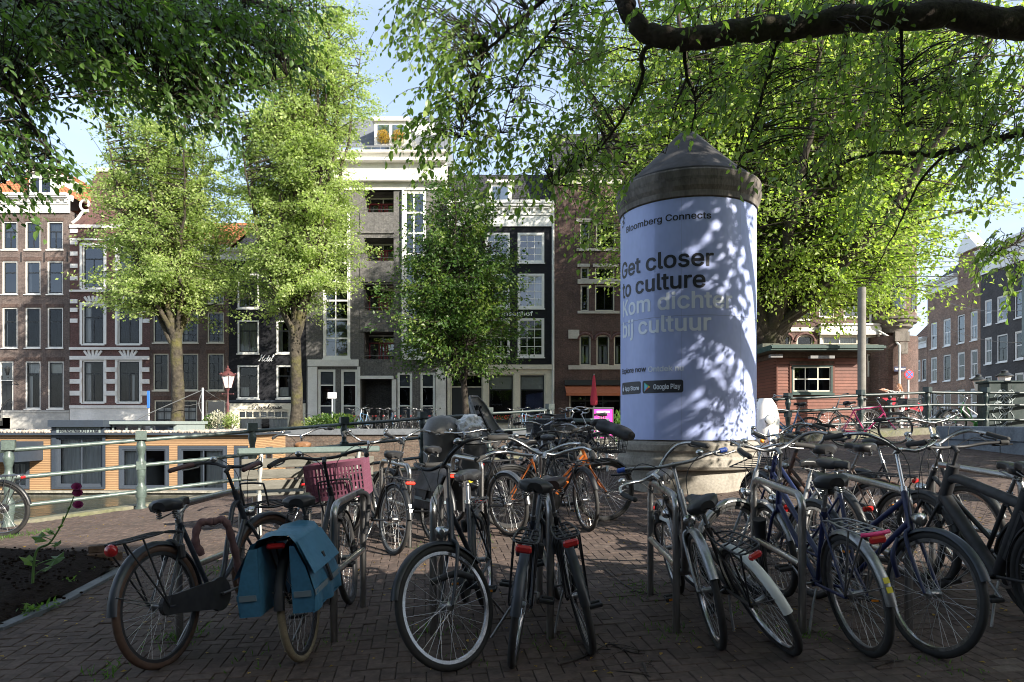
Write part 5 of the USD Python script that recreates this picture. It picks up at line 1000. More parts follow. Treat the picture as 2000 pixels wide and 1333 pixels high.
obj("top", soften(top_, .03), "patterned_cloth", pe)
tr = None
for s_ in (-1, 1):
    q_ = limb([((-.02, s_ * .07, hp + .02), .14), ((-.02, s_ * .09, hp - .1), .125), ((-.03 + .04 * s_, s_ * .1, .5), .09), ((.02 + .06 * s_, s_ * .1, .14), .085)]); tr = q_ if tr is None else tr + q_
obj("trousers", soften(tr, .03), "trousers", pe)
obj("shoes", soften(limb([((.03 + .06, .1, .06), .05), ((-.1 + .06, .1, .045), .045), ((-.16 + .06, .1, .035), .035)]) + limb([((.03 - .06, -.1, .06), .05), ((-.1 - .06, -.1, .045), .045), ((-.16 - .06, -.1, .035), .035)])), "shoe", pe)
obj("hair", soften(manifold3d.Manifold.sphere(1, 24).scale((.098, .086, .118)).translate(tuple(hd + [.022, 0, .018])) + limb([(tuple(hd + [.08, 0, -.02]), .06), (tuple(hd + [.11, 0, -.12]), .055), (tuple(hd + [.1, 0, -.24]), .03)]), .02), "hair", pe)
# ------------------------------------------------------------ bicycles
def saddle_mesh(wide=.105, L=.27):
    xs = np.linspace(0, 1, 14); hw = np.interp(xs, [0, .08, .25, .42, .6, .8, .95, 1], [.045, .085, 1.0 * wide, .085, .045, .028, .022, .008]); zt = np.interp(xs, [0, .1, .3, .55, .85, 1], [.02, .035, .03, .014, .016, .004]); n = 12; v = []
    for x, w, z in zip(xs, hw, zt):
        for k in range(n):
            a = 2 * PI * k / n; c, s_ = math.cos(a), math.sin(a)
            yy = w * np.sign(c) * abs(c) ** .7; zz = z + (.016 * abs(s_) ** .8 if s_ > 0 else -(.03 + .35 * w) * abs(s_) ** .8 * (1 if abs(c) > .3 else .55))
            v.append((x * L - L * .52, yy, zz - .018 * (c * c) * (x < .6)))
    i, j = np.meshgrid(np.arange(13), np.arange(n), indexing="ij"); q = np.stack([i * n + j, (i + 1) * n + j, (i + 1) * n + (j + 1) % n, i * n + (j + 1) % n], -1).reshape(-1, 4)[:, ::-1]
    m = M().add(v, q); m.add(v[:n], [[0, k, k + 1] for k in range(1, n - 1)]).add(v[-n:], [[0, k + 1, k] for k in range(1, n - 1)]); return m
BASKET_RODS = {}
def wire_basket(w, d, h, cx, z, r=.0035, nx=7, ny=5, nz=3, taper=.8):
    m = M()
    def ring(t): a, b = w / 2 * (taper + (1 - taper) * t), d / 2 * (taper + (1 - taper) * t); zz = z + h * t; return [(cx - b, -a, zz), (cx + b, -a, zz), (cx + b, a, zz), (cx - b, a, zz)]
    for k in range(nz + 1): m.tube(ring(k / nz), r * (1.6 if k == nz else 1), 5, closed=True)
    lo, hi = ring(0), ring(1)
    for e in range(4):
        n = nx if e % 2 else ny
        for k in range(n + 1):
            t = k / n; a = np.array(lo[e]) * (1 - t) + np.array(lo[(e + 1) % 4]) * t; b = np.array(hi[e]) * (1 - t) + np.array(hi[(e + 1) % 4]) * t; m.tube([a, b], r, 4, caps=False)
    for k in range(nx): t = k / nx; m.tube([np.array(lo[0]) * (1 - t) + np.array(lo[3]) * t, np.array(lo[1]) * (1 - t) + np.array(lo[2]) * t], r, 4, caps=False)
    return m
def crate(w, d, h, cx, z, mt_slots=True):
    """Plastic crate with slotted walls; returns body."""
    m = M(); t = .008
    for s_ in (-1, 1):
        y = s_ * w / 2; m.box(cx - d / 2, y - t, z + h - .035, cx + d / 2, y + t, z + h).box(cx - d / 2, y - t * .9, z, cx + d / 2, y + t * .9, z + .03)
        for k in range(13): x = cx - d / 2 + d * k / 12; m.box(x - .006, y - t * .8, z, x + .006, y + t * .8, z + h - .03)
        for k in (1, 2, 3): zz = z + (h - .03) * k / 4; m.box(cx - d / 2, y - t * .7, zz - .005, cx + d / 2, y + t * .7, zz + .005)
        x = cx + s_ * d / 2; m.box(x - t, -w / 2, z + h - .0349, x + t, w / 2, z + h - .001).box(x - t * .9, -w / 2, z + .001, x + t * .9, w / 2, z + .03)
        for k in range(17): y2 = -w / 2 + w * k / 16; m.box(x - t * .8, y2 - .006, z, x + t * .8, y2 + .006, z + h - .03)
        for k in (1, 2, 3): zz = z + (h - .03) * k / 4; m.box(x - t * .7, -w / 2, zz - .005, x + t * .7, w / 2, zz + .005)
    m.box(cx - d / 2, -w / 2, z + .002, cx + d / 2, w / 2, z + .008); return m
def guard(R, a0, a1, w=.028, n=18):
    """Mudguard strip over a wheel of radius R centred at the origin, angles in the xz plane."""
    a = np.linspace(a0, a1, n); sec = [(-w, R + .004), (-w * .8, R + .017), (-w * .3, R + .025), (w * .3, R + .025), (w * .8, R + .017), (w, R + .004)]
    v = np.array([[(r * math.cos(t), y, r * math.sin(t)) for (y, r) in sec] for t in a]).reshape(-1, 3); k = 6
    i, j = np.meshgrid(np.arange(n - 1), np.arange(k - 1), indexing="ij"); q = np.stack([i * k + j, i * k + j + 1, (i + 1) * k + j + 1, (i + 1) * k + j], -1).reshape(-1, 4)
    inner = v * 1.0; inner[:, [0, 2]] *= (np.hypot(v[:, 0], v[:, 2]) - .0025)[:, None] / np.hypot(v[:, 0], v[:, 2])[:, None]
    return M().add(v, q[:, ::-1]).add(inner, q)
def bike(label, anchor, px, py, head, lean=0, steer=0, frame="oma", fm="black_paint", bar="swept", barm="chrome", grip="rubber", tyre="rubber", rim="chrome", fender="black_paint", ffender=None, rack="matt_black", case="matt_black", sad="saddle_black", sh=.97, hh=1.06, R=.345, tw=.021, stand=True, light=True, tail="red_plastic", extra=(), lod=0, group=None, name="bicycle", wb=1.12, loc=None, ftyre=None, barw=.30):
    p = np.array(loc if loc is not None else on_ground(px, py), float); hd = D2(head); u = np.array([math.cos(hd), math.sin(hd)])
    if anchor == "front": p[:2] -= u * wb; p[2] = float(ground(*p[:2]))
    elif anchor == "mid": p[:2] -= u * wb / 2; p[2] = float(ground(*p[:2]))
    if loc is not None and len(loc) == 3: p[2] = loc[2]
    zf = (float(ground(p[0] + u[0] * wb, p[1] + u[1] * wb)) - p[2]) if not (loc is not None and len(loc) == 3) else 0.0
    t = thing(name, label, "bicycle", p, hd, group)
    TL = np.eye(4); TL[:3, :3] = rot(D2(lean), -math.atan2(zf, wb), 0)
    hub = np.array([wb, 0, R]); ax = np.array([-.37, 0, .929]); A0 = np.array([wb - .06, 0, R]); hz = lambda z: A0 + ax * (z - R) / ax[2]
    TF = TL @ axrot(A0, ax, D2(steer)); n1, n2 = (48, 10) if not lod else (24, 6)
    bb = np.array([.47, 0, .285]); sd = np.array([-.40, 0, .917]); sz = lambda z: bb + sd * (z - bb[2]) / sd[2]
    top, low = hz(.86), hz(.70)
    def put(nm, m, mt, par=t, F=False, **k): m.xf(TF if F else TL); return obj(nm, m, mt, par, **k)
    def wheel(nm, c, F, tym):
        a = np.linspace(0, 2 * PI, n1, endpoint=False); ring = np.stack([c[0] + (R - tw) * np.cos(a), 0 * a, c[2] + (R - tw) * np.sin(a)], 1)
        w = put(nm, M().tube(ring, tw, n2, closed=True), tym, F=F)
        rp_ = [(R - 2 * tw - .014, -.011), (R - 2 * tw - .018, 0), (R - 2 * tw - .014, .011), (R - 2 * tw + .006, .0125), (R - 2 * tw + .006, -.0125), (R - 2 * tw - .014, -.011)]
        put("rim", M().lathe(rp_, n1, c, "y", smooth=False), rim, w, F)
        put("hub", M().lathe([(.008, -.055), (.012, -.04), (.028, -.036), (.028, -.032), (.018, -.028), (.018, .028), (.028, .032), (.028, .036), (.012, .04), (.008, .055)], 10, c, "y"), "dull_metal", w, F)
        s_ = M(); ns = 36 if not lod else 20
        for k in range(ns):
            a = 2 * PI * k / ns; b = a + (.9 if (k // 2) % 2 else -.9); y = .033 if k % 2 else -.033
            s_.tube([(c[0] + .026 * math.cos(b), y, c[2] + .026 * math.sin(b)), (c[0] + (R - 2 * tw - .012) * math.cos(a), y * .15, c[2] + (R - 2 * tw - .012) * math.sin(a))], .00125 if not lod else .0022, 3, caps=False)
        put("spokes", s_, "spoke_metal", w, F); return w
    wheel("rear_wheel", np.array([0, 0, R]), False, tyre); wheel("front_wheel", hub, True, ftyre or tyre)
    # frame
    f = M(); r = .015; dl = np.array([0, 0, R])
    f.tube([hz(.66), hz(.885)], .02, 10); st = sz(.80)
    if frame == "oma":
        f.tube([bb, st], .0155, 9); f.tube(spline([top - ax * .03, top + [-.06, 0, -.07], top + [-.16, 0, -.28], bb + [.13, 0, .1], bb], 22), .017, 9); f.tube(spline([low, low + [-.08, 0, -.12], bb + [.22, 0, .12], bb + [.02, 0, .02]], 16), .017, 9)
    elif frame == "step":
        f.tube([bb, st], .0155, 9); f.tube([low + ax * .02, bb], .0175, 9); f.tube([top - ax * .02, sz(.47)], .0165, 9)
    elif frame == "diamond":
        f.tube([bb, st], .015, 9); f.tube([low, bb], .018, 9); f.tube([top - ax * .015, sz(.78)], .0155, 9)
    elif frame == "thick":
        f.tube([bb, sz(.86)], .036, 12); f.tube([low + ax * .02, bb], .042, 12); f.tube([top - ax * .005, top + [-.1, 0, .0], sz(.77)], .034, 12); f.tube([hz(.6), hz(.95)], .04, 12)
    elif frame == "single":
        f.tube([bb, st], .018, 9); f.tube([low + ax * .06, bb], .026, 10); f.tube([low + ax * .11, bb + [-.02, 0, .1]], .014, 8)
    for s_ in (-1, 1):
        f.tube([bb + [-.03, s_ * .025, 0], (-.0, s_ * .06, R - .01)], .010, 7); f.tube([sz(.76) + [0, s_ * .02, 0], (0, s_ * .06, R + .01)], .008, 7)
    f.lathe([(.025, -.036), (.025, .036)], 10, bb, "y"); put("frame", f, fm)
    # fork, stem, handlebar
    k_ = M(); cr = hz(.665)
    for s_ in (-1, 1): k_.tube(spline([cr + [0, s_ * .012, .01], cr + [.004, s_ * .045, -.03], cr * .45 + hub * .55 + [-.012, s_ * .052, 0], hub + [0, s_ * .052, 0]], 12), np.linspace(.0135, .009, 12), 8)
    put("fork", k_, fm, F=True)
    cl = hz(hh); put("stem", M().tube([hz(.87), cl], .0115, 9).tube([hz(.88), hz(.91)], .02, 9).tube([cl + [-.004, 0, -.02], cl + [.03, 0, .012], cl + [.05, 0, .012]], .015, 9), barm, F=True)
    c0 = cl + [.05, 0, .012]; w = barw
    P_ = {"swept": [(0, 0, 0), (.035, .07, .0), (.035, .16, .04), (-.02, .25, .075), (-.11, w, .065), (-.2, w + .01, .045), (-.29, w + .01, .03)], "low": [(0, 0, 0), (.02, .08, .0), (.03, .17, .02), (-.01, .26, .03), (-.1, w, .02), (-.22, w + .02, .0)],
          "flat": [(0, 0, 0), (0, .1, .0), (-.02, .2, .015), (-.05, w, .02), (-.06, w + .04, .02)], "wide": [(0, 0, 0), (.01, .1, .02), (.0, .2, .05), (-.05, .28, .06), (-.13, w + .05, .05), (-.2, w + .08, .04)]}[bar]
    hb_ = M(); sp_ = spline(P_, 22)
    full = np.vstack([(sp_ * [1, -1, 1])[::-1], sp_[1:]]) + c0; hb_.tube(full, .0112, 9); put("handlebar", hb_, barm, F=True)
    for s_ in (-1, 1):
        e = sp_ * [1, s_, 1] + c0; q = e[-7:] if bar in ("swept", "low") else e[-6:]; g = M().tube(q, .0165, 10); g.ball(q[-1], .0175, 8); put("grip", g, grip, F=True)
        if not lod:
            b0_ = e[-8]; d_ = (e[-3] - e[-8]) / np.linalg.norm(e[-3] - e[-8]); o = np.array([.035, 0, -.02])
            put("brake_lever", M().tube(spline([b0_ + o * .3, b0_ + o + d_ * .01, b0_ + o * 1.1 + d_ * .07, b0_ + o * .9 + d_ * .13], 8), .006, 6).ball(b0_ + o * .35, .014, 8), "dull_metal" if s_ > 0 else "matt_black", F=True)
    if not lod:
        put("bell", M().ball(sp_[9] + c0 + [0, 0, .03], (.026, .026, .02), 10), "chrome", F=True)
        cb = M()
        for s_ in (-1, 1): e = sp_[-8] * [1, s_, 1] + c0; cb.tube(spline([e + [.02, 0, -.01], e + [.1, -s_ * .08, .03], c0 + [.1, s_ * .05, -.06], hz(.78) + [.04, s_ * .03, 0], cr + [.02, s_ * .02, 0]], 18), .0028, 4, caps=False)
        put("brake_cable", cb, "wire_black", F=True)
    # saddle
    sp2 = sz(sh - .06); put("seat_post", M().tube([sz(.76), sp2 + sd * .02], .0125, 9).tube([sz(.785), sz(.81)], .019, 9), "dull_metal")
    sm = saddle_mesh(); T_ = np.eye(4); T_[:3, :3] = rot(0, -.05, 0); T_[:3, 3] = sp2 + [.0, 0, .06]; sm.xf(T_); ss = put("saddle", sm, sad)
    spr = M()
    for s_ in (-1, 1):
        a = np.linspace(0, 5 * 2 * PI, 40); o = sp2 + [-.075, s_ * .055, -.015]; spr.tube(np.stack([o[0] + .015 * np.cos(a), o[1] + .015 * np.sin(a), o[2] + .055 * a / a[-1]], 1), .0035, 4); spr.tube([sp2 + [-.08, s_ * .05, -.015], sp2 + [.1, s_ * .015, .03]], .0045, 5)
    put("saddle_springs", spr, "dull_metal", ss)
    # mudguards, rack, chain, lights
    if fender:
        g = guard(R, -.15, 2.62 + .4); g.xf(trimesh.transformations.translation_matrix((0, 0, R))); fd = put("rear_mudguard", g, fender)
        s_ = M()
        for y in (-.035, .035): s_.tube([(0, y * 1.6, R), ((R + .02) * math.cos(2.75), y * .8, R + (R + .02) * math.sin(2.75))], .003, 4)
        put("mudguard_stay", s_, "dull_metal", fd)
    fg = ffender or fender
    if fg:
        g = guard(R, .45, 2.75); g.xf(trimesh.transformations.translation_matrix(hub)); fd = put("front_mudguard", g, fg, F=True)
        s_ = M()
        for y in (-.035, .035): s_.tube([hub + [0, y * 1.6, 0], hub + [(R + .02) * math.cos(2.6), y * .8, (R + .02) * math.sin(2.6)]], .003, 4)
        put("mudguard_stay", s_, "dull_metal", fd, True)
    if rack:
        z = 2 * R + .065; k2 = M()
        for s_ in (-1, 1): k2.tube(spline([sz(.72) + [-.02, s_ * .02, 0], (.1, s_ * .05, z), (-.05, s_ * .065, z), (-.24, s_ * .065, z), (-.29, s_ * .04, z)], 12), .006, 6).tube([(-.14, s_ * .066, z), (0, s_ * .065, R)], .0055, 6).tube([(-.27, s_ * .06, z), (0, s_ * .067, R)], .0055, 6)
        k2.tube([(-.29, -.04, z), (-.29, .04, z)], .006, 6)
        for x in (.05, -.06, -.16, -.24): k2.tube([(x, -.064, z), (x, .064, z)], .005, 5)
        for y in (-.02, .02): k2.tube([(.05, y, z + .004), (-.28, y, z + .004)], .0045, 5)
        put("luggage_rack", k2, rack)
    hk = (len(label) * 5 + int(abs(head))) % 4; tc_ = ((-.3 if rack else -R - .03), 0, 2 * R + (.035 if rack else -.1))
    if tail: put("rear_reflector", M().bev(tc_, (.03, (.085, .06, .1, .075)[hk], (.04, .05, .03, .035)[hk]), .01) if hk != 1 else M().lathe([(0, -.02), (.028, -.016), (.034, .0), (.034, .012), (0, .014)], 14, tc_, 'x'), tail, smooth=hk == 1)
    if light: put("headlight", M().lathe([(0, -.05), (.025, -.045), (.036, 0), (.038, .02), (0, .024)], 12, hz(.74) + [.075, 0, 0], "x"), "chrome", F=True); put("headlight_bracket", M().tube([hz(.74), hz(.74) + [.06, 0, 0]], .006, 5), "matt_black", F=True)
    y0 = -.052
    if case:
        import shapely.geometry as sg
        pg = sg.LineString([(0, R), (.25, .315)]).buffer(.055).union(sg.Polygon([(0, R + .05), (bb[0], bb[2] + .095), (bb[0], bb[2] - .095), (0, R - .05)])).union(sg.Point(bb[0], bb[2]).buffer(.105, quad_segs=8)); put("chain_case", M().prism(pg.simplify(.002), y0 - .012, y0 + .014, "xz"), case, smooth=False)
    else: put("chain", M().tube([(0, y0, R + .035), bb + [0, y0, .085]], .005, 4).tube([(0, y0, R - .035), bb + [0, y0, -.085]], .005, 4).lathe([(.07, -.003), (.09, -.003), (.09, .003), (.07, .003), (.07, -.003)], 20, bb + [0, y0, 0], "y", smooth=False), "dull_metal")
    ca = random.Random(len(label) * 7 + int(head)).uniform(0, 2 * PI); cv = np.array([math.cos(ca), 0, math.sin(ca)]) * .17
    c1, c2 = bb + cv + [0, -.085, 0], bb - cv + [0, .085, 0]; put("crank", M().tube([bb + [0, -.08, 0], bb + [0, .08, 0]], .009, 7).tube([bb + [0, -.078, 0], c1], .009, 7).tube([bb + [0, .078, 0], c2], .009, 7), "dull_metal")
    for c_, s_ in ((c1, -1), (c2, 1)):
        pm = M().tube([c_, c_ + [0, s_ * .1, 0]], .007, 6).bev(c_ + [.036, s_ * .055, 0], (.022, .09, .026), .006).bev(c_ + [-.036, s_ * .055, 0], (.022, .09, .026), .006).box(c_[0] - .04, c_[1] + s_ * .012, c_[2] - .008, c_[0] + .04, c_[1] + s_ * .02, c_[2] + .008).box(c_[0] - .04, c_[1] + s_ * .09, c_[2] - .008, c_[0] + .04, c_[1] + s_ * .098, c_[2] + .008)
        pd = put("pedal", pm, "matt_black", smooth=False); 
        if not lod: put("pedal_reflector", M().box(c_[0] + .0475, c_[1] + s_ * .03, c_[2] - .007, c_[0] + .05, c_[1] + s_ * .08, c_[2] + .007), "orange_lens", pd, smooth=False)
    if stand: put("kickstand", M().tube(spline([bb + [-.06, .04, -.02], bb + [-.1, .1, -.13], bb + [-.16, .17, -.27]], 6), .0085, 7), "dull_metal")
    for ex in extra: ex(put, dict(t=t, R=R, wb=wb, hub=hub, hz=hz, sz=sz, bb=bb, c0=c0, top=top, cl=cl))
    return t
# ---- accessories
def front_rack(w=.34, d=.3, mt="matt_black", back=True):
    def f(put, g):
        z = 2 * g["R"] + .075; x0 = g["hub"][0] - .1; m = M().tube([(x0, -w / 2, z), (x0 + d, -w / 2, z), (x0 + d, w / 2, z), (x0, w / 2, z)], .007, 6, closed=True)
        for k in range(1, 5): y = -w / 2 + w * k / 5; m.tube([(x0, y, z), (x0 + d, y, z)], .005, 5)
        for s_ in (-1, 1): m.tube([(x0 + d * .6, s_ * w / 2.2, z), g["hub"] + [0, s_ * .07, 0]], .006, 6)
        if back: m.tube(spline([(x0 + .02, -w / 3, z), (x0 - .01, -w / 3.1, z + .14), (x0 - .015, -w / 4, z + .17), (x0 - .015, w / 4, z + .17), (x0 - .01, w / 3.1, z + .14), (x0 + .02, w / 3, z)], 24), .007, 6)
        put("front_rack", m, mt, F=True)
    return f
def front_basket(w=.36, d=.28, h=.2, mt="matt_black"):
    def f(put, g): put("front_basket", wire_basket(w, d, h, g["hub"][0] + .1, 2 * g["R"] + .09), mt, F=True)
    return f
def front_crate(w=.42, d=.32, h=.27, mt="crate_mauve"):
    def f(put, g): put("crate", crate(w, d, h, g["hub"][0] + .09, 2 * g["R"] + .1), mt, F=True, smooth=False)
    return f
def rear_crate(mt="dark_plastic"):
    def f(put, g): put("crate", crate(.34, .3, .22, -.08, 2 * g["R"] + .09), mt, smooth=False)
    return f
def saddlebags(mt="bag_blue", strap="bag_stripe", big=1.0):
    def f(put, g):
        R = g["R"]; z = 2 * R + .085; xs = np.linspace(-.34, .13, 28)
        prof = np.array([(-.20 * big, z - .40), (-.205 * big, z - .30), (-.17, z - .16), (-.12, z - .045), (-.085, z), (0, z + .012), (.085, z), (.12, z - .045), (.17, z - .16), (.205 * big, z - .30), (.20 * big, z - .40)])
        def sheet(off, sc):
            v = []
            for i, x in enumerate(xs):
                e = abs(i - 13.5) / 13.5
                for k, (y, zz) in enumerate(prof):
                    s_ = np.sign(y); low = max(0, (z - .045 - zz) / .36)
                    v.append((x * (1 + .12 * low) , y - s_ * off * (1 + 2 * low * (1 - e ** 3) * -sc) + .012 * math.sin(x * 31 + k * 1.7) * low, zz + .008 * math.sin(x * 24 + k) - off * (abs(y) < .1)))
            return np.array(v)
        n = len(prof); i, j = np.meshgrid(np.arange(27), np.arange(n - 1), indexing="ij"); q = np.stack([i * n + j, i * n + j + 1, (i + 1) * n + j + 1, (i + 1) * n + j], -1).reshape(-1, 4)
        m = M().add(sheet(0, 1), q)
        for s_ in (-1, 1):   # inner walls and bottoms close the two bags
            inn = []; 
            for x in xs:
                for zz in (z - .05, z - .2, z - .4): inn.append((x * (1 + .12 * max(0, (z - .045 - zz) / .36)), s_ * .085, zz))
            inn = np.array(inn); i2, j2 = np.meshgrid(np.arange(27), np.arange(2), indexing="ij"); q2 = np.stack([i2 * 3 + j2, i2 * 3 + j2 + 1, (i2 + 1) * 3 + j2 + 1, (i2 + 1) * 3 + j2], -1).reshape(-1, 4); m.add(inn, q2)
            for xe in (0, 27):
                x = xs[xe]; o = [(x * 1.1, s_ * abs(y), zz) for y, zz in prof[:4]]; m.add(o + [(x * 1.02, s_ * .085, z - .05), (x * 1.12, s_ * .085, z - .4)], [[0, 1, 5], [1, 2, 5], [2, 4, 5], [2, 3, 4]])
            m.quad((xs[0] * 1.12, s_ * .085, z - .4), (xs[-1] * 1.12, s_ * .085, z - .4), (xs[-1] * 1.12, s_ * .2 * big, z - .4), (xs[0] * 1.12, s_ * .2 * big, z - .4))
        b = put("saddlebag", m, mt)
        for s_ in (-1, 1):
            st = M(); st.box(-.37, s_ * (.207 * big), z - .315, .14, s_ * (.2115 * big), z - .285).box(-.386, s_ * .1, z - .315, -.379, s_ * .19, z - .285); put("reflective_band", st, strap, b, smooth=False)
            put("buckle_strap", M().cbox((-.1, s_ * .205 * big, z - .22), (.03, .012, .17), 0, 0, s_ * .25), "bag_black", b, smooth=False)
            fl = [(-.33, s_ * .125, z - .03), (.12, s_ * .125, z - .03), (.14, s_ * .215, z - .2), (-.37, s_ * .215, z - .2)]; put("flap", M().quad(*fl).quad(*[(a, b_ - s_ * .004, c) for a, b_, c in fl][::-1]), mt, b, smooth=False)
    return f
def roll_bag():
    def f(put, g): c = g["hub"] + [.1, 0, 0]; z = 2 * g["R"] + .34; put("roll_bag", M().tube(spline([(c[0] - .1, .2, z + .06), (c[0] - .02, .06, z + .03), (c[0] + .04, -.12, z), (c[0] + .1, -.36, z - .05)], 12), [.05, .07, .075, .08, .075, .07, .07, .075, .075, .075, .07, .05], 14).bev((c[0] - .07, .22, z + .08), (.2, .16, .08), .03), "bag_black", F=True)
    return f
def child_seat():
    def f(put, g):
        z = 2 * g["R"] + .1; sec = []
        for t in np.linspace(0, 1, 14):
            x = -.02 - .33 * t - .04 * math.sin(t * 3); zz = z + .08 + .62 * t; w = np.interp(t, [0, .25, .6, .85, 1], [.17, .19, .19, .16, .1]); dp = np.interp(t, [0, .3, .8, 1], [.16, .12, .08, .03]); sec.append([(x + dp, -w, zz), (x + .03, -w * .9, zz), (x - .01, -w * .4, zz), (x - .015, 0, zz), (x - .01, w * .4, zz), (x + .03, w * .9, zz), (x + dp, w, zz)])
        v = np.array(sec).reshape(-1, 3); n = 7; i, j = np.meshgrid(np.arange(13), np.arange(6), indexing="ij"); q = np.stack([i * n + j, i * n + j + 1, (i + 1) * n + j + 1, (i + 1) * n + j], -1).reshape(-1, 4)
        m = M().add(v, q).add(v - [.025, 0, .004], q[:, ::-1]); m.tube(np.vstack([v[0::7], v[::-1][0::7]]), .013, 6)
        for s_ in (-1, 1): m.tube([(-.02, s_ * .15, z + .1), (.2, s_ * .14, z + .14), (.3, s_ * .1, z + .1)], .03, 8)
        m.bev((.12, 0, z + .1), (.34, .3, .05), .02); b = put("child_seat", m, "grey_plastic")
        h = M()
        for zz in (.3, .42, .54): h.cbox((-.19 - .1 * (zz - .3) / .3, .0, z + zz), (.02, .05, .07), 0, .5).cbox((-.185 - .1 * (zz - .3) / .3, .08, z + zz), (.02, .03, .05), 0, .5).cbox((-.185 - .1 * (zz - .3) / .3, -.08, z + zz), (.02, .03, .05), 0, .5)
        put("slot", h.merge(M().tube(spline([(-.05, .05, z + .15), (-.13, .03, z + .3), (-.24, .02, z + .52)], 8), .018, 5)), "saddle_black", b, smooth=False)
    return f
def wheel_lock(mt="matt_black"):
    def f(put, g): R = g["R"]; a = np.linspace(-.5, PI + .5, 16); c = np.array([.15, 0, R + .31]); put("frame_lock", M().tube([(c[0] + .0, .06 * math.cos(t), c[2] + .075 * math.sin(t) - .04) for t in a], .013, 7).bev((c[0], -.07, c[2] - .03), (.04, .035, .09), .01), mt)
    return f
def chain_lock(pts, mt="bag_black", r=.017, nm="chain_lock"):
    def f(put, g): put(nm, M().tube(spline(pts, 30), r, 8), mt)
    return f
def band(x, mt="pink_paint"):
    def f(put, g): z = 2 * g["R"] + .065; put("rack_tape", M().tube([(-.28, -.075, z), (-.292, -.04, z), (-.292, .04, z), (-.28, .075, z)], .0115, 8), mt)
    return f
def sticker(mt="yellow_print"):
    def f(put, g): R = g["R"]; m = M(); [m.cbox((-(R + .028) * math.cos(a), 0, R + (R + .028) * math.sin(a)), (.03, .03, .004), 0, a - PI / 2) for a in (.35, .48)]; put("sticker", m, mt, smooth=False)
    return f
def battery():
    def f(put, g): z = 2 * g["R"] + .05; p = g["sz"](.55); put("battery", M().bev(p + [-.03, 0, .02], (.07, .06, .36), .015, rot(0, -.41, 0)), "matt_black", smooth=False)
    return f
def bottle():
    def f(put, g): a, b = g["hz"](.62), g["bb"]; p = a * .55 + b * .45 + np.array([-.03, 0, .045]); d = (a - b) / np.linalg.norm(a - b); q = put("bottle", M().tube([p - d * .1, p + d * .1, p + d * .12], [.036, .036, .02], 12), "matt_black"); put("bottle_label", M().tube([p - d * .03, p + d * .03], .0368, 12, caps=False), "yellow_print", q)
    return f
def rag(pt):
    def f(put, g): put("rag", M().tube(spline([pt + np.array(d) for d in ((0, 0, .05), (.02, .0, -.1), (-.01, .02, -.25), (.0, .01, -.42))], 14), np.linspace(.05, .02, 14), 7), "bag_black")
    return f
def scarf_lock():
    def f(put, g): a = g["sz"](.66); put("cloth_lock", M().tube(spline([a + [.22, -.03, .08], a + [.26, -.09, .07], a + [.3, -.1, -.1], a + [.38, -.07, -.36]], 30), .024 + .003 * np.sin(np.arange(30) * 1.3), 9).tube(spline([a + [.22, -.03, .08], a + [.17, .03, .08], a + [.15, .06, -.02], a + [.18, .05, -.12]], 24), .024 + .003 * np.sin(np.arange(24) * 1.3), 9), "pink_cloth")
    return f
def lettering_side(txt, mt="dull_metal"):
    def f(put, g):
        a, b = g["hz"](.70), g["bb"]; d = (a - b) / np.linalg.norm(a - b); up = np.array([-d[2], 0, d[0]]); t_ = meshkit.text_mesh(txt, .02, .001, True); v = np.array(t_.vertices); w = (b + d * .25)[None] + v[:, :1] * d + v[:, 1:2] * up + np.array([0, -.0185, 0]) - v[:, 2:] * [0, 1, 0] - up * .008; f_ = np.array(t_.faces)
        put("lettering", M().add(w[f_].reshape(-1, 3), np.arange(f_.size).reshape(-1, 3)), mt, smooth=False)
    return f
# ---- front row
bike("black city bicycle with brown tyres and a pink cloth lock, first from the left", "rear", 326, 1302, 79, lean=-7, steer=-12, frame="oma", fm="slate_paint", tyre="brown_rubber", fender="slate_paint", bar="low", barm="matt_black", grip="grip_brown", rim="matt_black", sh=.9, extra=[front_rack(.34, .34), scarf_lock(), wheel_lock()])
bike("bicycle with blue saddlebags, cream tyres and a mauve crate on the front", "rear", 597, 1287, 90, lean=-5, steer=4, frame="step", fm="matt_black", tyre="cream_rubber", ftyre="rubber", fender="matt_black", bar="low", barm="black_paint", rim="matt_black", hh=1.1, sh=.9, extra=[saddlebags(), front_rack(.36, .36), front_crate(), chain_lock([(.6, -.1, .75), (.75, -.2, .85), (.9, -.25, .8), (.85, -.22, .55)])])
bike("black bicycle facing the viewer with a whole spoked front wheel turned to the left", "front", 898, 1303, 264, lean=7, steer=-38, frame="step", fm="slate_paint", fender="black_paint", bar="swept", barm="black_paint", hh=1.1, extra=[chain_lock([(.95, .1, .45), (1.02, .02, .5), (1.05, -.12, .47)], "matt_black", .02), wheel_lock()])
bike("bicycle seen from behind with red reflector and reflective silver mudguard plate", "rear", 1002, 1298, 84, lean=7, steer=0, frame="step", fm="slate_paint", bar="swept", fender="slate_paint", sh=1.0, hh=1.12, case=None, extra=[wheel_lock()])
bike("black bicycle seen from behind leaning left with dark brown saddle", "rear", 1152, 1273, 94, lean=-13, steer=-14, frame="step", fm="black_paint", bar="wide", fender="black_paint", sad="saddle_brown", sh=1.0, hh=1.1, tyre="rubber", rim="matt_black", extra=[wheel_lock()])
bike("silver bicycle with blue grips leaning on a steel stand, front wheel to the viewer", "front", 1402, 1264, 268, lean=11, steer=-2, frame="single", fm="dull_metal", fender="dull_metal", bar="flat", barm="dull_metal", grip="grip_blue", case=None, rack=None, sh=.92, extra=[wheel_lock()])
bike("black bicycle tilted far over to the left with red tail light and silver rear mudguard", "rear", 1536, 1272, 97, lean=-29, steer=10, frame="step", fm="worn_black", fender="pale_plastic", bar="swept", sad="saddle_black", sh=.96, tail="red_plastic")
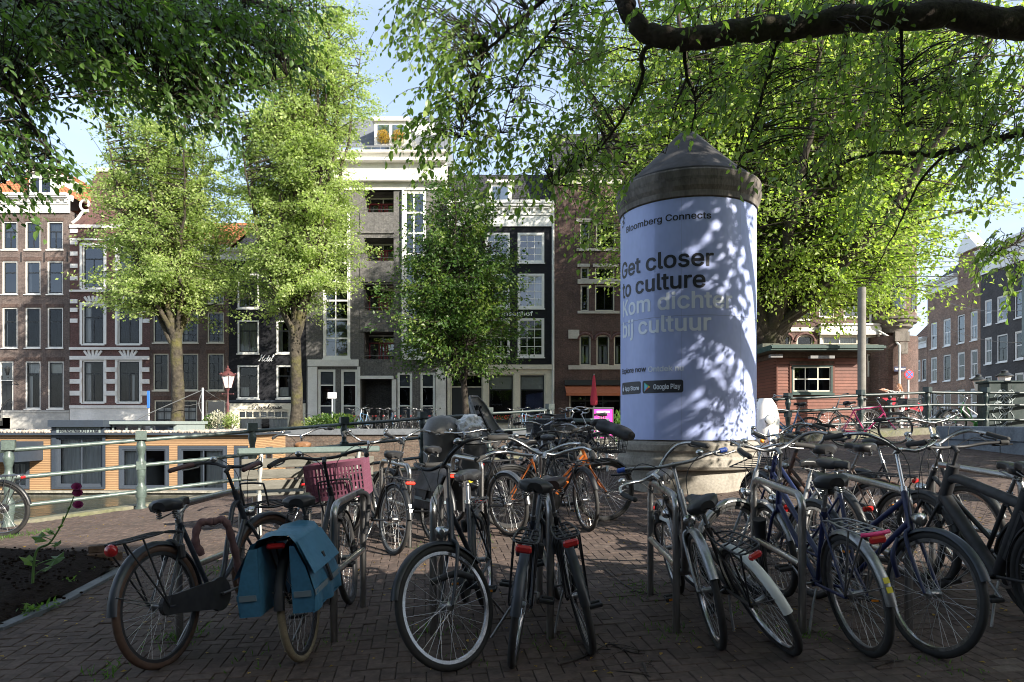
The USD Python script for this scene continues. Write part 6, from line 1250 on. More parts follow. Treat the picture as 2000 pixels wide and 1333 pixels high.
bike("half hidden bicycle with bright spoked front wheel between two steel stands", "front", 1434, 1160, 208, lean=0, steer=0, frame="step", fm="grey_paint", fender="dull_metal", bar="low", case=None, rim="dull_metal", sh=.9)
bike("blue bicycle with silver luggage rack bound in pink tape", "rear", 1688, 1277, 92, lean=-9, steer=2, frame="step", fm="navy_paint", rack="dull_metal", fender="dull_metal", bar="swept", barm="dull_metal", case=None, rim="dull_metal", sh=.98, hh=1.1, extra=[band(0), sticker(), rag(np.array([1.05, .1, .55]))])
bike("dark blue bicycle with chrome handlebar facing the viewer at right", "front", 1812, 1279, 279, lean=-3, steer=4, frame="step", fm="navy_paint", bar="swept", ffender="slate_paint", fender="slate_paint", rack=None, case=None, sh=.98, hh=1.12, extra=[chain_lock([(.85, -.02, .6), (.88, -.07, .5), (.9, -.04, .38)], "navy_paint", .015)])
bike("black electric bicycle with thick straight frame tubes at the right edge", "front", 1812, 1150, 93, lean=-3, steer=0, frame="thick", fm="matt_black", bar="flat", barm="matt_black", rim="matt_black", fender="matt_black", rack=None, case=None, light=False, hh=1.06, sh=1.0, R=.355, tw=.025, wb=1.15, extra=[battery()])
bike("black bicycle cut off by the right picture edge behind the last steel stand", "rear", 2052, 1228, 101, lean=-5, frame="step", fm="black_paint", bar="swept")
bike("bicycle with tall chrome handlebar behind the thick framed one", "front", 1893, 1120, 285, lean=2, steer=-6, frame="oma", fm="black_paint", bar="wide", hh=1.16, fender="black_paint", rack=None)
bike("rusty transport bicycle with wide front carrier and sprung saddle", "rear", 1722, 1098, 118, lean=-4, steer=16, frame="step", fm="rust_paint", bar="low", barm="matt_black", fender="rust_paint", sh=.97, extra=[front_rack(.46, .4)])
bike("dark bicycle with bare steel rims parked behind the blue one", "rear", 1640, 1120, 100, lean=-5, steer=5, frame="step", fm="navy_paint", bar="swept", rack=None, sh=1.0, case=None)
# ---- middle rows
bike("black transport bicycle with empty front carrier pointing at the viewer", "front", 1146, 1038, 290, lean=3, steer=-4, frame="diamond", fm="matt_black", bar="low", barm="matt_black", fender="matt_black", extra=[front_rack(.4, .36, back=True)])
bike("orange bicycle with black wire basket and rolled black bag", "front", 1183, 1019, 12, lean=3, steer=0, frame="single", fm="orange_paint", fender="matt_black", bar="wide", barm="dull_metal", rim="matt_black", R=.36, tw=.023, extra=[front_basket(), roll_bag()])
bike("sporty dark bicycle with silver rear mudguard and drinks bottle", "rear", 994, 1048, 128, lean=-3, steer=0, frame="diamond", fm="matt_black", bar="flat", barm="chrome", fender="dull_metal", case=None, rack=None, sh=1.07, hh=1.08, extra=[bottle(), chain_lock([(.1, -.06, .62), (.0, -.12, .6), (-.1, -.08, .5)], "bag_black", .022)])
bike("worn bicycle with curved chrome handlebar, rear wheel turned to the viewer", "rear", 765, 1084, 124, lean=4, steer=-10, frame="step", fm="worn_black", bar="swept", fender="black_paint", rim="dull_metal", case=None, tail="red_bright", extra=[sticker("sign_white")])
bike("bicycle with black double panniers and red rear light", "rear", 850, 1062, 126, lean=2, steer=8, frame="step", fm="worn_black", bar="swept", rack="dull_metal", tail="red_bright", extra=[saddlebags("bag_black", "bag_stripe", .9)])
bike("bicycle with tan saddle and chrome headlamp behind the mauve crate", "rear", 600, 1036, 108, lean=-3, steer=15, frame="step", fm="grey_paint", bar="wide", barm="dull_metal", sad="saddle_tan", fender=None, case=None, rack=None, sh=1.0)
bike("bicycle carrying a tall grey child seat beside the litter bin", "mid", 1030, 985, -32, lean=0, steer=-8, frame="step", fm="black_paint", bar="wide", extra=[child_seat()])
bike("black bicycle parked before the railing left of the sandwich board", "mid", 1120, 925, 20, frame="oma", fm="matt_black", bar="swept", lod=1, extra=[rear_crate(), front_rack(.36, .3)])
bike("black bicycle with plastic crate standing beside the magenta board", "mid", 1145, 908, 200, frame="step", fm="matt_black", bar="swept", lod=1, extra=[front_crate(.4, .3, .24, "dark_plastic")])
bike("silver grey bicycle standing below the right end of the pale bench", "mid", 1075, 930, 205, frame="step", fm="grey_paint", bar="low", lod=1)
bike("old bicycle half outside the left picture edge, wheel against the railing", "rear", 8, 1049, 182, lean=-4, frame="step", fm="worn_black", rim="dull_metal", rack="dull_metal", bar="swept")
# ---- along the right railing
bike("blue bicycle with orange rear tyre and black front basket at the bridge railing", "rear", 1586, 876, 183, lean=5, frame="single", fm="blue_paint", tyre="rubber", fender=None, bar="swept", case=None, extra=[front_basket(.34, .26, .22, "matt_black")])
bike("pink and silver racing bicycle leaning on the bridge railing", "rear", 1650, 872, -1, lean=-7, steer=-24, frame="diamond", fm="pink_paint", bar="flat", fender=None, rack=None, case=None, light=False, tail=None, lod=0, hh=.98, sh=.95, tw=.014, rim="dull_metal")
for k, (x, y, hd_, f_, c_, fr, ex, lb) in enumerate(((9.0, 18.2, 185, "matt_black", "matt_black", "diamond", [], "black bicycle behind the railing in front of the plank cabin"), (11.2, 18.4, 10, "grey_paint", "dull_metal", "step", [rear_crate("dark_plastic")], "grey bicycle with dark crate behind the railing"), (13.2, 19.4, 170, "white_bike_paint", "dull_metal", "step", [], "white bicycle standing below the woman on the bridge"),
        (14.6, 19.2, 15, "grey_paint", "matt_black", "step", [], "grey bicycle partly behind a thick railing post"), (12.2, 17.95, 178, "green_paint", "green_paint", "oma", [], "light green bicycle behind the bridge railing"), (14.0, 17.95, 195, "white_bike_paint", "matt_black", "single", [], "white and black bicycle with lime green bags behind the railing"))):
    def lime(put, g):
        put("handlebar_bag", M().bev(g["c0"] + [.05, .1, -.08], (.16, .3, .2), .05).bev(g["c0"] + [.02, -.16, -.05], (.14, .16, .2), .05), "lime_cloth", F=True)
    bike(lb, "mid", 0, 0, hd_, lean=3, frame=fr, fm=f_, case=c_ if c_ == "green_paint" else None, bar="swept" if fr != "diamond" else "flat", lod=1, R=.36 if k == 5 else .345, tw=.035 if k == 5 else .021, extra=ex + ([lime] if k == 5 else []), loc=(x, y, 1.06))
# ---- bicycles parked on the far quay, the same few models again and again
r5 = random.Random(12)
protos = {}
for k, (px, Y) in enumerate(((690, 34.2), (706, 34.3), (722, 34.2), (738, 34.4), (754, 34.2), (770, 34.3), (788, 34.2), (806, 34.4), (824, 34.2), (842, 34.3), (1010, 34.3), (1030, 34.2), (1052, 34.4), (1072, 34.2), (1094, 34.3))):
    kind = ("black", "silver", "blue")[k % 3]; loc = (ray(px, 0, Y)[0], Y, FARZ); hd_ = D2(r5.choice((68, 74, 80, 108, 252)))
    o9 = "first second third fourth fifth sixth seventh eighth ninth tenth".split(); lb = f"{kind} bicycle {o9[k % 10]} from the left in the far quay row below the grey block"; gr = f"{kind} bicycles parked on the far quay"
    if k >= 10: lb = f"{kind} bicycle {o9[k % 10]} from the left on the far quay before the second hotel"; gr = f"{kind} bicycles before the second hotel"
    if kind not in protos: protos[kind] = bike(lb, "rear", 0, 0, math.degrees(hd_), frame=("oma", "step", "diamond")[k % 3], fm=("matt_black", "dull_metal", "blue_paint")[k % 3], lod=1, loc=loc, group=gr)
    else: copy_of(protos[kind], "bicycle", lb, "bicycle", loc, hd_, gr)
# ---- white scooter
s0 = on_ground(1506, 928); sc = thing("scooter", "white motor scooter with round headlamp parked right of the column", "scooter", s0, D2(262))
def sput(nm, m, mt, par=sc, **k): return obj(nm, m, mt, par, **k)
for nm, x in (("front_wheel", 0), ("rear_wheel", -1.25)):
    a = np.linspace(0, 2 * PI, 32, endpoint=False); w = sput(nm, M().tube(np.stack([x + .17 * np.cos(a), 0 * a, .22 + .17 * np.sin(a)], 1), .05, 10, closed=True), "rubber"); sput("rim", M().lathe([(.0, -.03), (.12, -.025), (.13, 0), (.12, .025), (0, .03)], 16, (x, 0, .22), "y"), "dull_metal", w)
g = guard(.235, .2, 2.6, .07); g.xf(trimesh.transformations.translation_matrix((0, 0, .22))); sput("front_mudguard", g, "scooter_white")
v = []; ws = [(.0, .13, .02), (.35, .17, .0), (.62, .2, -.05), (.85, .17, -.12), (.98, .1, -.17)]
for z, w, x in ws: v.append([(x - .05, -w, z), (x + .04, -w * .6, z), (x + .07, 0, z), (x + .04, w * .6, z), (x - .05, w, z)])
v = np.array(v) + [-.17, 0, .28]; q = np.array([[i * 5 + j, i * 5 + j + 1, (i + 1) * 5 + j + 1, (i + 1) * 5 + j] for i in range(4) for j in range(4)])
sput("leg_shield", M().add(v.reshape(-1, 3), q).add(v.reshape(-1, 3) - [.03, 0, 0], q[:, ::-1]), "scooter_white")
sput("body", M().ball((-1.1, 0, .62), (.48, .19, .2), 18).bev((-.55, 0, .32), (.7, .26, .08), .03), "scooter_white"); sput("seat", M().ball((-1.0, 0, .82), (.42, .15, .07), 16), "saddle_black")
hl = sput("headlight", M().lathe([(0, -.08), (.06, -.06), (.085, 0), (.085, .02), (.075, .03)], 16, (-.09, 0, .9), "x"), "chrome"); sput("lens", M().lathe([(.076, .025), (.05, .04), (0, .045)], 16, (-.09, 0, .9), "x"), "pale_plastic", hl)
sput("handlebar", M().tube(spline([(-.4, -.36, 1.05), (-.32, -.2, 1.07), (-.26, 0, 1.06), (-.32, .2, 1.07), (-.4, .36, 1.05)], 14), .016, 8).tube([(-.26, 0, 1.06), (-.05, 0, .45), (0, 0, .22)], .03, 8), "chrome"); sput("indicator", M().ball((-.1, .12, .55), .035, 8).ball((-.1, -.12, .55), .035, 8), "orange_lens")
# ------------------------------------------------------------ foliage
def unit(a): return a / (np.linalg.norm(a, axis=-1, keepdims=True) + 1e-12)
def add_leaves(m, P, A, N, L, W, tone, fine=False):
    """Leaves: base points P, axes A, face normals N, lengths L, widths W."""
    n = len(P); A = unit(A); S = unit(np.cross(N, A)); N = np.cross(A, S); L = np.broadcast_to(L, (n,))[:, None]; W = np.broadcast_to(W, (n,))[:, None]
    if not fine:
        v = np.stack([P, P + A * L * .45 + S * W * .5 + N * L * .08, P + A * L - N * L * .08, P + A * L * .45 - S * W * .5 + N * L * .08], 1); f = np.array([[0, 1, 2], [0, 2, 3]]); k = 4
    else:
        c = N * L
        v = np.stack([P, P + A * L * .28 + S * W * .46 + c * .05, P + A * L * .62 + S * W * .42 + c * .02, P + A * L - c * .13, P + A * L * .62 - S * W * .42 + c * .02, P + A * L * .28 - S * W * .46 + c * .05, P + A * L * .3 - c * .01, P + A * L * .63 - c * .045], 1)
        f = np.array([[0, 1, 6], [6, 1, 2], [6, 2, 7], [7, 2, 3], [0, 6, 5], [6, 4, 5], [6, 7, 4], [7, 3, 4]]); k = 8
    F_ = (f[None] + (np.arange(n) * k)[:, None, None]).reshape(-1, 3)
    m.add(v.reshape(-1, 3), F_, np.repeat(np.broadcast_to(tone, (n,)), k))
def bez(a, b, c, n=8):
    t = np.linspace(0, 1, n)[:, None]; return a * (1 - t) ** 2 + 2 * b * t * (1 - t) + c * t * t
def street_tree(label, Y, px, r0, pyfork, env, seed, nleaf, limbs=9, lm="leaf_elm", bm="bark", L=.14, spread=.75, base_z=FARZ, ntw=46, lean=0.0, droop=0.0, name="elm_tree", depth=.9, group=None, forks=None, bole=None, scat=.2, tub=(.016, .028)):
    g = np.random.default_rng(seed); zz = lambda py: ray(0, py, Y)[2]; xx = lambda p: ray(p, 0, Y)[0]
    ez = np.array([zz(e[0]) for e in env]); el = np.array([xx(e[1]) for e in env]); er = np.array([xx(e[2]) for e in env])
    cx = lambda z: np.interp(z, ez, (el + er) / 2); rx = lambda z: 1.12 * np.interp(z, ez, (er - el) / 2)
    x0 = xx(px); zf = zz(pyfork); t = thing(name, label, "tree", (x0, Y, base_z), 0, group); o = np.array([x0, Y, base_z]); tr = M(); bt = np.linspace(0, 1, 9)
    pts = np.stack([x0 + lean * bt + .05 * np.sin(bt * 5), np.full(9, Y), base_z - .1 + (zf - base_z + .1) * bt], 1) if bole is None else np.array(bole)
    rr = np.interp(np.linspace(0, 1, len(pts)), [0, .06, .2, 1], [1.45 * r0, 1.15 * r0, r0, .88 * r0]); tr.tube(pts - o, rr * (1 + .05 * np.sin(np.arange(len(pts)) * 2.3)), 16, tone=.5); top = pts[-1]
    lo = M(); ends = []
    for k in range(limbs):
        th = 2 * PI * (k + .35 * g.random()) / limbs; ze = ez[0] + (ez[-1] - ez[0]) * g.uniform(.45, .99) if k else ez[-1] - .4; rho = spread * g.uniform(.5 if droop == 0 else .35, 1.0) if k else .1; R_ = rx(ze)
        e = np.array([cx(ze) + R_ * rho * math.cos(th), Y + depth * R_ * rho * math.sin(th), ze]); s_ = top + [0, 0, -g.uniform(0, .9) if k else 0]
        mid = s_ * .5 + e * .5; mid[:2] += (e[:2] - s_[:2]) * g.uniform(.05, .3); mid[2] += -.1 * (e[2] - s_[2]) + droop
        p = bez(s_, mid, e, 14); p[1:-1] += g.normal(0, .06, (12, 3)); rl = np.linspace(r0 * g.uniform(.4, .6), .02, 14); rl[0] *= 1.3; lo.tube(p - o, rl, 8, tone=g.random()); ends.append((p, rl))
    P_, A_, C_ = [], [], []; per = max(4, int(nleaf / (limbs * ntw)))
    for p, rl in ends:
        for q in range(ntw):
            u = g.uniform(.12, 1) ** .85; i = min(int(u * 13), 12); b = p[i] + (p[i + 1] - p[i]) * (u * 13 - i); z2 = np.clip(b[2] + g.uniform((-.35 if u > .4 else -.9) - 2.4 * abs(droop), 1.7), ez[0], ez[-1] - .1); R_ = rx(z2); th = g.uniform(0, 2 * PI); rho = math.sqrt(g.uniform(.04, 1.0)) * (1 + .12 * math.sin(3 * th + z2 * 1.3))
            e = np.array([cx(z2) + R_ * rho * math.cos(th), Y + depth * R_ * rho * math.sin(th), z2]); d = e - b; dl = np.linalg.norm(d); mx = 3.4 if droop == 0 else 6.0
            if dl > mx: e = b + d * mx / dl
            mid = (b + e) / 2 + [0, 0, .15 * dl ** .5 - .1]; tp = bez(b, mid, e, 6); lo.tube(tp - o, np.linspace(max(.012, min(tub[1], rl[i])), .006, 6), 4, caps=False, tone=g.random())
            n = int(per * g.uniform(.5, 1.6)); w = g.uniform(.25, 1.05, n); seg = b + (e - b) * w[:, None] ; seg[:, 2] += .15 * (1 - abs(2 * w - 1)); cl = g.normal(0, scat, (n, 3)) * [1, 1, .8]
            P_.append(seg + cl); A_.append(unit(e - b + [0, 0, -.2 * dl]) * .7 + g.normal(0, .6, (n, 3)) + [0, 0, -.25]); C_.append(np.clip(.55 * g.random() + .5 * g.random(n), 0, 1))
    P_, A_, C_ = np.vstack(P_), np.vstack(A_), np.concatenate(C_); nz_ = meshkit.noise(P_ * [.8, .8, .6] + seed * 17.3) * .65 + meshkit.noise(P_ * 1.9 + seed * 5.1) * .35; kp = nz_ > np.quantile(nz_, .14); P_, A_, C_ = P_[kp], A_[kp], np.clip(C_[kp] + (nz_[kp] - nz_.mean()) * .9, 0, 1); n = len(P_); N_ = unit(g.normal(0, 1, (n, 3)) + [0, -.1, .8]); sz_ = L * g.uniform(.5, 1.35, n); cr = M(); add_leaves(cr, P_ - o, A_, N_, sz_, sz_ * .62, C_)
    obj("trunk", tr, bm, t, tone=True); obj("limbs", lo, bm, t, tone=True); obj("crown", cr, lm, t, smooth=False, tone=True)
    return t
street_tree("tall upright elm with mossy trunk left of the red lantern", 35, 346, .31, 650, [(676, 230, 420), (640, 160, 480), (560, 152, 500), (470, 150, 478), (380, 165, 470), (300, 180, 455), (220, 205, 435), (150, 250, 400), (110, 300, 350)], 1, 74000, limbs=14, ntw=54, L=.148, spread=.9, scat=.17)
street_tree("tallest upright elm with mossy forked trunk before the grey block", 35, 578, .3, 640, [(668, 480, 650), (620, 440, 700), (520, 455, 715), (420, 450, 718), (330, 445, 725), (240, 452, 738), (160, 470, 738), (80, 490, 722), (10, 505, 705), (-60, 540, 680), (-110, 580, 640)], 2, 112000, limbs=17, ntw=58, L=.148, spread=.9, scat=.17)
street_tree("smaller dark crowned tree in front of the white topped apartment block", 35, 908, .17, 735, [(780, 850, 960), (735, 760, 1020), (660, 735, 1040), (570, 752, 1030), (480, 775, 1010), (400, 800, 985), (350, 850, 950), (325, 880, 930)], 3, 44000, limbs=11, lm="leaf_mid", bm="bark_dark", ntw=56, L=.17)
big = street_tree("huge spreading elm with crown behind the advertising column and plank cabin", 31.5, 1507, .72, 640, [(690, 1470, 1590), (640, 1330, 1790), (560, 1150, 1950), (470, 1060, 2000), (380, 1020, 2040), (280, 1020, 2080), (180, 1050, 2080), (60, 1130, 2000), (-60, 1200, 1880), (-160, 1300, 1780)], 4, 215000, limbs=32, lm="leaf_sun", bm="bark_dark", ntw=62, L=.18, spread=1.1, droop=.4, scat=.26, depth=.6, tub=(.02, .04),
    bole=[(ray(1515, 0, 31.5)[0], 31.5, .9), (ray(1512, 0, 31.5)[0], 31.5, 2.5), (ray(1510, 0, 31.5)[0], 31.5, 4.2), (ray(1500, 0, 31.5)[0], 31.5, 5.8)])
# ---- near trees: elm sprays hanging from real limbs
E1 = unit(np.array([-SUN[1], SUN[0], 0])); E2 = np.cross(SUN, E1); SUNFR = np.stack([SUN, E1, E2])
def sunpt(t, a, b): return SUN * t + E1 * a + E2 * b
def near_tree(label, trunk, limbs_, blobs, seed, lm, L, hidden, nown=150, droop=.35, twig_up=0.0, trunk_r=.3, name="elm_tree", outward=None, per=(8, 14)):
    g = np.random.default_rng(seed); o = np.array(trunk[0], float); t = thing(name, label, "tree", o); tm = M().tube(spline(trunk, 16) - o, np.interp(np.linspace(0, 1, 16), [0, .1, 1], [trunk_r * 1.5, trunk_r, trunk_r * .8]), 18, tone=.5); obj("trunk", tm, "bark_dark", t, tone=True)
    net, lb = [], M()
    for pts, ra, rb in limbs_:
        p = spline(pts, 6 * len(pts)); p = p + g.normal(0, min(.012, ra * .15), p.shape); r_ = np.linspace(ra, rb, len(p)) * (1 + .07 * np.sin(np.arange(len(p)) * 1.9)); lb.tube(p - o, r_, 10 if ra > .05 else 6, tone=g.random()); net += [(q, q2) for q, q2 in zip(p, r_)]
    NP = np.array([q for q, _ in net]); P_, A_, N_, C_, tw = [], [], [], [], M()
    def spray(c, big=1.0):
        i = np.argmin(np.linalg.norm((NP - c) * [1, 1, 1.3], axis=1)); b = NP[i]; d = c - b; dl = np.linalg.norm(d); dirn = unit(d * [1, 1, .25] + g.normal(0, .25, 3) * dl) if outward is None else unit(np.array(outward) + g.normal(0, .45, 3) + unit(d) * .5)
        ln = g.uniform(.3, .55) * big; s0_ = c - dirn * ln * .5
        if 0.15 < np.linalg.norm(s0_ - b) < 2.6: pth = bez(b, (b + s0_) / 2 + [0, 0, .12 + twig_up], s0_, 7) + np.vstack([np.zeros(3), g.normal(0, .012, (5, 3)), np.zeros(3)]); tw.tube(pth - o, np.linspace(min(.0065, net[i][1]), .003, 7), 4, caps=False, tone=g.random())
        tp = bez(s0_, s0_ + dirn * ln * .6 + [0, 0, .03], s0_ + dirn * ln + [0, 0, -droop * ln], 6); tw.tube(tp - o, np.linspace(.004, .0016, 6), 3, caps=False, tone=g.random())
        n = g.integers(*per); u = np.linspace(.08, 1, n); k = np.clip((u * 5).astype(int), 0, 4); pos = tp[k] + (tp[k + 1] - tp[k]) * (u * 5 - k)[:, None]; ax_ = unit(np.diff(tp, axis=0))[k]; up = unit(np.array([0, 0, 1.0]) + g.normal(0, .35, 3)); sd_ = unit(np.cross(ax_, up)); s_ = np.where(np.arange(n) % 2, 1, -1)[:, None]
        P_.append(pos); A_.append(ax_ * .75 + sd_ * s_ * .9 + g.normal(0, .22, (n, 3)) + [0, 0, -.35]); N_.append(unit(up + g.normal(0, .4, (n, 3)))); C_.append(np.clip(.5 * g.random() + .5 * g.random(n), 0, 1))
    for (px, py, rx_, ry_, Ya, Yb, n) in blobs:
        for _ in range(n):
            a, r_ = g.uniform(0, 2 * PI), math.sqrt(g.random()); spray(ray(px + rx_ * r_ * math.cos(a), py + ry_ * r_ * math.sin(a), g.uniform(Ya, Yb)))
    P2 = np.vstack(P_); A2 = np.vstack(A_); N2 = np.vstack(N_); C2 = np.concatenate(C_); S2 = L * g.uniform(.45, 1.25, len(P2))
    pr = np.abs(P2[:, 0] / P2[:, 1]) < .75; dist = np.where(pr & (P2[:, 1] > 1), np.linalg.norm(P2 - [0, 0, EYE], axis=1), 99); own = np.argsort(dist)[:nown]; keep = np.ones(len(P2), bool); keep[own] = False
    cr = M(); add_leaves(cr, P2[keep] - o, A2[keep], N2[keep], S2[keep], S2[keep] * .56, C2[keep], True)
    for (c, rad, n, Lb) in hidden:
        v = g.normal(0, 1, (n, 3)); v = unit(v) * (g.random(n) ** .4)[:, None] * np.array(rad); v = v @ SUNFR + c; s_ = Lb * g.uniform(.7, 1.2, n); add_leaves(cr, v - o, g.normal(0, 1, (n, 3)), unit(g.normal(0, 1, (n, 3)) + [0, 0, .6]), s_, s_ * .7, g.random(n))
    obj("limbs", lb, "bark_dark", t, tone=True); obj("twigs", tw, "bark_dark", t, tone=True); obj("crown", cr, lm, t, smooth=False, tone=True)
    for i in own: q = M(); add_leaves(q, P2[i:i + 1] - o, A2[i:i + 1], N2[i:i + 1], S2[i:i + 1], S2[i:i + 1] * .56, C2[i:i + 1], True); obj("leaf", q, lm, t, smooth=False, tone=True)
    return t
rp_ = lambda *a: [tuple(ray(*q)) for q in a]
near_tree("dark leafed foreground elm reaching in from the upper left", [(-6.2, 5.6, -.1), (-6.15, 5.6, 1.5), (-6.0, 5.65, 3.2), (-5.9, 5.7, 4.6)],
    [([(-6.0, 5.65, 3.4), *rp_((-250, 60, 6.2), (60, 0, 6.8), (250, 20, 7.4), (430, 60, 8.0), (600, 140, 8.6))], .12, .015), ([(-5.9, 5.7, 4.2), *rp_((-200, -60, 6.4), (120, -40, 7.2), (380, -20, 8.2), (560, 20, 9.0))], .11, .012), (rp_((60, 0, 6.8), (200, 90, 6.9), (300, 160, 7.0), (420, 230, 7.2)), .03, .006),
     (rp_((-250, 60, 6.2), (-80, 110, 6.0), (20, 180, 6.0), (70, 260, 6.1), (120, 330, 6.2)), .035, .006), (rp_((-80, 110, 6.0), (-20, 250, 5.8), (10, 360, 5.8)), .02, .005), (rp_((250, 20, 7.4), (380, 120, 7.6), (480, 170, 7.8), (560, 150, 8.0)), .025, .005), ([(-5.9, 5.7, 4.6), (-5.4, 5.2, 7.5), (-4.5, 4.5, 10)], .14, .03)],
    [(60, 50, 150, 70, 5.6, 8.5, 210), (230, 60, 190, 75, 6, 9, 260), (400, 50, 170, 60, 6.5, 9.5, 170), (520, 75, 90, 45, 7, 9.5, 75), (590, 125, 35, 22, 8, 9, 10), (300, 150, 140, 60, 6, 9, 140), (430, 150, 100, 50, 6.5, 9, 75), (390, 215, 80, 38, 6.5, 8, 36), (180, 140, 80, 50, 6, 8, 40), (150, 180, 30, 45, 6, 7, 12),
     (30, 170, 60, 70, 5.4, 7.5, 62), (35, 270, 62, 60, 5.4, 7, 44), (100, 320, 36, 32, 5.6, 6.6, 14), (20, 360, 40, 45, 5.4, 6.6, 18), (440, 10, 220, 30, 7, 10, 90), (190, 5, 220, 30, 6, 9, 110), (250, 290, 20, 10, 7, 8, 1), (460, 265, 25, 15, 7.4, 8, 3)],
    11, "leaf_shade", .078, [((-5.5, 2.2, 9.5), (4, 4, 3), 2200, .34), ((-2, -1, 9.0), (5, 6, 2.2), 5200, .34)], outward=(.75, .1, -.25))
near_tree("foreground elm with long mossy branch crossing the upper right corner", [(7.9, 6.6, .2), (7.85, 6.6, 2), (7.7, 6.6, 3.6), (7.6, 6.7, 5.6)],
    [([(7.7, 6.6, 4.6), *rp_((2120, 70, 6.6), (2000, 50, 6.6), (1850, 30, 6.6), (1680, 36, 6.6), (1520, 54, 6.6), (1400, 68, 6.6), (1320, 78, 6.6), (1262, 62, 6.6), (1232, 30, 6.6), (1212, -8, 6.6), (1180, -70, 6.7), (1120, -140, 6.8))], .15, .07),
     (rp_((1212, -8, 6.6), (1150, -30, 6.9), (1070, -5, 7.1), (1010, 48, 7.2), (955, 95, 7.3), (935, 130, 7.3), (925, 190, 7.3), (895, 270, 7.4)), .035, .006), (rp_((1290, 78, 6.6), (1255, 105, 6.8), (1252, 160, 6.9), (1210, 240, 7.1), (1160, 300, 7.3), (1080, 360, 7.5)), .028, .005), (rp_((1150, -30, 6.9), (1060, 80, 7.3), (1010, 150, 7.5), (980, 260, 7.6)), .018, .004),
     (rp_((1560, 52, 6.6), (1520, 80, 6.7), (1498, 150, 6.8), (1475, 230, 6.9), (1440, 330, 7.0)), .03, .006), (rp_((1335, 78, 6.6), (1342, 150, 6.8), (1358, 200, 6.9), (1350, 260, 6.9)), .022, .005), (rp_((1342, 150, 6.8), (1320, 210, 7.0), (1300, 300, 7.1)), .012, .004),
     ([(7.7, 6.6, 3.9), *rp_((2100, 240, 7.2), (2000, 258, 7.3), (1900, 285, 7.4), (1830, 302, 7.5), (1720, 300, 7.7), (1600, 330, 7.9), (1540, 365, 8.0))], .06, .008), (rp_((1850, 298, 7.5), (1800, 350, 7.7), (1770, 410, 7.8), (1740, 470, 7.9), (1690, 560, 8.0)), .02, .005), (rp_((1760, 50, 6.6), (1762, 150, 6.8), (1760, 250, 7.0)), .018, .005), ([(7.65, 6.65, 5.0), *rp_((2150, -150, 7.0), (1900, -120, 7.2), (1600, -110, 7.6), (1300, -130, 8))], .1, .03), (rp_((2100, 240, 7.2), (2040, 400, 7.4), (1990, 470, 7.5), (1930, 500, 7.6)), .015, .004)],
    [(850, 50, 90, 55, 6.6, 8.2, 40), (950, 110, 110, 85, 6.6, 8.2, 72), (1080, 70, 120, 70, 6.6, 8.4, 62), (870, 190, 70, 60, 6.8, 8, 30), (960, 240, 100, 75, 6.8, 8.2, 46), (820, 260, 45, 30, 7, 8, 9), (880, 300, 70, 50, 7, 8, 18), (1060, 270, 110, 90, 6.8, 8.4, 46), (1050, 350, 70, 40, 7, 8, 16), (780, 20, 40, 30, 7, 8, 6), (1180, 170, 100, 90, 6.6, 8.2, 40), (1180, 330, 90, 60, 6.8, 8.2, 24), (1130, 410, 50, 40, 7, 8, 8),
     (1330, 160, 110, 70, 6.4, 8, 30), (1450, 160, 100, 80, 6.2, 8, 34), (1600, 130, 150, 70, 6.0, 7.8, 40), (1760, 120, 140, 70, 5.8, 7.6, 46), (1900, 130, 100, 70, 5.8, 7.4, 42), (1950, 230, 60, 90, 6, 7.6, 36), (1800, 210, 140, 60, 6, 7.6, 32), (1660, 240, 140, 70, 6.2, 8, 26), (1540, 300, 120, 70, 6.5, 8, 22), (1880, 330, 90, 50, 6.5, 8, 24), (1720, 380, 90, 60, 6.8, 8.2, 16), (1960, 470, 45, 30, 7.2, 7.8, 12), (1920, 505, 35, 22, 7.2, 7.8, 7), (1985, 530, 25, 30, 7.2, 7.8, 7), (1500, 10, 400, 25, 6, 8, 50), (1600, -60, 500, 50, 6, 9, 60), (1000, -40, 300, 40, 6.5, 9, 50)],
    12, "leaf_hang", .084, [(sunpt(6.0, 7.35, 6.2), (2.6, 2.3, 4.8), 14000, .2), (sunpt(8, 14.6, 2.6), (3.5, 3.2, 2.8), 5200, .26), ((5, -2, 12.8), (5, 5, 1.6), 3600, .34)], outward=(-.55, -.1, -.55), droop=.55, nown=149)
# ---- small plants
def bush(name, label, c, rad, n, lm, L, cat="shrub", group=None, seed=1, stems=True):
    g = np.random.default_rng(seed); t = thing(name, label, cat, c, 0, group); v = unit(g.normal(0, 1, (n, 3))) * (g.random(n) ** .45)[:, None] * np.array(rad); v[:, 2] += rad[2]; s_ = L * g.uniform(.6, 1.2, n); m = M(); add_leaves(m, v, v - [0, 0, rad[2] * .3] + g.normal(0, .3 * min(rad), (n, 3)), unit(g.normal(0, 1, (n, 3)) + [0, 0, .7]), s_, s_ * .6, g.random(n)); obj("foliage", m, lm, t, smooth=False, tone=True)
    if stems:
        b = M()
        for k in range(7): e = v[k * n // 8]; b.tube(bez(np.zeros(3), e * [.4, .4, .6], e, 5), np.linspace(.02, .006, 5), 4)
        obj("stem", b, "twig", t)
    return t
def ray_at(px, py, Y): return tuple(ray(px, py, Y))
bush("shrub", "green climbing shrub on the far quay behind the bicycle handlebars", (ray(655, 0, 33.6)[0], 33.6, 1.0), (1.3, .5, .42), 1500, "leaf_mid", .13, seed=3)
bush("shrub", "low green shrub behind the railing at the grey portal", (ray(615, 0, 33.8)[0], 33.8, 1.0), (.6, .4, .35), 500, "leaf_elm", .12, seed=4)
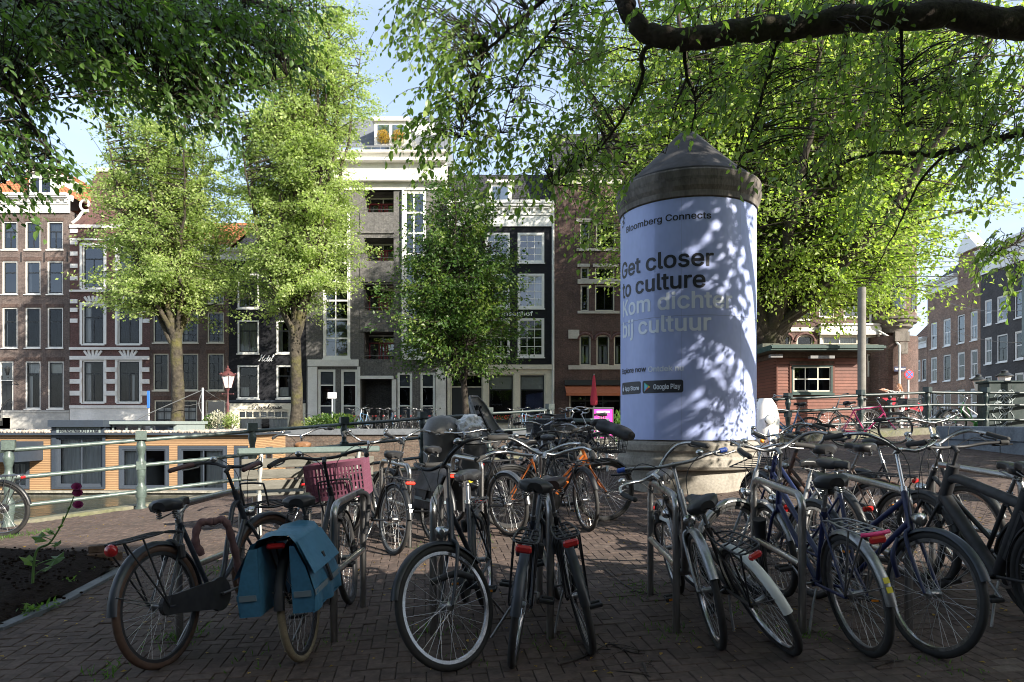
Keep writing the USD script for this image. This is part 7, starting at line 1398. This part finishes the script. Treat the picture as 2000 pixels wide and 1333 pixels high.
for px, lm, rd, lb, sd_ in ((425, "leaf_white", .45, "white flowering shrub on the far quay beside the red lantern", 5), (411, "leaf_mid", .35, "green pot shrub beside the green door of the plain brown house", 6), (452, "leaf_elm", .42, "round green shrub at the foot of the red lantern", 7)): bush("shrub", lb, (ray(px, 0, 33.9)[0], 33.9, 1.0), (rd, rd, rd * 1.1), 500, lm, .1, seed=sd_)
for px, lm, lb, sd_ in ((748, "leaf_bronze", "round bronze potted bush in front of the left dormer window", 8), (778, "leaf_bronze", "round bronze potted bush in front of the right dormer window", 9)): bush("potted_bush", lb, (ray(px, 0, 45.6)[0], 45.6, ray(0, 281, 45.6)[2]), (.42, .42, .45), 700, lm, .1, "potted plant", seed=sd_)
bush("potted_bush", "pale dry bush on the roof terrace of the grey block", (ray(790, 0, 44)[0], 44, ray(0, 299, 44)[2]), (.9, .5, .42), 700, "leaf_white", .1, "potted plant", seed=10)
for px, sd_, lb in ((979, 11, "red geraniums in the box under the left hotel shop window"), (1040, 12, "red geraniums in the box under the right hotel shop window")):
    t = bush("geranium", lb, (ray(px, 0, 42.6)[0], 42.6, ray(0, 821, 42.6)[2] - .05), (.8, .16, .16), 500, "leaf_mid", .08, "flowers", seed=sd_, stems=False); g = np.random.default_rng(sd_); m = M()
    for _ in range(34): m.ball((g.uniform(-.75, .75), g.uniform(-.2, 0), g.uniform(.12, .34)), .035, 6)
    obj("blossom", m, "red_bright", t)
bush("shrub", "pale leafed shrub beside the magenta sandwich board", (ray(1206, 0, 19)[0], 19, .9), (.35, .3, .4), 400, "leaf_herb", .09, seed=14)
# ---- tree pit with hollyhock
sb_ = thing("tree_pit", "dark soil bed with concrete edging at the left picture edge", "planting bed", (0, 0, 0), kind="structure"); c0 = np.mean(pit, 0); m = M(); n = 18; ring = []
for k in range(8): ring.append([c0 + (np.array(p) - c0) * (1 - k / 8) for p in np.vstack([np.linspace(a, b, 8, endpoint=False) for a, b in zip(pit, pit[1:] + pit[:1])])])
ring = np.array(ring); kk = ring.shape[1]; fl = ring.reshape(-1, 3).copy(); fl[:, 2] = ground(fl[:, 0], fl[:, 1]) + .02 + .05 * np.asarray(meshkit.noise(fl * 5)) + .06 * np.repeat(np.minimum(np.arange(8), 2) / 2, kk)
i, j = np.meshgrid(np.arange(7), np.arange(kk), indexing="ij"); m.add(fl, np.stack([i * kk + j, i * kk + (j + 1) % kk, (i + 1) * kk + (j + 1) % kk, (i + 1) * kk + j], -1).reshape(-1, 4)); g = np.random.default_rng(2)
for q in range(900):
    c = fl[g.integers(len(fl))] + g.normal(0, .08, 3) * [1, 1, .06]; s_ = g.uniform(.004, .015); m.ball(c, (s_ * 1.3, s_, s_ * .8), 5)
obj("soil", m, "soil", sb_)
for a, b in zip(pit[1:3], pit[2:4]):
    d = unit(b - a); nr = np.array([d[1], -d[0], 0]); L_ = np.linalg.norm(b - a)
    m = M(); p = [a, b, b + nr * .09, a + nr * .09]; m.add([q + [0, 0, .035] for q in p] + [q - [0, 0, .05] for q in p], [[3, 2, 1, 0], [4, 5, 1, 0], [5, 6, 2, 1], [6, 7, 3, 2], [7, 4, 0, 3]]); m.f[-1] = m.f[-1][:, ::-1]; obj("edging", m, "kerb_stone", sb_, smooth=False)
q = on_ground(205, 1098); w_ = thing("wood_block", "broken piece of dark timber lying at the corner of the soil bed", "timber", q, .5); obj("beam", M().bev((0, 0, .05), (.3, .1, .09), .008).bev((-.03, .04, .13), (.22, .1, .07), .008), "wood_block", w_, smooth=False)
hp_ = on_ground(62, 1166); hh = thing("hollyhock", "single hollyhock with magenta flowers growing from the soil bed", "plant", hp_); g = np.random.default_rng(21); Yh = hp_[1]
st_ = spline([np.zeros(3), ray(70, 1080, Yh) - hp_, ray(98, 1060, Yh) - hp_, ray(128, 1010, Yh) - hp_, ray(150, 955, Yh) - hp_], 20); obj("stem", M().tube(st_, np.linspace(.012, .004, 20), 6), "balloon_stem", hh)
for px, py, s_ in ((32, 1160, .1), (63, 1172, .07), (58, 1095, .12), (108, 1092, .13), (80, 1050, .11), (118, 1028, .07), (110, 1062, .07), (124, 1012, .06), (50, 1148, .06), (82, 1150, .06), (92, 1110, .07), (135, 992, .04), (100, 1040, .06)):
    e = ray(px, py, Yh) - hp_; i = np.argmin(np.abs(st_[:, 2] - e[2] + .03)); b = st_[i]; m = M(); k = 9; a = np.linspace(-2.6, 2.6, k); ax_ = unit((e - b) * [1, 1, .4] + [0, -.02, 0]); nz = unit(np.array([g.normal(0, .3), -.5, .8])); sd_ = np.cross(nz, ax_)
    pts = [e] + [e + s_ * (.55 + .12 * math.cos(5 * t)) * (ax_ * math.cos(t) + sd_ * math.sin(t)) - nz * s_ * .12 * abs(math.sin(2.5 * t)) for t in a]; m.add(pts, [[0, q_, q_ + 1] for q_ in range(1, k)], g.random()); obj("leaf", m, "leaf_herb", hh, smooth=False, tone=True); obj("leaf_stalk", M().tube(bez(b, (b + e) / 2 + [0, 0, .02], e, 5), .004, 5), "balloon_stem", hh)
for px, py in ((151, 962), (152, 985), (149, 950)):
    e = ray(px, py, Yh) - hp_; obj("flower", M().lathe([(.0, 0), (.012, .01), (.03, .04), (.038, .05), (.03, .047), (.008, .012)], 10, e - [0, 0, .03], R=rot(.9, 0, .6)), "petal", hh)
# ---- weeds, twigs and fallen leaves on the paving
g = np.random.default_rng(33); m = M(); m2 = M()
for px, py, n, s_ in ((352, 1250, 90, .12), (420, 1120, 40, .1), (460, 1090, 50, .1), (650, 1255, 40, .08), (845, 1240, 60, .1), (1077, 1252, 40, .08), (1321, 1240, 70, .1), (1250, 1150, 60, .09), (1240, 1170, 50, .09), (1567, 1243, 60, .1), (940, 1056, 30, .08), (800, 1072, 30, .08), (210, 1320, 50, .12), (500, 1290, 20, .1), (1850, 1310, 30, .08), (1460, 1200, 40, .12), (900, 1290, 20, .08), (80, 1042, 90, .1), (30, 1050, 80, .1), (10, 1052, 60, .1)):
    c = on_ground(px, py); P_ = c + np.stack([g.normal(0, .1, n), g.normal(0, .1, n), np.zeros(n)], 1); P_[:, 2] = ground(P_[:, 0], P_[:, 1]) + .006; add_leaves(m, P_, g.normal(0, .6, (n, 3)) + [0, 0, .8], unit(g.normal(0, 1, (n, 3))), s_ * .62 * g.uniform(.3, 1, n), .008, g.random(n) * .6)
for px, py, n, L_ in ((15, 1190, 30, .06), (130, 1150, 26, .05), (60, 1205, 34, .06), (150, 1110, 22, .05), (100, 1195, 20, .05), (20, 1120, 26, .06), (170, 1130, 16, .05)):
    c = on_ground(px, py) + [0, 0, .05]; P_ = c + g.normal(0, .035, (n, 3)) * [1, 1, .3]; add_leaves(m, P_, g.normal(0, 1, (n, 3)) + [0, 0, .45], unit(g.normal(0, .5, (n, 3)) + [0, 0, 1]), L_ * g.uniform(.4, 1.2, n), L_ * .45, g.random(n))
n = 900; Y_ = g.uniform(3.2, 10, n); X_ = g.uniform(-.8, .8, n) * Y_; P_ = np.stack([X_, Y_, ground(X_, Y_) + .016], 1); s_ = g.uniform(.012, .04, n); add_leaves(m2, P_, g.normal(0, 1, (n, 3)) * [1, 1, .1], unit(g.normal(0, .2, (n, 3)) + [0, 0, 1]), s_, s_ * .6, g.random(n))
obj("weeds", m, "leaf_herb", smooth=False, tone=True, kind="stuff", label="small weeds and grass tufts in the paving joints", cat="weeds"); obj("fallen_leaves", m2, "leaf_bronze", smooth=False, tone=True, kind="stuff", label="bits of dry leaf scattered on the paving", cat="fallen leaves")
for pts, lb in ((((1180, 1115), (1210, 1140), (1245, 1160), (1285, 1168)), "thin branched dry twig on the paving between the stands"), (((1090, 1305), (1140, 1290), (1180, 1268), (1200, 1262)), "crooked twig lying on the paving below the leaning bicycle"), (((1190, 1262), (1230, 1280), (1260, 1283)), "short twig beside the crooked one on the paving"), (((1255, 1300), (1263, 1320), (1270, 1330)), "thin dry twig at the bottom edge of the paving"), (((1705, 1310), (1740, 1300), (1765, 1297)), "pale twig lying at the lower right on the paving")):
    p = np.array([on_ground(*q_) for q_ in pts]) + [0, 0, .02]; t = thing("twig", lb, "twig", p[0]); m = M().tube(spline(p, 14) - p[0], np.linspace(.007, .003, 14), 5)
    for k in (4, 7, 10): b = spline(p, 14)[k] - p[0]; m.tube([b, b + [g.normal(0, .06), g.normal(0, .06), .02], b + [g.normal(0, .12), g.normal(0, .1), .01]], [.004, .003, .002], 4)
    obj("stick", m, "twig", t)
